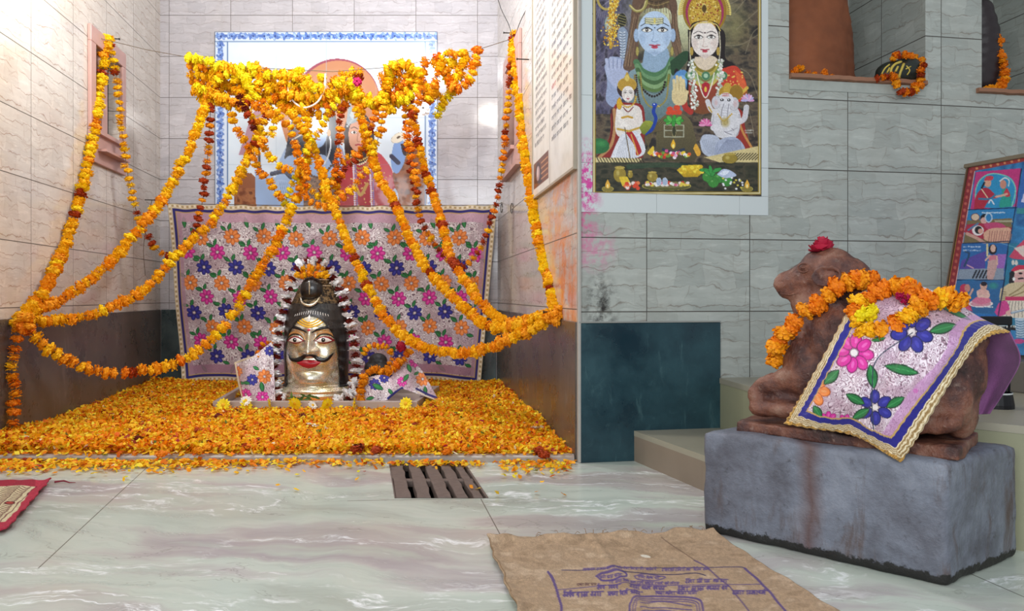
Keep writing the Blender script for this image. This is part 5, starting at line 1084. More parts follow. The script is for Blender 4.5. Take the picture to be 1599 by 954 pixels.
# rosette tucked into the swag, white shell-like bloom at right
def head(mesh_list, p, s, colr, name, label, cat, group=None, tilt=.4, seed=0):
    r = random.Random(seed); o = bpy.data.objects.new(name, mesh_list[seed % len(mesh_list)]); link(o); o.location = p
    o.rotation_euler = (r.uniform(-tilt, tilt), r.uniform(-tilt, tilt), r.random()*6.28); o.scale = (s, s, s); o.color = PC[colr]; return tag(o, label, cat, group)
o = head(FM, P(558, 128, 4.56), .032, 'P', 'pink_rose', 'pink-red rose tucked in the middle of the swag', 'flower', seed=3); o.rotation_euler = (1.4, 0, 0)
o = head(WM, P(661, 170, 4.54), .048, 'W', 'white_flower', 'white blossom dangling from the right part of the swag', 'flower', seed=5); o.rotation_euler = (1.3, .3, 0)

# ================================================================ PETAL BED
def bedz(x, y):
    return .022+(1-.9*np.exp(-((y-4.12)/.22)**2)*np.exp(-((x+1.15)/.85)**4))*(.016*np.sin(x*3.1+y*1.3)*np.sin(y*2.7-x)+.012*np.sin(x*9+1)*np.sin(y*7))+.003*np.exp(-((y-4.05)/.35)**2)*np.exp(-((x+1.1)/1.1)**2)+.010-.022*np.exp(-((y-4.16)/.10)**2)*np.exp(-((x+1.15)/.72)**6)
xl = lambda y: -2.766+.1605*(5.69-y)+.015; xr = lambda y: -.113+.1468*(5.69-y)-.015
n, m = 110, 120
yy = np.linspace(3.085, 5.52, n); pos = np.zeros((n, m, 3))
for i, y in enumerate(yy):
    xs = np.linspace(xl(y), xr(y), m); pos[i, :, 0] = xs; pos[i, :, 1] = y; pos[i, :, 2] = np.maximum(bedz(xs, y)-.008, .004)
cols = np.tile(hexc('dc861a'), (n, m, 1))*(.75+.5*smooth_noise(n, m, 4, RNG, 2))[..., None]
pos[0, :, 2] = .003; pos[-1, :, 2] = .003
bed = obj('petal_bed', grid_mesh('petal_bed', pos, cols), vcol('petal_mulch', .8, bump=1, bs=90))
def petals(N, X, Y, Z, size, cols, name, tilt=.6, seed=1):
    g = np.random.default_rng(seed); N = len(X)
    L = size*g.uniform(.6, 1.25, N); Wd = L*g.uniform(.45, .75, N); a = g.random(N)*2*PI; ti = g.normal(0, tilt, N); ro = g.normal(0, tilt, N); cu = g.uniform(-.5, .9, N)
    ux = np.stack([np.cos(a)*np.cos(ti), np.sin(a)*np.cos(ti), np.sin(ti)], 1); vx = np.stack([-np.sin(a)*np.cos(ro), np.cos(a)*np.cos(ro), np.sin(ro)], 1); nx = np.cross(ux, vx)
    nx *= np.sign(nx[:, 2:3]+1e-9); c0 = np.stack([X, Y, Z], 1); co = []
    for (t, w, z) in ((-.5, .45, .0), (-.5, -.45, .0), (0.05, .5, 1), (0.05, -.5, 1), (.5, .38, .2), (.5, -.38, .2)):
        co.append(c0+ux*(t*L)[:, None]+vx*(w*Wd)[:, None]+nx*(z*cu*L*.35)[:, None])
    co = np.stack(co, 1).reshape(-1, 3); b = np.arange(N)*6
    q = np.concatenate([np.stack([b, b+1, b+3, b+2], 1), np.stack([b+2, b+3, b+5, b+4], 1)])
    me = bpy.data.meshes.new(name); set_mesh(me, co, q, np.repeat(cols, 6, 0)); return me
def pcols(N, g, w): 
    keys = ['ffcc24', 'ffb81a', 'fd9e16', 'f38410', 'dc640c', 'fae23e', '9c3010', '6c7a24', 'f3e7c0', 'a01c3c']; C_ = np.array([hexc(k) for k in keys]); idx = g.choice(len(keys), N, p=np.array(w)/np.sum(w))
    return np.clip(C_[idx]*g.uniform(.92, 1.10, (N, 1)), 0, 1)
def petalmat(name):
    t = NT(name); a = t.n('Attribute', attribute_name='Col'); t.set(color=a.outputs['Color'], rough=.55, spec=.3)
    tr = t.n('BsdfTranslucent'); t.put(tr.inputs[0], a.outputs['Color']); mx = t.n('MixShader'); mx.inputs[0].default_value = .30
    t.t.links.new(t.b.outputs[0], mx.inputs[1]); t.t.links.new(tr.outputs[0], mx.inputs[2]); t.t.links.new(mx.outputs[0], t.N['Material Output'].inputs[0]); return t.m
M['loose'] = petalmat('loose_petals')
g = np.random.default_rng(5); N = 150000
Y_ = 3.09+(5.50-3.09)*g.random(N)**1.12; X_ = xl(Y_)+(xr(Y_)-xl(Y_))*g.random(N)
keep = ~((X_ > -1.80) & (X_ < -.53) & (Y_ > 4.235) & (Y_ < 4.98)); X_, Y_ = X_[keep], Y_[keep]; N = len(X_)
cl = smooth_noise(200, 200, 9, g, 3); rr = cl[((Y_-3)/2.6*199).astype(int).clip(0, 199), ((X_+2.8)/3.2*199).astype(int).clip(0, 199)]
C1 = pcols(N, g, [34, 28, 16, 6, 2, 16, 2, 1.2, .8, .3]); C2 = pcols(N, g, [16, 26, 26, 16, 7, 5, 6, 1.5, .3, .6]); k = (rr+.12*g.normal(0, 1, N) > .53)[:, None]
Z_ = bedz(X_, Y_)+g.uniform(-.004, .018, N)+.012*(g.random(N) < .25)
layer = obj('loose_petals', petals(N, X_, Y_, Z_, .0225, np.where(k, C2, C1), 'loose_petals', .62, 9), M['loose'], bed); tag(layer, kind='stuff')
tag(bed, 'thick bed of loose orange and yellow marigold petals covering the alcove floor', 'petals', kind='stuff')
# petals strewn on ledge and floor in front
g = np.random.default_rng(8); U = []; 
for (u0, u1, n_, sp) in ((0, 420, 800, 6), (-70, 60, 260, 8), (420, 600, 70, 5), (420, 620, 90, 3), (610, 760, 130, 7), (780, 892, 210, 9), (0, 900, 60, 22), (60, 300, 120, 9)):
    u = g.uniform(u0, u1, n_); v = 722.5+np.abs(g.normal(0, sp, n_)); U.append(np.stack([u, v], 1))
U = np.concatenate(U); Yf = H*F/(U[:, 1]-V0); Xf = (U[:, 0]-U0)/F*Yf; N = len(Xf)
on = (Xf > -.52) & (Xf < -.07) & (Yf > 2.6); Yf = np.where(on, 3.0-np.abs(g.normal(0, .035, N)), Yf); Xf = np.clip(Xf, -2.32, 2)
o = obj('scattered_petals', petals(N, Xf, np.minimum(Yf, 3.025), .006+g.uniform(0, .010, N), .024, pcols(N, g, [26, 26, 22, 12, 4, 14, 2, 2, 1, .5]), 'scattered_petals', .35, 4), M['loose'])
tag(o, 'stray marigold petals strewn on the marble floor along the threshold', 'petals', kind='stuff')
N = 330; Xf = np.linspace(-2.3, .24, N)+g.normal(0, .02, N); o2 = obj('threshold_petals', petals(N, Xf, 3.035+g.uniform(.0, .045, N), .031+g.uniform(0, .008, N), .024, pcols(N, g, [26, 26, 22, 12, 4, 14, 2, 2, 1, .5]), 'threshold_petals', .35, 6), M['loose'])
tag(o2, 'orange petals lying on top of the marble threshold', 'petals', kind='stuff')
# whole flower heads lying in the bed
r = random.Random(12)
for k in range(70):
    u, v = r.uniform(60, 860), 612+100*r.random(); p = FL(u, v, .05)
    if -1.85 < p.x < -.5 and p.y > 4.1 or p.x < xl(p.y)+.06 or p.x > xr(p.y)-.06 or p.y > 5.4: continue
    c = r.choice('RRMDRO'); red = c in 'RM'
    head(FM, (p.x, p.y, float(bedz(p.x, p.y))+.016), .024 if not red else .027, c, 'marigold_bloom', 'whole dark red marigold head lying in the petal bed' if red else 'whole orange marigold head lying in the petal bed', 'flower', 'dark red marigold heads in the petal bed' if red else 'orange marigold heads in the petal bed', seed=k)
# daisies: flat rayed flowers
def daisy(name, p, s, petal, label, group=None, tilt=(.9, 0, 0), heart='e8b010', seed=0):
    r = random.Random(seed); e = thing(name, label, 'flower', p, group); e.rotation_euler = tilt; bm = bmesh.new()
    for L in range(2):
        for k in range(12):
            a = 2*PI*(k+.5*L)/12+r.uniform(-.08, .08); z = .12*L; rr = s*(1-.18*L)
            f = [bm.verts.new((rad*math.cos(a+w), rad*math.sin(a+w), s*(z+h))) for rad, w, h in ((.2*s, -.2, 0), (rr*.75, -.24, .12), (rr, 0, .05+r.uniform(-.1, .15)), (rr*.75, .24, .12), (.2*s, .2, 0))]; bm.faces.new(f)
    o = obj('petals', bm, petal, e); bm = bmesh.new(); blob(bm, (0, 0, .14*s), (.27*s, .27*s, .16*s), sub=2); obj('flower_heart', bm, plain_cache('daisy_heart', heart), e); return e
_pc = {}
def plain_cache(n, c, **k):
    if n not in _pc: _pc[n] = plain(n, c, **k)
    return _pc[n]
DY = plain('yellow_daisy_petal', 'f6dc14', .6); DW = plain('white_daisy_petal', 'efece0', .6)
for k, (u, v) in enumerate(((349, 636), (384, 637), (419, 634), (460, 634), (511, 635), (555, 633), (634, 634))):
    y = 4.19-.004*(k % 2); daisy('yellow_daisy', P(u, v-3.5, y), .043, DY, 'bright yellow flower laid against the front rim of the trough', 'yellow flowers along the trough rim', (1.25+.1*(k % 3), 0, k), seed=k)
for k, (u, v, s, lab) in enumerate(((384, 627, .036, 'white flower resting on the trough rim at the left'), (488, 634, .030, 'white flower against the trough rim below the chin'), (487, 664, .032, 'white flower lying alone in the middle of the petal bed'), (836, 669, .032, 'white flower lying in the petal bed at the far right'))):
    if v > 650: p = FL(u, v, .055)
    else: p = P(u, v-1, 4.19)
    daisy('white_daisy', p, s, DW, lab, None, (.9 if v < 650 else .3, 0, k), seed=30+k, heart='e8b010')
# ================================================================ TROUGH AND SILVER FACE
def rim(bm, a, b, th, z0, z1, inward):
    a, b, n = Vector(a), Vector(b), Vector(inward)*th; prism(bm, [a, b, b+n, a+n], z0, z1)
T1, T2, T3, T4 = (-1.757, 4.245, 0), (-.555, 4.245, 0), (-.50, 4.98, 0), (-1.87, 4.98, 0)
tr_ = thing('marble_trough', 'low pale marble trough holding the silver face amid the petals', 'trough', (-1.17, 4.6, 0))
MT = plain('trough_marble', 'b3a49a', .35, bump=.1, bs=18, var=.15)
bm = bmesh.new(); rim(bm, T1, T2, .03, .0, .078, (0, 1, 0)); local(tr_, obj('front_rim', bevel(bm, .004, 2), MT))
bm = bmesh.new(); rim(bm, (-1.762, 4.277, 0), (-1.868, 4.948, 0), .03, .0, .0775, (1, 0, 0)); local(tr_, obj('side_rim', bevel(bm, .004, 2), MT))
bm = bmesh.new(); rim(bm, (-.552, 4.277, 0), (-.502, 4.948, 0), .03, 0, .0775, (-1, 0, 0)); local(tr_, obj('side_rim', bevel(bm, .004, 2), MT))
bm = bmesh.new(); rim(bm, T4, T3, .03, .0, .077, (0, -1, 0)); local(tr_, obj('back_rim', bevel(bm, .004, 2), MT))
bm = bmesh.new(); prism(bm, [T1, T2, T3, T4], .001, .03); local(tr_, obj('trough_bed', fixn(bm), MT))

KP = .00398; IU = 490.0; IY = 4.665; IX = (IU-U0)/F*4.5-.022
def ix(u): return (np.asarray(u, float)-IU)*KP
def iz(v): return H-(np.asarray(v, float)-V0)*KP
PV = np.array([424, 428, 434, 442, 455, 470, 485, 500, 520, 545, 570, 590, 602, 612, 622, 634.]); PW = np.array([.03, .062, .078, .092, .122, .148, .176, .193, .200, .202, .200, .196, .202, .224, .226, .19])
def Wz(z): v = V0+(H-z)/KP; return np.interp(v, PV, PW)
def gauss(x, z, u, v, su, sv): return np.exp(-((x-ix(u))/(su*KP))**2-((z-iz(v))/(sv*KP))**2)
def S(x, z):
    """how far the front of the bust stands out from its axis"""
    x = np.asarray(x, float); z = np.asarray(z, float); w = Wz(z); d = .80*w*np.sqrt(np.clip(1-(x/w)**2, 0, 1))**.85
    e = ((x-ix(490))/(46*KP))**2+((z-iz(548))/(60*KP))**2; d = d+.022/(1+np.exp((e-.92)*14))
    vv = V0+(H-z)/KP; tn = np.clip((vv-500)/(548-500), 0, 1)
    d = d+.046*tn**1.2*np.exp(-((x-ix(490))/((4.2+3*tn)*KP))**2)*np.where(vv > 552, np.exp(-((vv-552)/4)**2), 1)*(vv > 500)
    for s in (-1, 1):
        d = d+.018*gauss(x, z, 490+s*9.5, 548, 5, 5)+.013*gauss(x, z, 490+s*21.5, 530, 13, 8)+.016*gauss(x, z, 490+s*30, 556, 13, 15)+.008*gauss(x, z, 490+s*22, 513, 17, 4)-.010*gauss(x, z, 490+s*9, 525, 5, 8)
    d = d+.016*gauss(x, z, 489, 568, 20, 7)-.006*gauss(x, z, 489, 580, 16, 3)+.022*gauss(x, z, 489, 591, 16, 9)-.014*np.exp(-((vv-603)/3.)**2)*(np.abs(x) < .2)
    d = d+.006*np.exp(-((vv-612)/2.2)**2)+.005*np.exp(-((vv-619)/1.8)**2)
    return d
def onface(u, v, off=0.0):
    x, z = ix(u), iz(v); return np.stack([IX+x, IY-S(x, z)-off, z], -1)
idol = thing('deity_bust', 'silver and gold moustached deity face mask with tall black hair in the marble trough', 'statue', (IX, IY, .03))
n, m = 230, 220
V_ = np.linspace(424, 634, n); ph = np.linspace(0, 2*PI, m+1); pos = np.zeros((n, m+1, 3))
for i, v in enumerate(V_):
    z = float(iz(v)); w = float(Wz(z)); x = -w*np.cos(ph); front = (np.sin(ph) >= 0)
    y = np.where(front, IY-S(np.clip(x, -w*.9999, w*.9999), np.full_like(x, z)), IY+.55*w*np.sqrt(np.clip(1-(x/w)**2, 0, 1))); pos[i, :, 0] = IX+x; pos[i, :, 1] = y; pos[i, :, 2] = z
t = NT('silver_gilt'); p = t.geo(); nn_ = t.noise(p, 14, 4, .6, .5); n2 = t.noise(p, 120, 4, .6)
c = t.mix(t.ramp(nn_, [(.38, 0.), (.62, 1.)]), 'f0ede0', 'd9cba0'); c = t.mix(t.math('MULTIPLY', t.math('SUBTRACT', n2, .55, clamp=True), 3, clamp=True), c, 'a08c68')
M['silver'] = t.set(color=c, metal=.8, rough=t.ramp(n2, [(.3, .20), (.8, .40)])); t.bump(t.math('ADD', nn_, t.math('MULTIPLY', n2, .25)), .35, .006)
local(idol, obj('bust', grid_mesh('bust', pos, np.ones_like(pos)), M['silver']))
# hair: shell over the top and down both sides
def shell(name, mask, off, mat, v0=424, v1=634, n=260, m=300):
    V = np.linspace(v0, v1, n); T = np.linspace(0.0, 1, m); co = []; idx = -np.ones((n, m), int); P_ = np.zeros((n, m, 3)); UU = np.zeros((n, m))
    for i, v in enumerate(V):
        z = float(iz(v)); w = float(Wz(z)); x = -w*np.cos(T*PI)*.9999; P_[i, :, 0] = IX+x*(1+off*2); P_[i, :, 1] = IY-S(x, np.full_like(x, z))-off; P_[i, :, 2] = z; UU[i] = IU+x/KP
    VV = np.tile(V[:, None], (1, m)); mk = mask(UU, VV); fl = mk[:-1, :-1] & mk[1:, :-1] & mk[:-1, 1:] & mk[1:, 1:]
    i = np.arange(n*m).reshape(n, m); q = np.stack([i[:-1, :-1], i[:-1, 1:], i[1:, 1:], i[1:, :-1]], -1)[fl]; used = np.unique(q); mp = -np.ones(n*m, int); mp[used] = np.arange(len(used))
    me = bpy.data.meshes.new(name); set_mesh(me, P_.reshape(-1, 3)[used], mp[q], None); o = obj(name, me, mat); s = o.modifiers.new('t', 'SOLIDIFY'); s.thickness = .006; s.offset = 1 if False else 0; return local(idol, o)
t = NT('black_hair_paint'); p = t.geo(); w_ = t.noise(p, 1.0, 4, .6, 1.2, sc=(60, 60, 14)); M['hair'] = t.set(color=t.mix(t.ramp(w_, [(.35, 0.), (.75, 1.)]), '0d0c0d', '2c2826'), rough=.28, coat=.4); t.bump(w_, .6, .006)
def hairmask(U, V):
    e = ((U-490)/(40.5+1.0*np.clip((V-520)/60, 0, 1)))**2+((V-560)/(66))**2
    top = (V < 560) & (e > 1) & (V > 474); side = (V >= 560) & (np.abs(U-490) > 41) & (V < 606)
    return top | side
shell('hair', hairmask, .005, M['hair'])
t = NT('bronze_crown'); p = t.geo(); w_ = t.noise(p, 46, 4, .7, .8); M['crown'] = t.set(color=t.mix(t.ramp(w_, [(.42, 0.), (.6, 1.)]), '1c1816', '8c7450'), metal=.6, rough=.32); t.bump(w_, .8, .008)
shell('crown', lambda U, V: (V < 477), .004, M['crown'])
def ribbon(name, pts, wid, mat, off=.003, bulge=.003, parent=None, nseg=36, mcr=7, surf=onface, pinch=True):
    """raised strip that follows the surface; pts, widths in photo units"""
    c = catmull(pts, 8) if len(pts) > 2 else np.array(pts, float); c = resample(c, np.sum(np.linalg.norm(np.diff(c, axis=0), axis=1))/nseg); t = np.linspace(0, 1, len(c))
    w = np.interp(t, np.linspace(0, 1, len(wid)), wid); tg = np.gradient(c, axis=0); tg /= np.linalg.norm(tg, axis=1)[:, None]; nn = np.stack([-tg[:, 1], tg[:, 0]], 1)
    cr = np.linspace(-1, 1, mcr); Q = c[:, None, :]+nn[:, None, :]*(cr[None, :, None]*w[:, None, None]/2)
    b = off+bulge*np.sqrt(np.clip(1-cr**2, 0, 1))[None, :]*np.ones((len(c), 1)); b[:, 0] = b[:, -1] = -.001
    P_ = surf(Q[..., 0], Q[..., 1]) ; P_[..., 1] -= b; o = obj(name, grid_mesh(name, P_, np.ones_like(P_)), mat)
    local(idol, o) if parent is None else None
    return o
BLK = plain('black_enamel', '121012', .3); RED = plain('red_lip_paint', 'b81e2c', .3, var=.1); WHT = plain('white_enamel', 'f2efe8', .25, var=.02); MRN = plain('dark_red_rim', '8a1c24', .4); YLW = plain('sandal_yellow', 'e6b22c', .45, metal=.2); SKN = plain('tan_eyelid', 'c08a50', .4)
for s in (-1, 1):
    f = lambda pts: [(490+s*(a), b) for a, b in pts]
    ribbon('eyebrow', f([(4, 519), (14, 514), (26, 511), (38, 514), (44, 523)]), [1.5, 4.5, 5, 3.5, 1], BLK)
    ribbon('eyelid', f([(7, 531), (14, 521.5), (24, 519), (33, 522), (39, 531)]), [1, 3.5, 4.2, 3.5, 1], SKN, .003)
    ribbon('eyelid_line', f([(7, 532), (14, 524), (24, 521.5), (33, 524.5), (40, 533)]), [.8, 1.8, 2.2, 1.8, .8], BLK, .0055, .001)
    er = ribbon('eye', f([(8.5, 532), (16, 531), (23, 530.5), (30, 531), (37, 532)]), [1, 10, 13, 10, 1], MRN, .004, .003)
    ribbon('eye_white', f([(11, 532), (17, 531), (22.5, 530.5), (28, 531), (33.5, 532)]), [1, 8, 10.5, 8, 1], WHT, .0075, .003)
    bm = bmesh.new(); q = onface(490+s*22, 530.5); blob(bm, (q[0], q[1]-.011, q[2]), (.0125, .004, .0135), sub=3); local(idol, obj('pupil', bm, BLK, smooth=True))
    bm = bmesh.new(); blob(bm, (q[0]+.002, q[1]-.0145, q[2]+.003), (.003, .002, .003), sub=2); local(idol, obj('eye_glint', bm, WHT, smooth=True))
ribbon('moustache', [(456, 553), (460, 560), (467, 562), (476, 560), (484, 555), (490, 554), (496, 555), (504, 560), (513, 562), (520, 558), (526, 551)], [1, 5, 7, 8, 6, 3, 6, 8, 7, 5, 1], BLK, .004, .008, nseg=60)
ribbon('lips', [(471, 566), (480, 567), (489, 568), (499, 567), (508, 565)], [1.5, 11, 14, 11, 1.5], RED, .003, .007)
ribbon('lip_line', [(474, 566), (482, 566), (489, 567.5), (497, 566), (505, 565)], [.6, 1.2, 1.4, 1.2, .6], MRN, .010, .001)
for k, r_ in enumerate((24, 18.5, 13)):
    ribbon('forehead_arc', [(490-r_, 496+.5), (490-r_*.8, 496+r_*.30), (490-r_*.4, 496+r_*.52), (490, 496+r_*.6), (490+r_*.4, 496+r_*.52), (490+r_*.8, 496+r_*.30), (490+r_, 496.5)], [1.6, 2.8, 3.0, 2.8, 1.6], YLW, .003, .002)
ribbon('forehead_jewel', [(489, 491), (489, 496), (489, 501)], [1, 6, 1], WHT, .006, .003); ribbon('bindi', [(487.5, 515), (490, 515), (492.5, 515)], [2, 4.5, 2], plain('vermilion', 'd03050', .5), .004, .002)
# hair bun, crescent, comb marks
bm = bmesh.new(); q = onface(487, 452); blob(bm, (q[0], q[1]-.002, q[2]), (.072, .05, .080), sub=4); o = local(idol, obj('hair_bun', bm, M['hair'], smooth=True))
bm = bmesh.new(); q = onface(487, 452); tube(bm, [(q[0], q[1]-.052, q[2]+.05), (q[0]+.002, q[1]-.055, q[2]+.02), (q[0], q[1]-.052, q[2]-.03)], [.002, .005, .003], 8); local(idol, obj('hair_ornament', bm, M['silver']))
bm = bmesh.new(); pts = [onface(u, v)+np.array([0, -.022, 0]) for u, v in ((471, 464), (476, 473), (487, 477), (497, 473), (502, 464))]; tube(bm, catmull(pts, 6), [.003+.007*math.sin(PI*k/24) for k in range(25)], 8); local(idol, obj('crescent_moon', bm, M['silver'], smooth=True))
bm = bmesh.new()
for k in range(15):
    u = 465+k*3.6; h = 4+2.5*math.sin(PI*k/14); v0 = 490-6*math.sin(PI*k/14); a = onface(u, v0+h*.2); b = onface(u+(u-490)*.05, v0+h); tube(bm, [a+[0, -.009, 0], b+[0, -.010, 0]], .0016, 5)
local(idol, obj('comb_marks', bm, WHT))
bm = bmesh.new()
for v, r_ in ((436, .010), (446, .008)):
    z = float(iz(v)); w = float(Wz(z)); pts = [(IX-w*1.02*math.cos(a), IY-float(S(-w*.999*math.cos(a), z))*1.0-.004 if abs(math.cos(a)) < .95 else IY-.03, z) for a in np.linspace(.25, PI-.25, 20)]; tube(bm, pts, r_*.6, 8)
local(idol, obj('crown_band', bm, M['silver'], smooth=True))
def alt(seq):
    k = [0]
    def f(t, r): k[0] += 1; return PC[seq[k[0] % len(seq)]]
    return f
garland([(437, 624, 4.52), (431, 605, 4.56), (428, 575, 4.60), (431, 545, 4.61), (437, 512, 4.62), (445, 480, 4.63), (452, 455, 4.64), (461, 432, 4.64), (474, 414, 4.64), (490, 408, 4.64), (507, 413, 4.64), (520, 432, 4.64), (530, 455, 4.64), (539, 480, 4.63), (548, 512, 4.62), (555, 545, 4.61), (557, 575, 4.60), (553, 602, 4.56), (545, 622, 4.52)],
    'white and maroon flower garland framing the silver face', step=.036, d=.104, col=alt('WC'), name='white_garland', meshes=WM, seed=90, part='blossom', thick=.8)
for k, (pts, s_) in enumerate(((([(466, 430), (474, 421), (484, 417), (494, 417), (504, 422), (510, 432)]), .052), (([(472, 432), (482, 428), (494, 428), (504, 432)]), .05))):
    garland([(u, v, 4.56-.02*k) for u, v in pts], ['marigold band crowning the silver face, upper row', 'marigold band crowning the silver face, lower row'][k], d=s_, step=.030, col=pal('OGD'), group='marigold bands on the crown', seed=94+k)
# blossoms at the foot of the bust
r = random.Random(4)
for k, (u, v) in enumerate(((540, 612), (548, 617), (534, 620), (555, 612), (526, 622), (443, 620), (552, 604))):
    o = head(WM, P(u, v, 4.42), .030, 'W', 'white_flower', 'white blossom heaped against the bottom corner of the silver face', 'flower', 'white blossoms at the foot of the silver face', seed=40+k); o.rotation_euler = (1.2+r.uniform(-.3, .3), r.uniform(-.4, .4), r.random()*6)
bm = bmesh.new(); GRN = plain('green_leaf', '55702c', .5)
for k in range(14):
    p = P(450+r.random()*52, 617+r.random()*7, 4.38-.02*r.random()); a = r.random()*6.28; L = .03; d = Vector((math.cos(a), -.3, .5*math.sin(a))).normalized()*L; w_ = d.cross(Vector((0, 1, .2))).normalized()*.009
    bm.faces.new([bm.verts.new(q) for q in (p-d, p+w_+Vector((0, -.004, 0)), p+d, p-w_)])
tag(obj('leaf_offering', bm, GRN), 'torn green leaves scattered at the chin of the silver face', 'leaves', kind='stuff')

# small cloths and the little stone with its garland
def patch(name, top, bot, left, right, n=90, m=110, cv=None, mat=None, fn=None, wr=0.0, parent=None, thick=.002, col=None, mapf=None, bul=None):
    """Coons patch; edges are lists of (u, v, distance)"""
    e = lambda pts, k: (lambda c: np.stack([np.interp(np.linspace(0, 1, k), np.linspace(0, 1, len(c)), c[:, j]) for j in range(3)], 1))(catmull([np.array(p, float) for p in pts], 8))
    T, B, L, R = e(top, m), e(bot, m), e(left, n), e(right, n); a = np.linspace(0, 1, m)[None, :, None]; b = np.linspace(0, 1, n)[:, None, None]
    C = (1-b)*T[None]+b*B[None]+(1-a)*L[:, None]+a*R[:, None]-((1-a)*(1-b)*T[0]+a*(1-b)*T[-1]+(1-a)*b*B[0]+a*b*B[-1])
    A2, B2 = np.meshgrid(np.linspace(0, 1, m), np.linspace(0, 1, n))
    if bul is not None: C[..., 2] += bul(A2, B2)
    Pp = (mapf or PA)(C[..., 0], C[..., 1], C[..., 2]); o = sheet(name, Pp, cv, C[..., 0], C[..., 1], thick, mat or M['cloth'], backcol=None if cv else np.tile(hexc(col or 'ffffff'), Pp.shape[:2]+(1,)))
    return o, C, Pp
def PA(u, v, Y): return np.stack([(u-U0)/F*Y, Y, H-(v-V0)/F*Y], -1)
def smallcloth():
    c = Canvas(355, 520, 700, 640, 'b08fa0', ss=4, seed=31); sequins(c, 4.6, seed=33, lo='b395a8', hi='ffffff', freq=7)
    for (x, y, R_, k) in ((413, 588, 11, 'orange'), (394, 593, 9, 'blue'), (410, 620, 10, 'pink'), (384, 616, 9, 'pink'), (421, 548, 8, 'blue'), (371, 580, 8, 'orange'), (660, 592, 11, 'orange'), (628, 596, 8, 'pink'), (648, 565, 9, 'pink'), (600, 590, 8, 'blue'), (585, 600, 9, 'blue')): eflower(c, x, y, R_, k, rot=x)
    for (x, y, L, W_, a) in ((409, 604, 17, 8, 1.4), (400, 575, 12, 6, .5), (385, 598, 12, 6, .2), (590, 604, 20, 9, .45), (639, 575, 15, 7, 1.2), (634, 590, 15, 7, 2.2), (664, 610, 15, 7, 1.5), (650, 583, 10, 5, 2.6), (578, 622, 14, 6, -.2), (610, 612, 13, 6, .9), (377, 598, 12, 5, .2)): leaf(c, x, y, L, W_, a)
    c.line([(367, 567), (396, 556)], 2.4, 'd8c8a4'); c.line([(367, 567), (379, 626)], 2.6, 'd8c8a4'); c.line([(370, 569), (381, 626)], 1, 'b85040')
    c.line([(606, 622), (618, 612), (628, 606)], 3.6, '241f74'); c.line([(609, 625), (621, 615), (632, 609)], 2.6, 'e8dcc8'); c.line([(652, 612), (668, 620), (684, 626)], 2.4, 'e8dcc8'); c.line([(650, 607), (668, 616), (684, 622)], 3.2, '241f74'); return c
SC = smallcloth()
o, _, _ = patch('small_cloth', [(366, 566, 4.56), (380, 560, 4.54), (395, 556, 4.52), (410, 545, 4.56), (426, 532, 4.60)], [(379, 627, 4.44), (392, 628, 4.42), (404, 628, 4.40), (416, 628, 4.42), (430, 628, 4.46)], [(366, 566, 4.56), (371, 595, 4.49), (379, 627, 4.44)], [(426, 532, 4.60), (428, 580, 4.50), (430, 628, 4.46)], cv=SC, bul=lambda A, B: .018*np.sin(A*13+B*3)*np.sin(PI*np.clip(B+.15, 0, 1)))
tag(o, 'crumpled embroidered cloth standing left of the silver face', 'cloth')
o, _, _ = patch('small_cloth', [(634, 556, 4.62), (641, 560, 4.60), (650, 568, 4.60), (660, 580, 4.62)], [(600, 600, 4.44), (628, 607, 4.42), (655, 616, 4.41), (686, 627, 4.46)], [(634, 556, 4.62), (622, 575, 4.52), (600, 600, 4.44)], [(660, 580, 4.62), (673, 603, 4.54), (686, 627, 4.46)], cv=SC, bul=lambda A, B: .02*np.sin(A*10+1)*np.sin(PI*B)); tag(o, 'embroidered cloth sloping down right of the little black stone', 'cloth')
o, _, _ = patch('small_cloth', [(572, 590, 4.46), (590, 586, 4.43), (606, 588, 4.42), (628, 606, 4.42)], [(564, 627, 4.38), (580, 628, 4.36), (595, 628, 4.35), (606, 624, 4.35)], [(572, 590, 4.46), (566, 608, 4.42), (564, 627, 4.38)], [(628, 606, 4.42), (618, 614, 4.38), (606, 624, 4.35)], cv=SC, bul=lambda A, B: -.02*np.sin(PI*A)*np.sin(PI*B)+.008*np.sin(A*12)); tag(o, 'folded embroidered cloth in front of the little black stone', 'cloth')
SB = plain('black_stone', '1c1918', .5, bump=.4, bs=60, var=.4)
bm = bmesh.new(); q = P(590, 600, 4.66); c0 = Vector((q.x, 4.66, .14)); blob(bm, c0, (.075, .07, .12)); blob(bm, (q.x, 4.66, .275), (.062, .055, .055)); blob(bm, (q.x-.03, 4.62, .235), (.05, .04, .05)); blob(bm, (q.x+.03, 4.62, .235), (.05, .04, .05))
st = obj('black_stone', remesh(bm, .006, 4), SB); tag(st, 'little black stone idol under a marigold band, right of the silver face', 'statue')
bm = bmesh.new(); tube(bm, [(q.x+.072*math.cos(a), 4.655+.07*math.sin(a), .235) for a in np.linspace(0, 2*PI, 24)], .006, 6); o = obj('blue_ribbon', bm, plain('blue_ribbon', '3a4a9a', .6), st)
garland([(568, 551, 4.57), (572, 543, 4.57), (585, 540, 4.56), (598, 540, 4.56), (608, 546, 4.56), (611, 560, 4.55), (606, 574, 4.54)], 'marigold band across the top of the little black stone', d=.046, step=.028, col=pal('GOD'), seed=101)
garland([(640, 548, 4.56), (630, 560, 4.54), (617, 573, 4.50), (603, 583, 4.47), (588, 576, 4.46), (574, 582, 4.43), (566, 597, 4.40), (563, 612, 4.38), (562, 626, 4.36)], 'thick orange garland curling over cloth right of the silver face', d=.060, step=.030, col=pal('ODO'), seed=102)
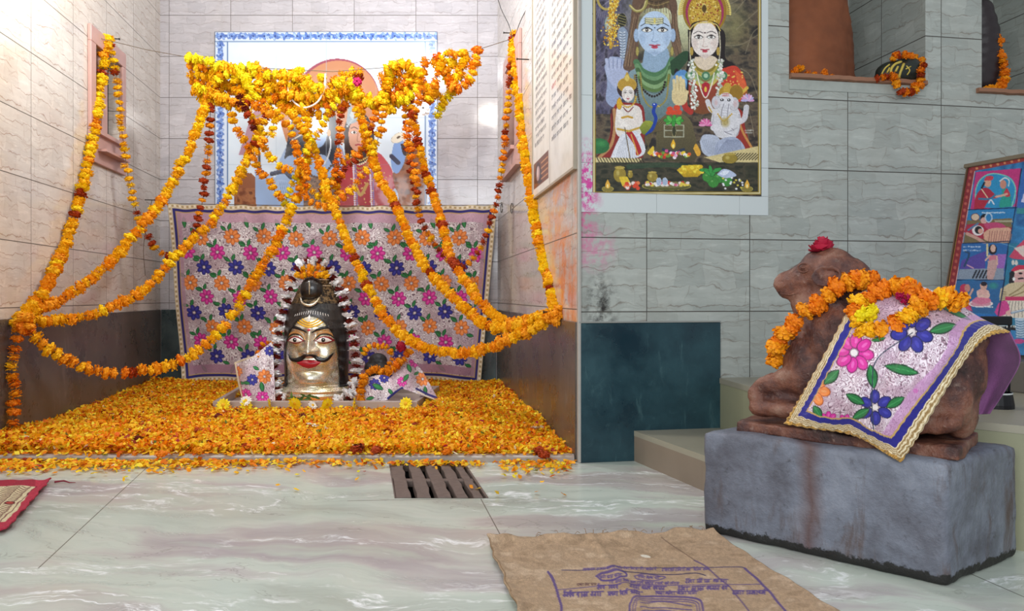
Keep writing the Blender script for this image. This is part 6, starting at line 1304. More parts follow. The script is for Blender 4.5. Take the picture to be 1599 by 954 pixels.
garland([(424, 534, 4.60), (410, 538, 4.58), (403, 556, 4.55), (401, 575, 4.52), (399, 596, 4.49), (402, 604, 4.46)], 'short orange garland down the crumpled cloth left of the silver face', d=.042, step=.028, col=pal('ODR'), seed=103)
o = head(FM, P(626, 541, 4.52), .034, 'P', 'red_rose', 'crimson rose beside the little black stone', 'flower', seed=7); o.color = (*S2L(hexc('a81438')), 1); o.rotation_euler = (1.2, .3, 0)
# ================================================================ PLINTH AND STONE BULL
t = NT('plinth_cement'); p = t.geo(); n1 = t.noise(p, 5, 5, .65); n2 = t.noise(p, 30, 5, .7)
c = t.ramp(n1, [(.25, '47454c'), (.42, '5e606a'), (.55, '727783'), (.7, '878c97')])
st_ = t.noise(p, 1.0, 5, .7, .5, sc=(11, 11, 2.2)); c = t.mix(t.math('MULTIPLY', t.math('SUBTRACT', st_, .51, clamp=True), 6, clamp=True), c, '54443f')
c = t.mix(t.math('MULTIPLY', t.math('SUBTRACT', n2, .60, clamp=True), 5, clamp=True), c, '30292a')
se = t.n('SeparateXYZ'); t.put(se.inputs[0], p)
sx = t.math('SUBTRACT', 1.0, t.math('DIVIDE', t.math('ABSOLUTE', t.math('SUBTRACT', t.math('MULTIPLY_ADD', t.noise(p, 9, 3), .03, se.outputs[0]), .812)), .030), clamp=True); c = t.mix(t.math('MULTIPLY', sx, .8), c, '5a3c34')
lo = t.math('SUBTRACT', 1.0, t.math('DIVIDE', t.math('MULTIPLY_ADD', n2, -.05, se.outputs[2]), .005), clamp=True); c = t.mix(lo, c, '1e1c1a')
M['plinth'] = t.set(color=c, rough=.55); t.bump(t.math('ADD', n2, t.math('MULTIPLY', n1, .5)), .7, .008)
PQ = [Vector((.564, 2.144, 0)), Vector((1.043, 1.731, 0)), Vector((1.353, 1.934, 0)), Vector((.874, 2.347, 0))]
bm = bmesh.new(); prism(bm, PQ, 0, .302); fixn(bm)
me = remesh(bm, .008, 26); vnoise(me, .006, 7, 3, 5); pl_ = obj('cement_plinth', me, M['plinth'], smooth=True); tag(pl_, 'stained grey cement block carrying the stone bull', 'plinth')
C0 = (PQ[0]+PQ[1]+PQ[2]+PQ[3])/4; FD = (PQ[0]-PQ[1]).normalized(); SD = Vector((FD.y*-1, FD.x, 0)); SD = SD if SD.y < 0 else -SD
c0, sd = np.array(C0), np.array(SD)
def NA(u, v, d):
    """point on the bull at side offset d from its middle plane (towards the lens), seen at u, v"""
    u, v, d = np.broadcast_arrays(np.asarray(u, float), np.asarray(v, float), np.asarray(d, float))
    r = np.stack([(u-U0)/F, np.ones_like(u), -(v-V0)/F], -1); o = np.array([0, 0, H]); t = ((c0-o)@sd+d)/(r@sd); return o+r*t[..., None]
def NP(u, v, d): return Vector(NA(u, v, d))
RB = Matrix((( -FD.x, -SD.x, 0), (-FD.y, -SD.y, 0), (0, 0, 1)))    # local x to the rear, y away from lens
bm = bmesh.new()
def nb(u, v, d, rx, ry, rz, tilt=0.0): blob(bm, NP(u, v, d), (rx, ry, rz), RB @ Matrix.Rotation(tilt, 3, 'Y'))
nb(1378, 578, 0, .215, .125, .165); nb(1330, 540, 0, .15, .115, .16); nb(1272, 575, 0, .085, .11, .13); nb(1350, 478, 0, .10, .06, .06, .25); nb(1462, 575, 0, .115, .12, .135); nb(1430, 510, 0, .17, .09, .07, .2)
for k in range(9):
    f = k/8; nb(1290+12*f-14*math.sin(f*PI)*0, 530-92*f, 0, .085-.028*f, .078-.022*f, .06)
nb(1300, 422, 0, .070, .060, .065); nb(1280, 420, 0, .055, .052, .055); nb(1330, 432, 0, .05, .05, .055)
for k in range(9):
    f = k/8; nb(1280-50*f, 428+17*f, 0, .054-.014*f, .050-.010*f, .056-.018*f)
nb(1229, 441, 0, .036, .040, .037); nb(1232, 455, 0, .036, .038, .028); nb(1262, 475, 0, .05, .05, .06)
for s in (1, -1):
    nb(1291, 430, s*.068, .044, .015, .028, .5); nb(1254, 419, s*.040, .013, .010, .011); nb(1219, 441, s*.024, .010, .010, .008); nb(1237, 455, s*.028, .022, .010, .008, -.4)
    for k in range(8):
        f = k/7; nb(1270-76*f, 584+18*f, s*.080, .05-.018*f, .036-.006*f, .05-.024*f)
    for k in range(9):
        f = k/8; nb(1187+95*f, 637+5*f, s*.096, .032-.004*f, .034, .026-.004*f)
    nb(1182, 616, s*.085, .026, .03, .034); nb(1222, 617, s*.070, .05, .028, .03); nb(1450, 612, s*.080, .10, .05, .10, -.3)
    for k in range(7):
        f = k/6; nb(1480-65*f, 658+5*f, s*.11, .035, .034, .026)
    nb(1425, 662, s*.115, .04, .034, .024)
nb(1497, 640, .02, .045, .08, .07)
me = remesh(bm, .0075, 5); vnoise(me, .006, 18, 1, 5)
t = NT('red_brown_stone'); p = t.geo(); n1 = t.noise(p, 9, 5, .65); n2 = t.noise(p, 60, 5, .7)
c = t.ramp(n1, [(.30, '24130f'), (.44, '50302a'), (.56, '784a38'), (.70, '94705e')]); c = t.mix(t.math('MULTIPLY', t.math('SUBTRACT', n2, .58, clamp=True), 5, clamp=True), c, '8d7468')
M['bull'] = t.set(color=c, rough=.5); t.bump(t.math('ADD', n2, n1), .8, .008)
bull = thing('stone_bull', 'reclining reddish-brown stone bull draped in embroidered cloth on the cement plinth', 'statue', NP(1360, 690, 0))
local(bull, obj('body', me, M['bull'], smooth=True))
bm = bmesh.new(); q = [C0+FD*a+SD*b for a, b in ((.285, .135), (-.285, .150), (-.285, -.14), (.285, -.13))]; prism(bm, q, .298, .332); bevel(bm, .006, 2); me = remesh(bm, .006, 3); vnoise(me, .006, 14, 9, 4); local(bull, obj('base_slab', me, M['bull'], smooth=True))
for s in (1, -1):
    bm = bmesh.new(); blob(bm, NP(1255, 418, s*.047), (.008, .005, .005), RB, 2); local(bull, obj('eye', bm, M['bull'], smooth=True))
    bm = bmesh.new(); tube(bm, [NP(1255+9*math.cos(a), 418+7*math.sin(a), s*.0475) for a in np.linspace(0, 2*PI, 15)], .0028, 6, caps=False); local(bull, obj('eyelid', bm, M['bull'], smooth=True))
    bm = bmesh.new(); blob(bm, NP(1289, 431, s*.078), (.034, .008, .023), RB @ Matrix.Rotation(.35, 3, 'Y'), 3)
    tube(bm, [NP(1291+(21*math.cos(a)), 431+(14*math.sin(a))-.35*21*math.cos(a)*.3, s*.083) for a in np.linspace(0, 2*PI, 25)], .006, 8, caps=False); me_ = remesh(bm, .004, 2); vnoise(me_, .0015, 40, 2, 3); local(bull, obj('ear', me_, M['bull'], smooth=True))
    bm = bmesh.new(); tube(bm, [NP(1213, 455, s*.018), NP(1222, 459, s*.032), NP(1234, 460, s*.040), NP(1246, 457, s*.044)], [.001, .002, .002, .001], 6); local(bull, obj('mouth_line', bm, M['bull'], smooth=True))
# draped cloth
def bull_art():
    c = Canvas(1205, 430, 1600, 735, 'b48aa6', ss=3.4, seed=41); sequins(c, 9, lo='ae86a2', hi='fff6fc', seed=45, freq=9, al=.85)
    for (x, y, R_, k, n_, rt) in ((1334, 551, 31, 'pink', 8, .15), (1312, 503, 22, 'orange', 8, .5), (1270, 608, 27, 'orange', 7, .2), (1424, 519, 33, 'blue', 7, .3), (1367, 636, 27, 'blue', 6, .5), (1294, 657, 15, 'pink', 8, 0), (1320, 660, 14, 'pink', 8, .3), (1480, 620, 26, 'orange', 8, 0), (1430, 610, 4, 'pink', 6, 0)): eflower(c, x, y, R_, k, n_, rt)
    for (x, y, L, W_, a) in ((1316, 527, 28, 14, -1.25), (1300, 545, 24, 11, .1), (1299, 589, 34, 17, -.75), (1362, 588, 40, 18, 1.4), (1408, 577, 58, 17, .22), (1472, 513, 46, 18, -.25), (1490, 488, 60, 9, .45), (1277, 643, 24, 14, 1.0), (1336, 623, 34, 15, .5), (1345, 646, 32, 15, -.5), (1398, 628, 34, 16, -.5), (1372, 530, 24, 9, -.2), (1370, 445, 20, 8, .1)): leaf(c, x, y, L, W_, a)
    c.line([(1425, 520), (1370, 560), (1362, 610), (1365, 690)], 1.6, '2c3a4c', curve=True); return c
BC = bull_art()
def edge_bands(C, Pp):
    """hem widths measured on the cloth itself, metres from its free edges"""
    n, m = C.shape[:2]; x = Pp
    def dist_to(line): 
        D = np.full((n, m), 9.)
        for q in line[::3]: D = np.minimum(D, np.linalg.norm(x-q, axis=-1))
        return D
    return np.minimum(np.minimum(dist_to(x[-1]), dist_to(x[:, 0])), dist_to(x[:, -1]))
def x_right(x):
    D = np.full(x.shape[:2], 9.); V = np.zeros(x.shape)
    for q in x[::3, -1]:
        d = x-q; l = np.linalg.norm(d, axis=-1); k = l < D; D[k] = l[k]; V[k] = d[k]
    return V
def drape(name, T, B, L, R, n, m, bul, hem=True, plain_c=None, mats=None):
    if hem:
        def sc(E, k):
            E = catmull([np.array(e, float) for e in E], 40); q = np.linspace(0, 1, len(E)); E[:, 0] += 1.4*np.abs(np.sin(q*PI*k)); E[:, 1] += 1.8*np.abs(np.sin(q*PI*k))-.9*(q > 0)*(q < 1); return [tuple(e) for e in E[::2]]+[tuple(E[-1])]
        B, L, R = [sc(E, k) for E, k in ((B, 17), (L, 19), (R, 22))]; L[-1] = B[0]; R[-1] = B[-1]; L[0] = T[0]; R[0] = T[-1]
    o, C, Pp = patch(name, T, B, L, R, n, m, BC, mats or M['cloth'], thick=.0025, mapf=NA, bul=bul)
    col = BC.sample(C[..., 0], C[..., 1]) if plain_c is None else np.tile(hexc(plain_c), (n, m, 1))*(.9+.2*smooth_noise(n, m, 14, RNG, 3))[..., None]
    if hem:
        D = edge_bands(C, Pp)/.00177; r_ = np.random.default_rng(3); s_ = smooth_noise(n, m, 2, r_, 1)
        for lo, hi, cc in ((0, 15, 'cdb88c'), (15, 24.5, '1b1884'), (24.5, 27, 'c4a060'), (27, 38, 'c48cc0')):
            k = (D >= lo) & (D < hi)
            if hi == 38: k &= (np.linalg.norm(x_right(Pp), axis=-1)/.00177 < 38)
            if hi == 15:
                w = (.5+.5*np.sin(D*2.2+s_*3))[..., None]; v = K('8f6f3c')*(1-w)+K('f0e2c0')*w
                w2 = (np.abs(np.sin(D*.9))*s_)[..., None]; v = np.where(D[..., None] < 5, K('b58a3c')*(.7+.6*s_[..., None]), v); col[k] = np.clip(v, 0, 1)[k]
            elif hi == 38: col[k] = .35*col[k]+.65*K(cc)
            else: col[k] = K(cc)
    at = o.data.color_attributes['Col']; c4 = np.ones((n*m, 4), np.float32); c4[:, :3] = S2L(col.reshape(-1, 3)); at.data.foreach_set('color', c4.ravel()); return o
near = drape('near_side', [(1347, 441, .0), (1385, 440, .0), (1430, 445, .0), (1480, 465, .0), (1530, 496, .0), (1577, 518, -.01)],
    [(1224, 661, .150), (1270, 669, .158), (1315, 675, .168), (1348, 686, .180), (1380, 706, .192), (1406, 721, .196)],
    [(1347, 441, .0), (1324, 482, .095), (1298, 532, .138), (1266, 590, .150), (1243, 630, .152), (1224, 661, .150)],
    [(1577, 518, -.01), (1545, 524, .045), (1515, 550, .115), (1475, 610, .162), (1438, 672, .186), (1406, 721, .196)], 260, 300,
    lambda A, B: .070*np.sin(PI*np.clip(B, 0, 1))**.8*(np.sin(PI*A)**.5)+.006*np.sin(A*30+4*B)*np.sin(PI*B)+.008*np.sin(A*17+B*5)*B+.005*np.sin(A*9-B*11)*np.sin(PI*B)+.004*np.sin(A*70)*(B > .97))
cl_ = thing('embroidered_drape', 'pink embroidered cloth with blue and gold hem draped over the stone bull', 'cloth', NP(1400, 500, 0)); local(cl_, near)
far = drape('far_side', [(1347, 441, .0), (1385, 440, .0), (1430, 445, .0), (1480, 465, .0), (1530, 496, .0), (1577, 518, -.01)],
    [(1340, 640, -.15), (1400, 650, -.155), (1460, 650, -.16), (1510, 648, -.165), (1546, 646, -.17)],
    [(1347, 441, .0), (1342, 540, -.12), (1340, 640, -.15)], [(1577, 518, -.01), (1593, 560, -.05), (1575, 600, -.12), (1546, 646, -.17)], 120, 140,
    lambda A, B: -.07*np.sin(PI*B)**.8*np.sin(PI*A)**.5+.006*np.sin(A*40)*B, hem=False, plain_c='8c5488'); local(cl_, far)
def ng(pts, label, **k): return garland([NP(*p) for p in pts], label, world=True, meshes=FB, thick=.8, **k)
ng([(1362, 437, .03), (1342, 434, .065), (1318, 441, .085), (1293, 460, .095), (1270, 481, .10), (1247, 496, .105), (1228, 516, .095), (1214, 541, .075), (1213, 562, .055)], 'orange marigold garland around the neck of the stone bull', d=.056, step=.027, col=pal('ODD'), seed=111)
ng([(1424, 458, .11), (1410, 449, .09), (1388, 449, .09), (1364, 458, .11), (1348, 470, .13), (1341, 488, .15), (1348, 507, .17), (1364, 519, .18), (1384, 513, .18), (1402, 506, .175), (1418, 493, .165), (1435, 479, .15), (1460, 466, .115), (1482, 464, .10), (1494, 474, .10)], 'orange marigold garland looped on the drape over the back of the bull', d=.053, step=.026, col=pal('ODG'), seed=112)
ng([(1344, 487, .17), (1356, 491, .175)], 'two yellow marigolds on the drape inside the bull garland loop', d=.05, step=.02, col=pal('L'), seed=113, cord=False, cat='flowers', name='yellow_marigolds')
for k, (u, v) in enumerate(((1405, 462), (1420, 465), (1412, 470))):
    o = head(FM, NP(u, v, .135), .013, 'P', 'pink_flower', 'magenta flower lying on the drape behind the garland loop', 'flower', 'magenta flowers on the drape', seed=k)
# rose on the head: whorled petals
rose = thing('red_rose', 'crimson rose on top of the stone bull head', 'flower', NP(1284, 391, 0)); bm = bmesh.new(); r = random.Random(9); base = NP(1284, 392, 0)
for L in range(5):
    for k in range(8):
        a = 2*PI*(k+.5*L)/8+r.uniform(-.15, .15); R_ = (.042-.007*L)*r.uniform(.88, 1.1); h = .003+.007*L; w_ = .55; rows = []
        for (rr_, hh) in ((.3, 0), (.8, h*.8), (1.0, h+.008*(1 if L else .3))): rows.append([bm.verts.new(base+Vector((R_*rr_*math.cos(a+j*w_*rr_), R_*rr_*math.sin(a+j*w_*rr_), hh+r.uniform(-.004, .004)))) for j in (-1, 0, 1)])
        for i in range(2):
            for j in range(2): bm.faces.new((rows[i][j], rows[i][j+1], rows[i+1][j+1], rows[i+1][j]))
local(rose, obj('rose_petals', bm, plain('rose_red', 'b0183a', .6)))
bm = bmesh.new(); blob(bm, base+Vector((0, 0, .012)), (.010, .010, .012), sub=2); local(rose, obj('rose_heart', bm, plain('rose_dark', '74102a', .6)))

# black metal lamp stand behind the bull
B0 = FL(1577, 640, .343); bx_ = thing('black_lantern', 'black metal lantern frame standing behind the rump of the stone bull', 'lantern', (B0.x, B0.y+.04, .343)); bp = Vector((B0.x-.01, B0.y+.05, .343)); BM_ = plain('black_metal', '17171a', .4, metal=.3)
bm = bmesh.new(); tube(bm, [bp, bp+Vector((0, 0, .012)), bp+Vector((0, 0, .05))], [.050, .050, .044], 24); local(bx_, obj('base', bm, BM_))
bm = bmesh.new(); tube(bm, [bp+Vector((0, 0, .045)), bp+Vector((0, 0, .05))], [.0455, .0455], 24); local(bx_, obj('base_ring', bm, M['white_tile']))
bm = bmesh.new(); tube(bm, [bp+Vector((0, 0, .05)), bp+Vector((0, 0, .09)), bp+Vector((0, 0, .10))], [.03, .036, .02], 20); local(bx_, obj('lamp_body', bm, plain('dark_chrome', '50525a', .2, metal=.9)))
bm = bmesh.new()
for s in (-1, 1): box(bm, bp+Vector((s*.042-.004, -.004, .05)), bp+Vector((s*.042+.004, .004, .27)))
box(bm, bp+Vector((-.046, -.012, .262)), bp+Vector((.046, .012, .29))); local(bx_, obj('handle', bevel(bm, .003, 1), BM_))

# ================================================================ MATS
def floor_sheet(name, corners, art, n, m, mat, z0, hump, edge, thick, label, cat):
    A2, B2 = np.meshgrid(np.linspace(0, 1, m), np.linspace(0, 1, n)); q = [np.array(c_) for c_ in corners]
    pos = (q[0]*(1-A2)[..., None]+q[1]*A2[..., None])*(1-B2)[..., None]+(q[3]*(1-A2)[..., None]+q[2]*A2[..., None])*B2[..., None]; pos = np.concatenate([pos, np.zeros(pos.shape[:2]+(1,))], -1)
    e = edge*(np.sin(A2*31)+.6*np.sin(A2*77+1)); f_ = edge*(np.sin(B2*27)+.6*np.sin(B2*63)); flat = pos.copy(); flat[..., 2] = z0
    pos[..., 1] += e*(1-B2)**6; pos[..., 0] += .5*f_*((1-A2)**8-A2**8); pos[..., 2] = z0+hump(A2, B2); cx, cy = photo(flat)
    o = obj(name, grid_mesh(name, pos, art.sample(cx, cy)), mat); s = o.modifiers.new('t', 'SOLIDIFY'); s.thickness = thick; s.offset = 0; return tag(o, label, cat)
def jute():
    c = Canvas(740, 825, 1480, 1120, 'a8855f', ss=3, seed=51); rock(c, 740, 825, 1480, 1120, ['9c8266', 'b29678', 'a48a6e', 'bca286'], 52, (9, 26)); c.speck(.16, .9)
    INK = '54407c'; Z = lambda x, y: (740+x/2.757, 820+y/2.757)
    A1 = lambda x, y: (850+x/8.883, 880+y/8.878); A2 = lambda x, y: (1020+x/8.416, 880+y/8.419)
    c.line([A1(50, 160), A1(130, 280), A1(185, 450), A1(230, 660), (878, 990), (890, 1060)], 4.2, INK, .85, curve=True); c.line([A1(240, 128), A1(600, 128), A1(1500, 95), A2(700, 100), A2(1130, 82), A2(1215, 100)], 1.5, '4a3c5c', .85, curve=True)
    c.line([A2(1215, 100), A2(1430, 310), A2(1600, 490), (1245, 985), (1290, 1060)], 3.6, INK, .85, curve=True); c.line([A2(540, 0), A2(700, 90), A2(860, 240), A2(1000, 350), A2(1060, 430), A2(1200, 600), (1190, 990)], 2.4, '5c4670', .8, curve=True)
    c.line([A1(200, 400), A1(900, 350), A1(1500, 335), A2(0, 320), A2(1000, 325), A2(1430, 305)], 1.3, INK, .8, curve=True)
    c.line([(1033, 843), (1050, 856), (1085, 880)], 1.5, '6a5040', .7, curve=True)
    rr_ = np.random.default_rng(6)
    text_row(c, *[A1(540, 0)[0], A1(1560, 0)[0]], A1(0, 105)[1], 3.6, INK, rr_, dy=-1, wd=1.2, al=.8); text_row(c, A2(120, 0)[0], A2(740, 0)[0], A2(0, 100)[1], 4.2, INK, rr_, wd=1.3, al=.85)
    for (w_, k) in ((3, 0), (1.5, 5)): c.line([A1(720+k*8, 220), A1(820, 170+k*3), A1(1080, 160+k*3), A1(1140, 220), A1(1050, 265), A1(820, 285), A1(735+k*8, 225)], w_, INK, .85, curve=True)
    text_row(c, A1(790, 0)[0], A1(1080, 0)[0], A1(0, 215)[1], 4.2, INK, rr_, wd=1.3, al=.85); c.line([A1(1250, 220), A1(1400, 185), A2(60, 195), A2(160, 215), A2(20, 260), A1(1300, 265), A1(1250, 220)], 1.8, INK, .85, curve=True); text_row(c, A1(1300, 0)[0], A2(90, 0)[0], A1(0, 220)[1], 3.6, INK, rr_, wd=1.2, al=.85)
    c.line([A1(1080, 160), A1(1450, 180), A2(300, 180), A2(560, 170), A2(690, 205)], 1.7, '3c3050', .85, curve=True)
    text_row(c, A1(460, 0)[0], A1(740, 0)[0], A1(0, 318)[1], 3.2, '5c3c3c', rr_, wd=1.1, al=.8); text_row(c, A1(900, 0)[0], A2(340, 0)[0], A1(0, 292)[1], 3.8, INK, rr_, dy=.5, wd=1.3, al=.8); text_row(c, A2(430, 0)[0], A2(980, 0)[0], A2(0, 255)[1], 5.2, INK, rr_, wd=1.6, al=.85)
    text_row(c, A1(740, 0)[0], A1(1060, 0)[0], A1(0, 350)[1], 6.5, INK, rr_, wd=1.9, al=.9); text_row(c, A1(1190, 0)[0], A2(180, 0)[0], A1(0, 355)[1], 6, INK, rr_, wd=1.9, al=.9); text_row(c, A2(330, 0)[0], A2(990, 0)[0], A2(0, 345)[1], 6.5, INK, rr_, wd=1.9, al=.9)
    text_row(c, A1(270, 0)[0], A1(820, 0)[0], A1(0, 438)[1], 7, INK, rr_, wd=2.2, al=.9); text_row(c, A1(880, 0)[0], A1(1360, 0)[0], A1(0, 445)[1], 5.6, INK, rr_, wd=2, al=.9); text_row(c, A2(30, 0)[0], A2(590, 0)[0], A2(0, 405)[1], 4.6, INK, rr_, wd=1.7, al=.85); text_row(c, A2(1050, 0)[0], A2(1500, 0)[0], A2(0, 408)[1], 6, INK, rr_, dy=-2, wd=2, al=.9)
    for (k, w_) in ((0, 3.2), (5, 1.8), (9, 1.5)): c.line([(983+k, 960), (985+k, 948+k*.5), (1000, 938+k*.8), (1050, 936+k*.8), (1088-k, 940+k*.6), (1097-k, 952), (1094-k, 975), (1060, 990-k), (1000, 988-k), (983+k, 960)], w_, INK, .85, curve=True)
    for k in range(5): c.line([(1000, 950+k*7), (1035, 944+k*7+3*(k % 2)), (1080, 951+k*6)], 2, INK, .75, curve=True)
    c.ell(1008, 872.5, 8, 2.2, 'd8d0c0', ang=.15)
    c.line([(762, 851), (775, 880), (797, 930), (803, 954)], 2, '7a5c3c', .6); return c
JC = jute()
o = floor_sheet('jute_sack', [(-.071, 2.033), (.585, 2.10), (.80, 1.20), (.075, 1.20)], JC, 330, 330, M['mat'], .006,
    lambda A, B: .004+.007*np.sin(A*9+B*3)**2*.4+.014*np.exp(-(B/.03)**2)*(.6+.4*np.sin(A*24))+.008*np.exp(-((A)/.03)**2)+.005*np.exp(-((A-.45+B*.1)/.02)**2)+.010*np.exp(-(((A-1)/.06)**2+((B)/.08)**2)), .006, .005, 'tan jute sack with faded purple print laid flat on the marble floor', 'sack')
bm = bmesh.new(); r = random.Random(2)
for k in range(26):
    a = r.random(); p = Vector((-.071+.656*a, 2.033+.067*a, .02)); q = p+Vector((r.uniform(-.02, .02), r.uniform(0, .025), r.uniform(-.012, .01))); tube(bm, [p, (p+q)/2+Vector((0, 0, .006)), q], .0008, 4)
s = tag(obj('frayed_threads', bm, plain('jute_thread', '8a6c4a', .9), o), kind='stuff')
def redmat():
    c = Canvas(-260, 740, 90, 850, 'cdbf98', ss=5, seed=61); c.poly([(-260, 740), (90, 740), (90, 762), (-260, 762)], '9a1f34'); c.poly([(90, 740), (90, 860), (-40, 860), (2, 822), (18, 812), (48, 770), (56, 761), (60, 740)], 'b02a40'); c.line([(57, 762), (41, 778), (18, 800), (0, 818), (-30, 845)], 1.2, '5c1020', curve=True)
    c.poly([(-260, 829), (40, 818), (0, 860), (-260, 860)], 'b02a40')
    for j in range(5):
        x0 = -20-j*52; c.line([(x0+50, 763), (x0+22, 790), (x0, 815)], 1.0, '5c2424', curve=True)
        for k in range(24):
            f_ = k/23; x, y = x0+50-50*f_, 763+52*f_; c.line([(x-2, y), (x-14, y+1.5), (x-22, y-1)], .8, '5c2424', curve=True); c.line([(x+2, y), (x+11, y+2), (x+18, y-.5)], .8, '5c2424', curve=True)
    for k in range(4): c.ell(16-k*58, 789, 9-2*(k % 2), 2.6, 'a83a30', edge='5c1a1a')
    c.speck(.15, .8); return c
o = floor_sheet('red_border_mat', [(-2.55, 2.67), (-1.715, 2.695), (-1.475, 2.115), (-2.40, 2.12)], redmat(), 220, 300, M['mat'], .006, lambda A, B: .003+.006*np.sin(A*22+B*6)**2*.5+.010*np.exp(-((A-1)/.02)**2), .006, .006, 'small cream mat with crimson border at the left edge of the floor', 'mat')
bm = bmesh.new(); p = Vector((-1.70, 2.69, .006)); tube(bm, [p, p+Vector((.03, .006, .003)), p+Vector((.055, .0, -.002)), p+Vector((.075, .004, -.003))], [.004, .003, .002, .001], 6); obj('fringe_thread', bm, plain('crimson_yarn', '7a1a2c', .9), o)

# ================================================================ NICHE FIGURES
RS = plain('vermilion_stone', '7c4424', .7, bump=.6, bs=12, var=.7)
q = W_F.pt(u2s(W_F, 1286), 1.675, -.23); bm = bmesh.new()
for k in range(16):
    f = k/15; blob(bm, (q.x+.01*math.sin(f*5)-.012*f, q.y+.02*f, 1.66+.80*f), (.285-.06*f, .19-.05*f, .12), sub=3)
me = remesh(bm, .012, 6); vnoise(me, .012, 6, 5, 4); me2 = me
def keep_in(me_, lo, hi, z0):
    for v in me_.vertices:
        v.co.z = max(v.co.z, z0); s_ = (v.co-W_F.a).dot(W_F.d)
        if s_ < lo: v.co += W_F.d*(lo-s_)
        if s_ > hi: v.co += W_F.d*(hi-s_)
keep_in(me2, N1[0]+.012, N1[1]-.02, 1.676)
tag(obj('vermilion_statue', me2, RS, smooth=True), 'tall orange-brown vermilion-coated stone statue in the left wall niche', 'statue')
# dark stone with yellow painted marks
def WFp(u, v, o): return W_F.hit(u, v, o)
q = WFp(1401, 108, -.03); bm = bmesh.new(); nx = W_F.d; ST_ = Matrix(((nx.x, W_F.n.x*-1, 0), (nx.y, W_F.n.y*-1, 0), (0, 0, 1)))
blob(bm, q+Vector((0, 0, -.02)), (.105, .06, .058), ST_); blob(bm, q+nx*.05+Vector((0, 0, -.01)), (.065, .06, .075), ST_); blob(bm, q-nx*.055+Vector((0, 0, -.035)), (.05, .05, .036), ST_)
me = remesh(bm, .006, 5)
for v in me.vertices: v.co.z = max(v.co.z, 1.6745)
st = obj('painted_stone', me, plain('green_black_stone', '1f2620', .4, bump=.3, bs=50, var=.3), smooth=True); tag(st, 'dark rounded stone with yellow painted marks on the niche ledge', 'stone')
dg = bpy.context.evaluated_depsgraph_get(); dg.update(); YP = plain('yellow_paint', 'c4ad4c', .5)
def painton(o, pts, w_, nm='painted_mark', mat=YP, out=.0015):
    bm = bmesh.new(); path = []
    c = catmull([np.array((a, b)) for a, b in pts], 5) if len(pts) > 2 else np.array(pts, float)
    for u, v in c:
        org = Vector((0, 0, H)); d = Vector(((u-U0)/F, 1, -(v-V0)/F)).normalized(); ok, loc, no, _ = o.ray_cast(org, d)
        if ok: path.append(loc+no*out)
    if len(path) > 1: tube(bm, path, w_, 6); obj(nm, bm, mat, o, smooth=True)
for pts, w_ in (([(1393, 122), (1391, 110), (1397, 101), (1407, 97)], .006), ([(1394, 122), (1402, 122), (1406, 112), (1411, 100)], .006), ([(1398, 112), (1402, 104)], .005), ([(1377, 116), (1382, 107), (1389, 101)], .004), ([(1385, 114), (1389, 106)], .004), ([(1415, 103), (1420, 110), (1416, 117)], .003), ([(1414, 108), (1422, 104)], .003)): painton(st, pts, w_)
WG = lambda pts: [WFp(*p) for p in pts]
garland(WG([(1390, 92, .0), (1397, 86, .0), (1410, 84, .01), (1424, 88, .01), (1437, 92, .0), (1441, 101, .02)]), 'marigold string across the top of the painted stone', world=True, d=.036, step=.022, col=pal('ODR'), seed=121)
garland(WG([(1440, 104, .03), (1436, 116, .035), (1437, 128, .035), (1430, 139, .04), (1418, 144, .04), (1406, 140, .04), (1402, 129, .04), (1398, 121, .03), (1385, 119, .03), (1371, 124, .02)]), 'marigold garland hanging over the ledge below the painted stone', world=True, d=.040, step=.022, col=pal('DOR'), seed=122)
garland(WG([(1236, 112, .0), (1244, 110, .01), (1252, 108, .0), (1260, 113, .0)]), 'short marigold string on the left end of the niche ledge', world=True, d=.036, step=.02, col=pal('DO'), seed=123)
garland(WG([(1268, 117, .0), (1273, 118, .0)]), 'two marigolds at the foot of the vermilion statue', world=True, d=.03, step=.016, col=pal('DO'), seed=124, cord=False, cat='flowers', name='marigold_pair')
garland(WG([(1284, 112, .0), (1289, 117, .0), (1300, 121, .0)]), 'small marigold cluster on the middle of the niche ledge', world=True, d=.03, step=.016, col=pal('DO'), seed=125, cord=False, cat='flowers', name='marigold_cluster')
q = WFp(1520, 90, -.16); bm = bmesh.new()
for k in range(8):
    f = k/7; blob(bm, q+Vector((.03*math.sin(f*3), 0, -.13+.34*f)), (.11-.035*f, .10, .07), sub=3)
me = remesh(bm, .008, 5)
keep_in(me, N2[0]+.012, N2[1]-.02, 1.656)
tag(obj('dark_statue', me, plain('dark_oiled_stone', '2a2022', .5, bump=.4, bs=30), smooth=True), 'dark oiled stone figure in the right wall niche', 'statue')
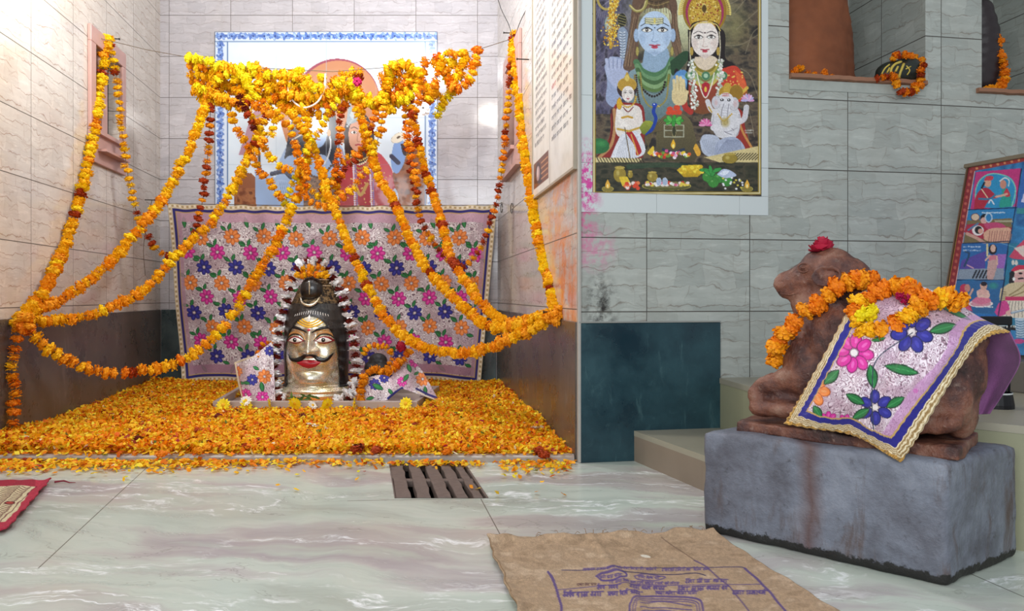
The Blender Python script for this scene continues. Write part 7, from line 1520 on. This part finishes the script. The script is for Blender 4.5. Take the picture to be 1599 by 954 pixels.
garland([W_F.hit(u, v, -.02-o_) for u, v, o_ in ((1537, 34, .1), (1548, 48, .08), (1556, 62, .06), (1562, 82, .05), (1567, 100, .04), (1570, 118, .03), (1564, 132, .02), (1552, 140, .01), (1540, 142, .0))], 'marigold garland hanging on the dark figure in right niche', world=True, d=.048, step=.024, col=pal2('DD', 'OD'), seed=126)
# ---------------------------------------------------------------- light and camera
def area(name, loc, size, power, col, look):
    l = bpy.data.lights.new(name, 'AREA'); l.shape = 'RECTANGLE' if hasattr(size, '__len__') else 'SQUARE'
    if hasattr(size, '__len__'): l.size, l.size_y = size
    else: l.size = size
    l.energy = power; l.color = col; o = bpy.data.objects.new(name, l); link(o); o.location = loc
    o.rotation_euler = (Vector(look)-Vector(loc)).to_track_quat('-Z', 'Y').to_euler(); return o
def point(name, loc, power, col, r=.05):
    l = bpy.data.lights.new(name, 'POINT'); l.energy = power; l.color = col; l.shadow_soft_size = r
    o = bpy.data.objects.new(name, l); link(o); o.location = loc; return o
point('lamp_by_left_wall', (-2.10, 3.45, 2.55), 46, (1, .98, .95), .06)
point('lamp_in_alcove', (-.75, 4.0, 3.0), 92, (.88, .91, 1), .08)
point('lamp_right_of_alcove', (-.25, 3.1, 2.75), 34, (1, .93, .82), .06)
area('daylight_from_entrance', (-.8, -2.0, 2.0), (3.5, 1.6), 150, (.92, .96, 1), (0.8, 3, .9))
w = bpy.data.worlds.new('world'); scene.world = w; w.use_nodes = True
w.node_tree.nodes['Background'].inputs[0].default_value = (.80, .85, .92, 1); w.node_tree.nodes['Background'].inputs[1].default_value = .55
cam = bpy.data.cameras.new('camera'); co = bpy.data.objects.new('camera', cam); link(co)
co.location = (0, 0, H); co.rotation_euler = (PI/2, 0, 0); cam.sensor_width = 36; cam.lens = F/1599*36
cam.shift_x = 0; cam.shift_y = (V0-477)/1599; cam.clip_start = .02
scene.camera = co
vs = scene.view_settings; vs.view_transform = 'Standard'; vs.look = 'None'; vs.gamma = 1; vs.exposure = 0.0; vs.use_curve_mapping = False
scene.cycles.max_bounces = 6
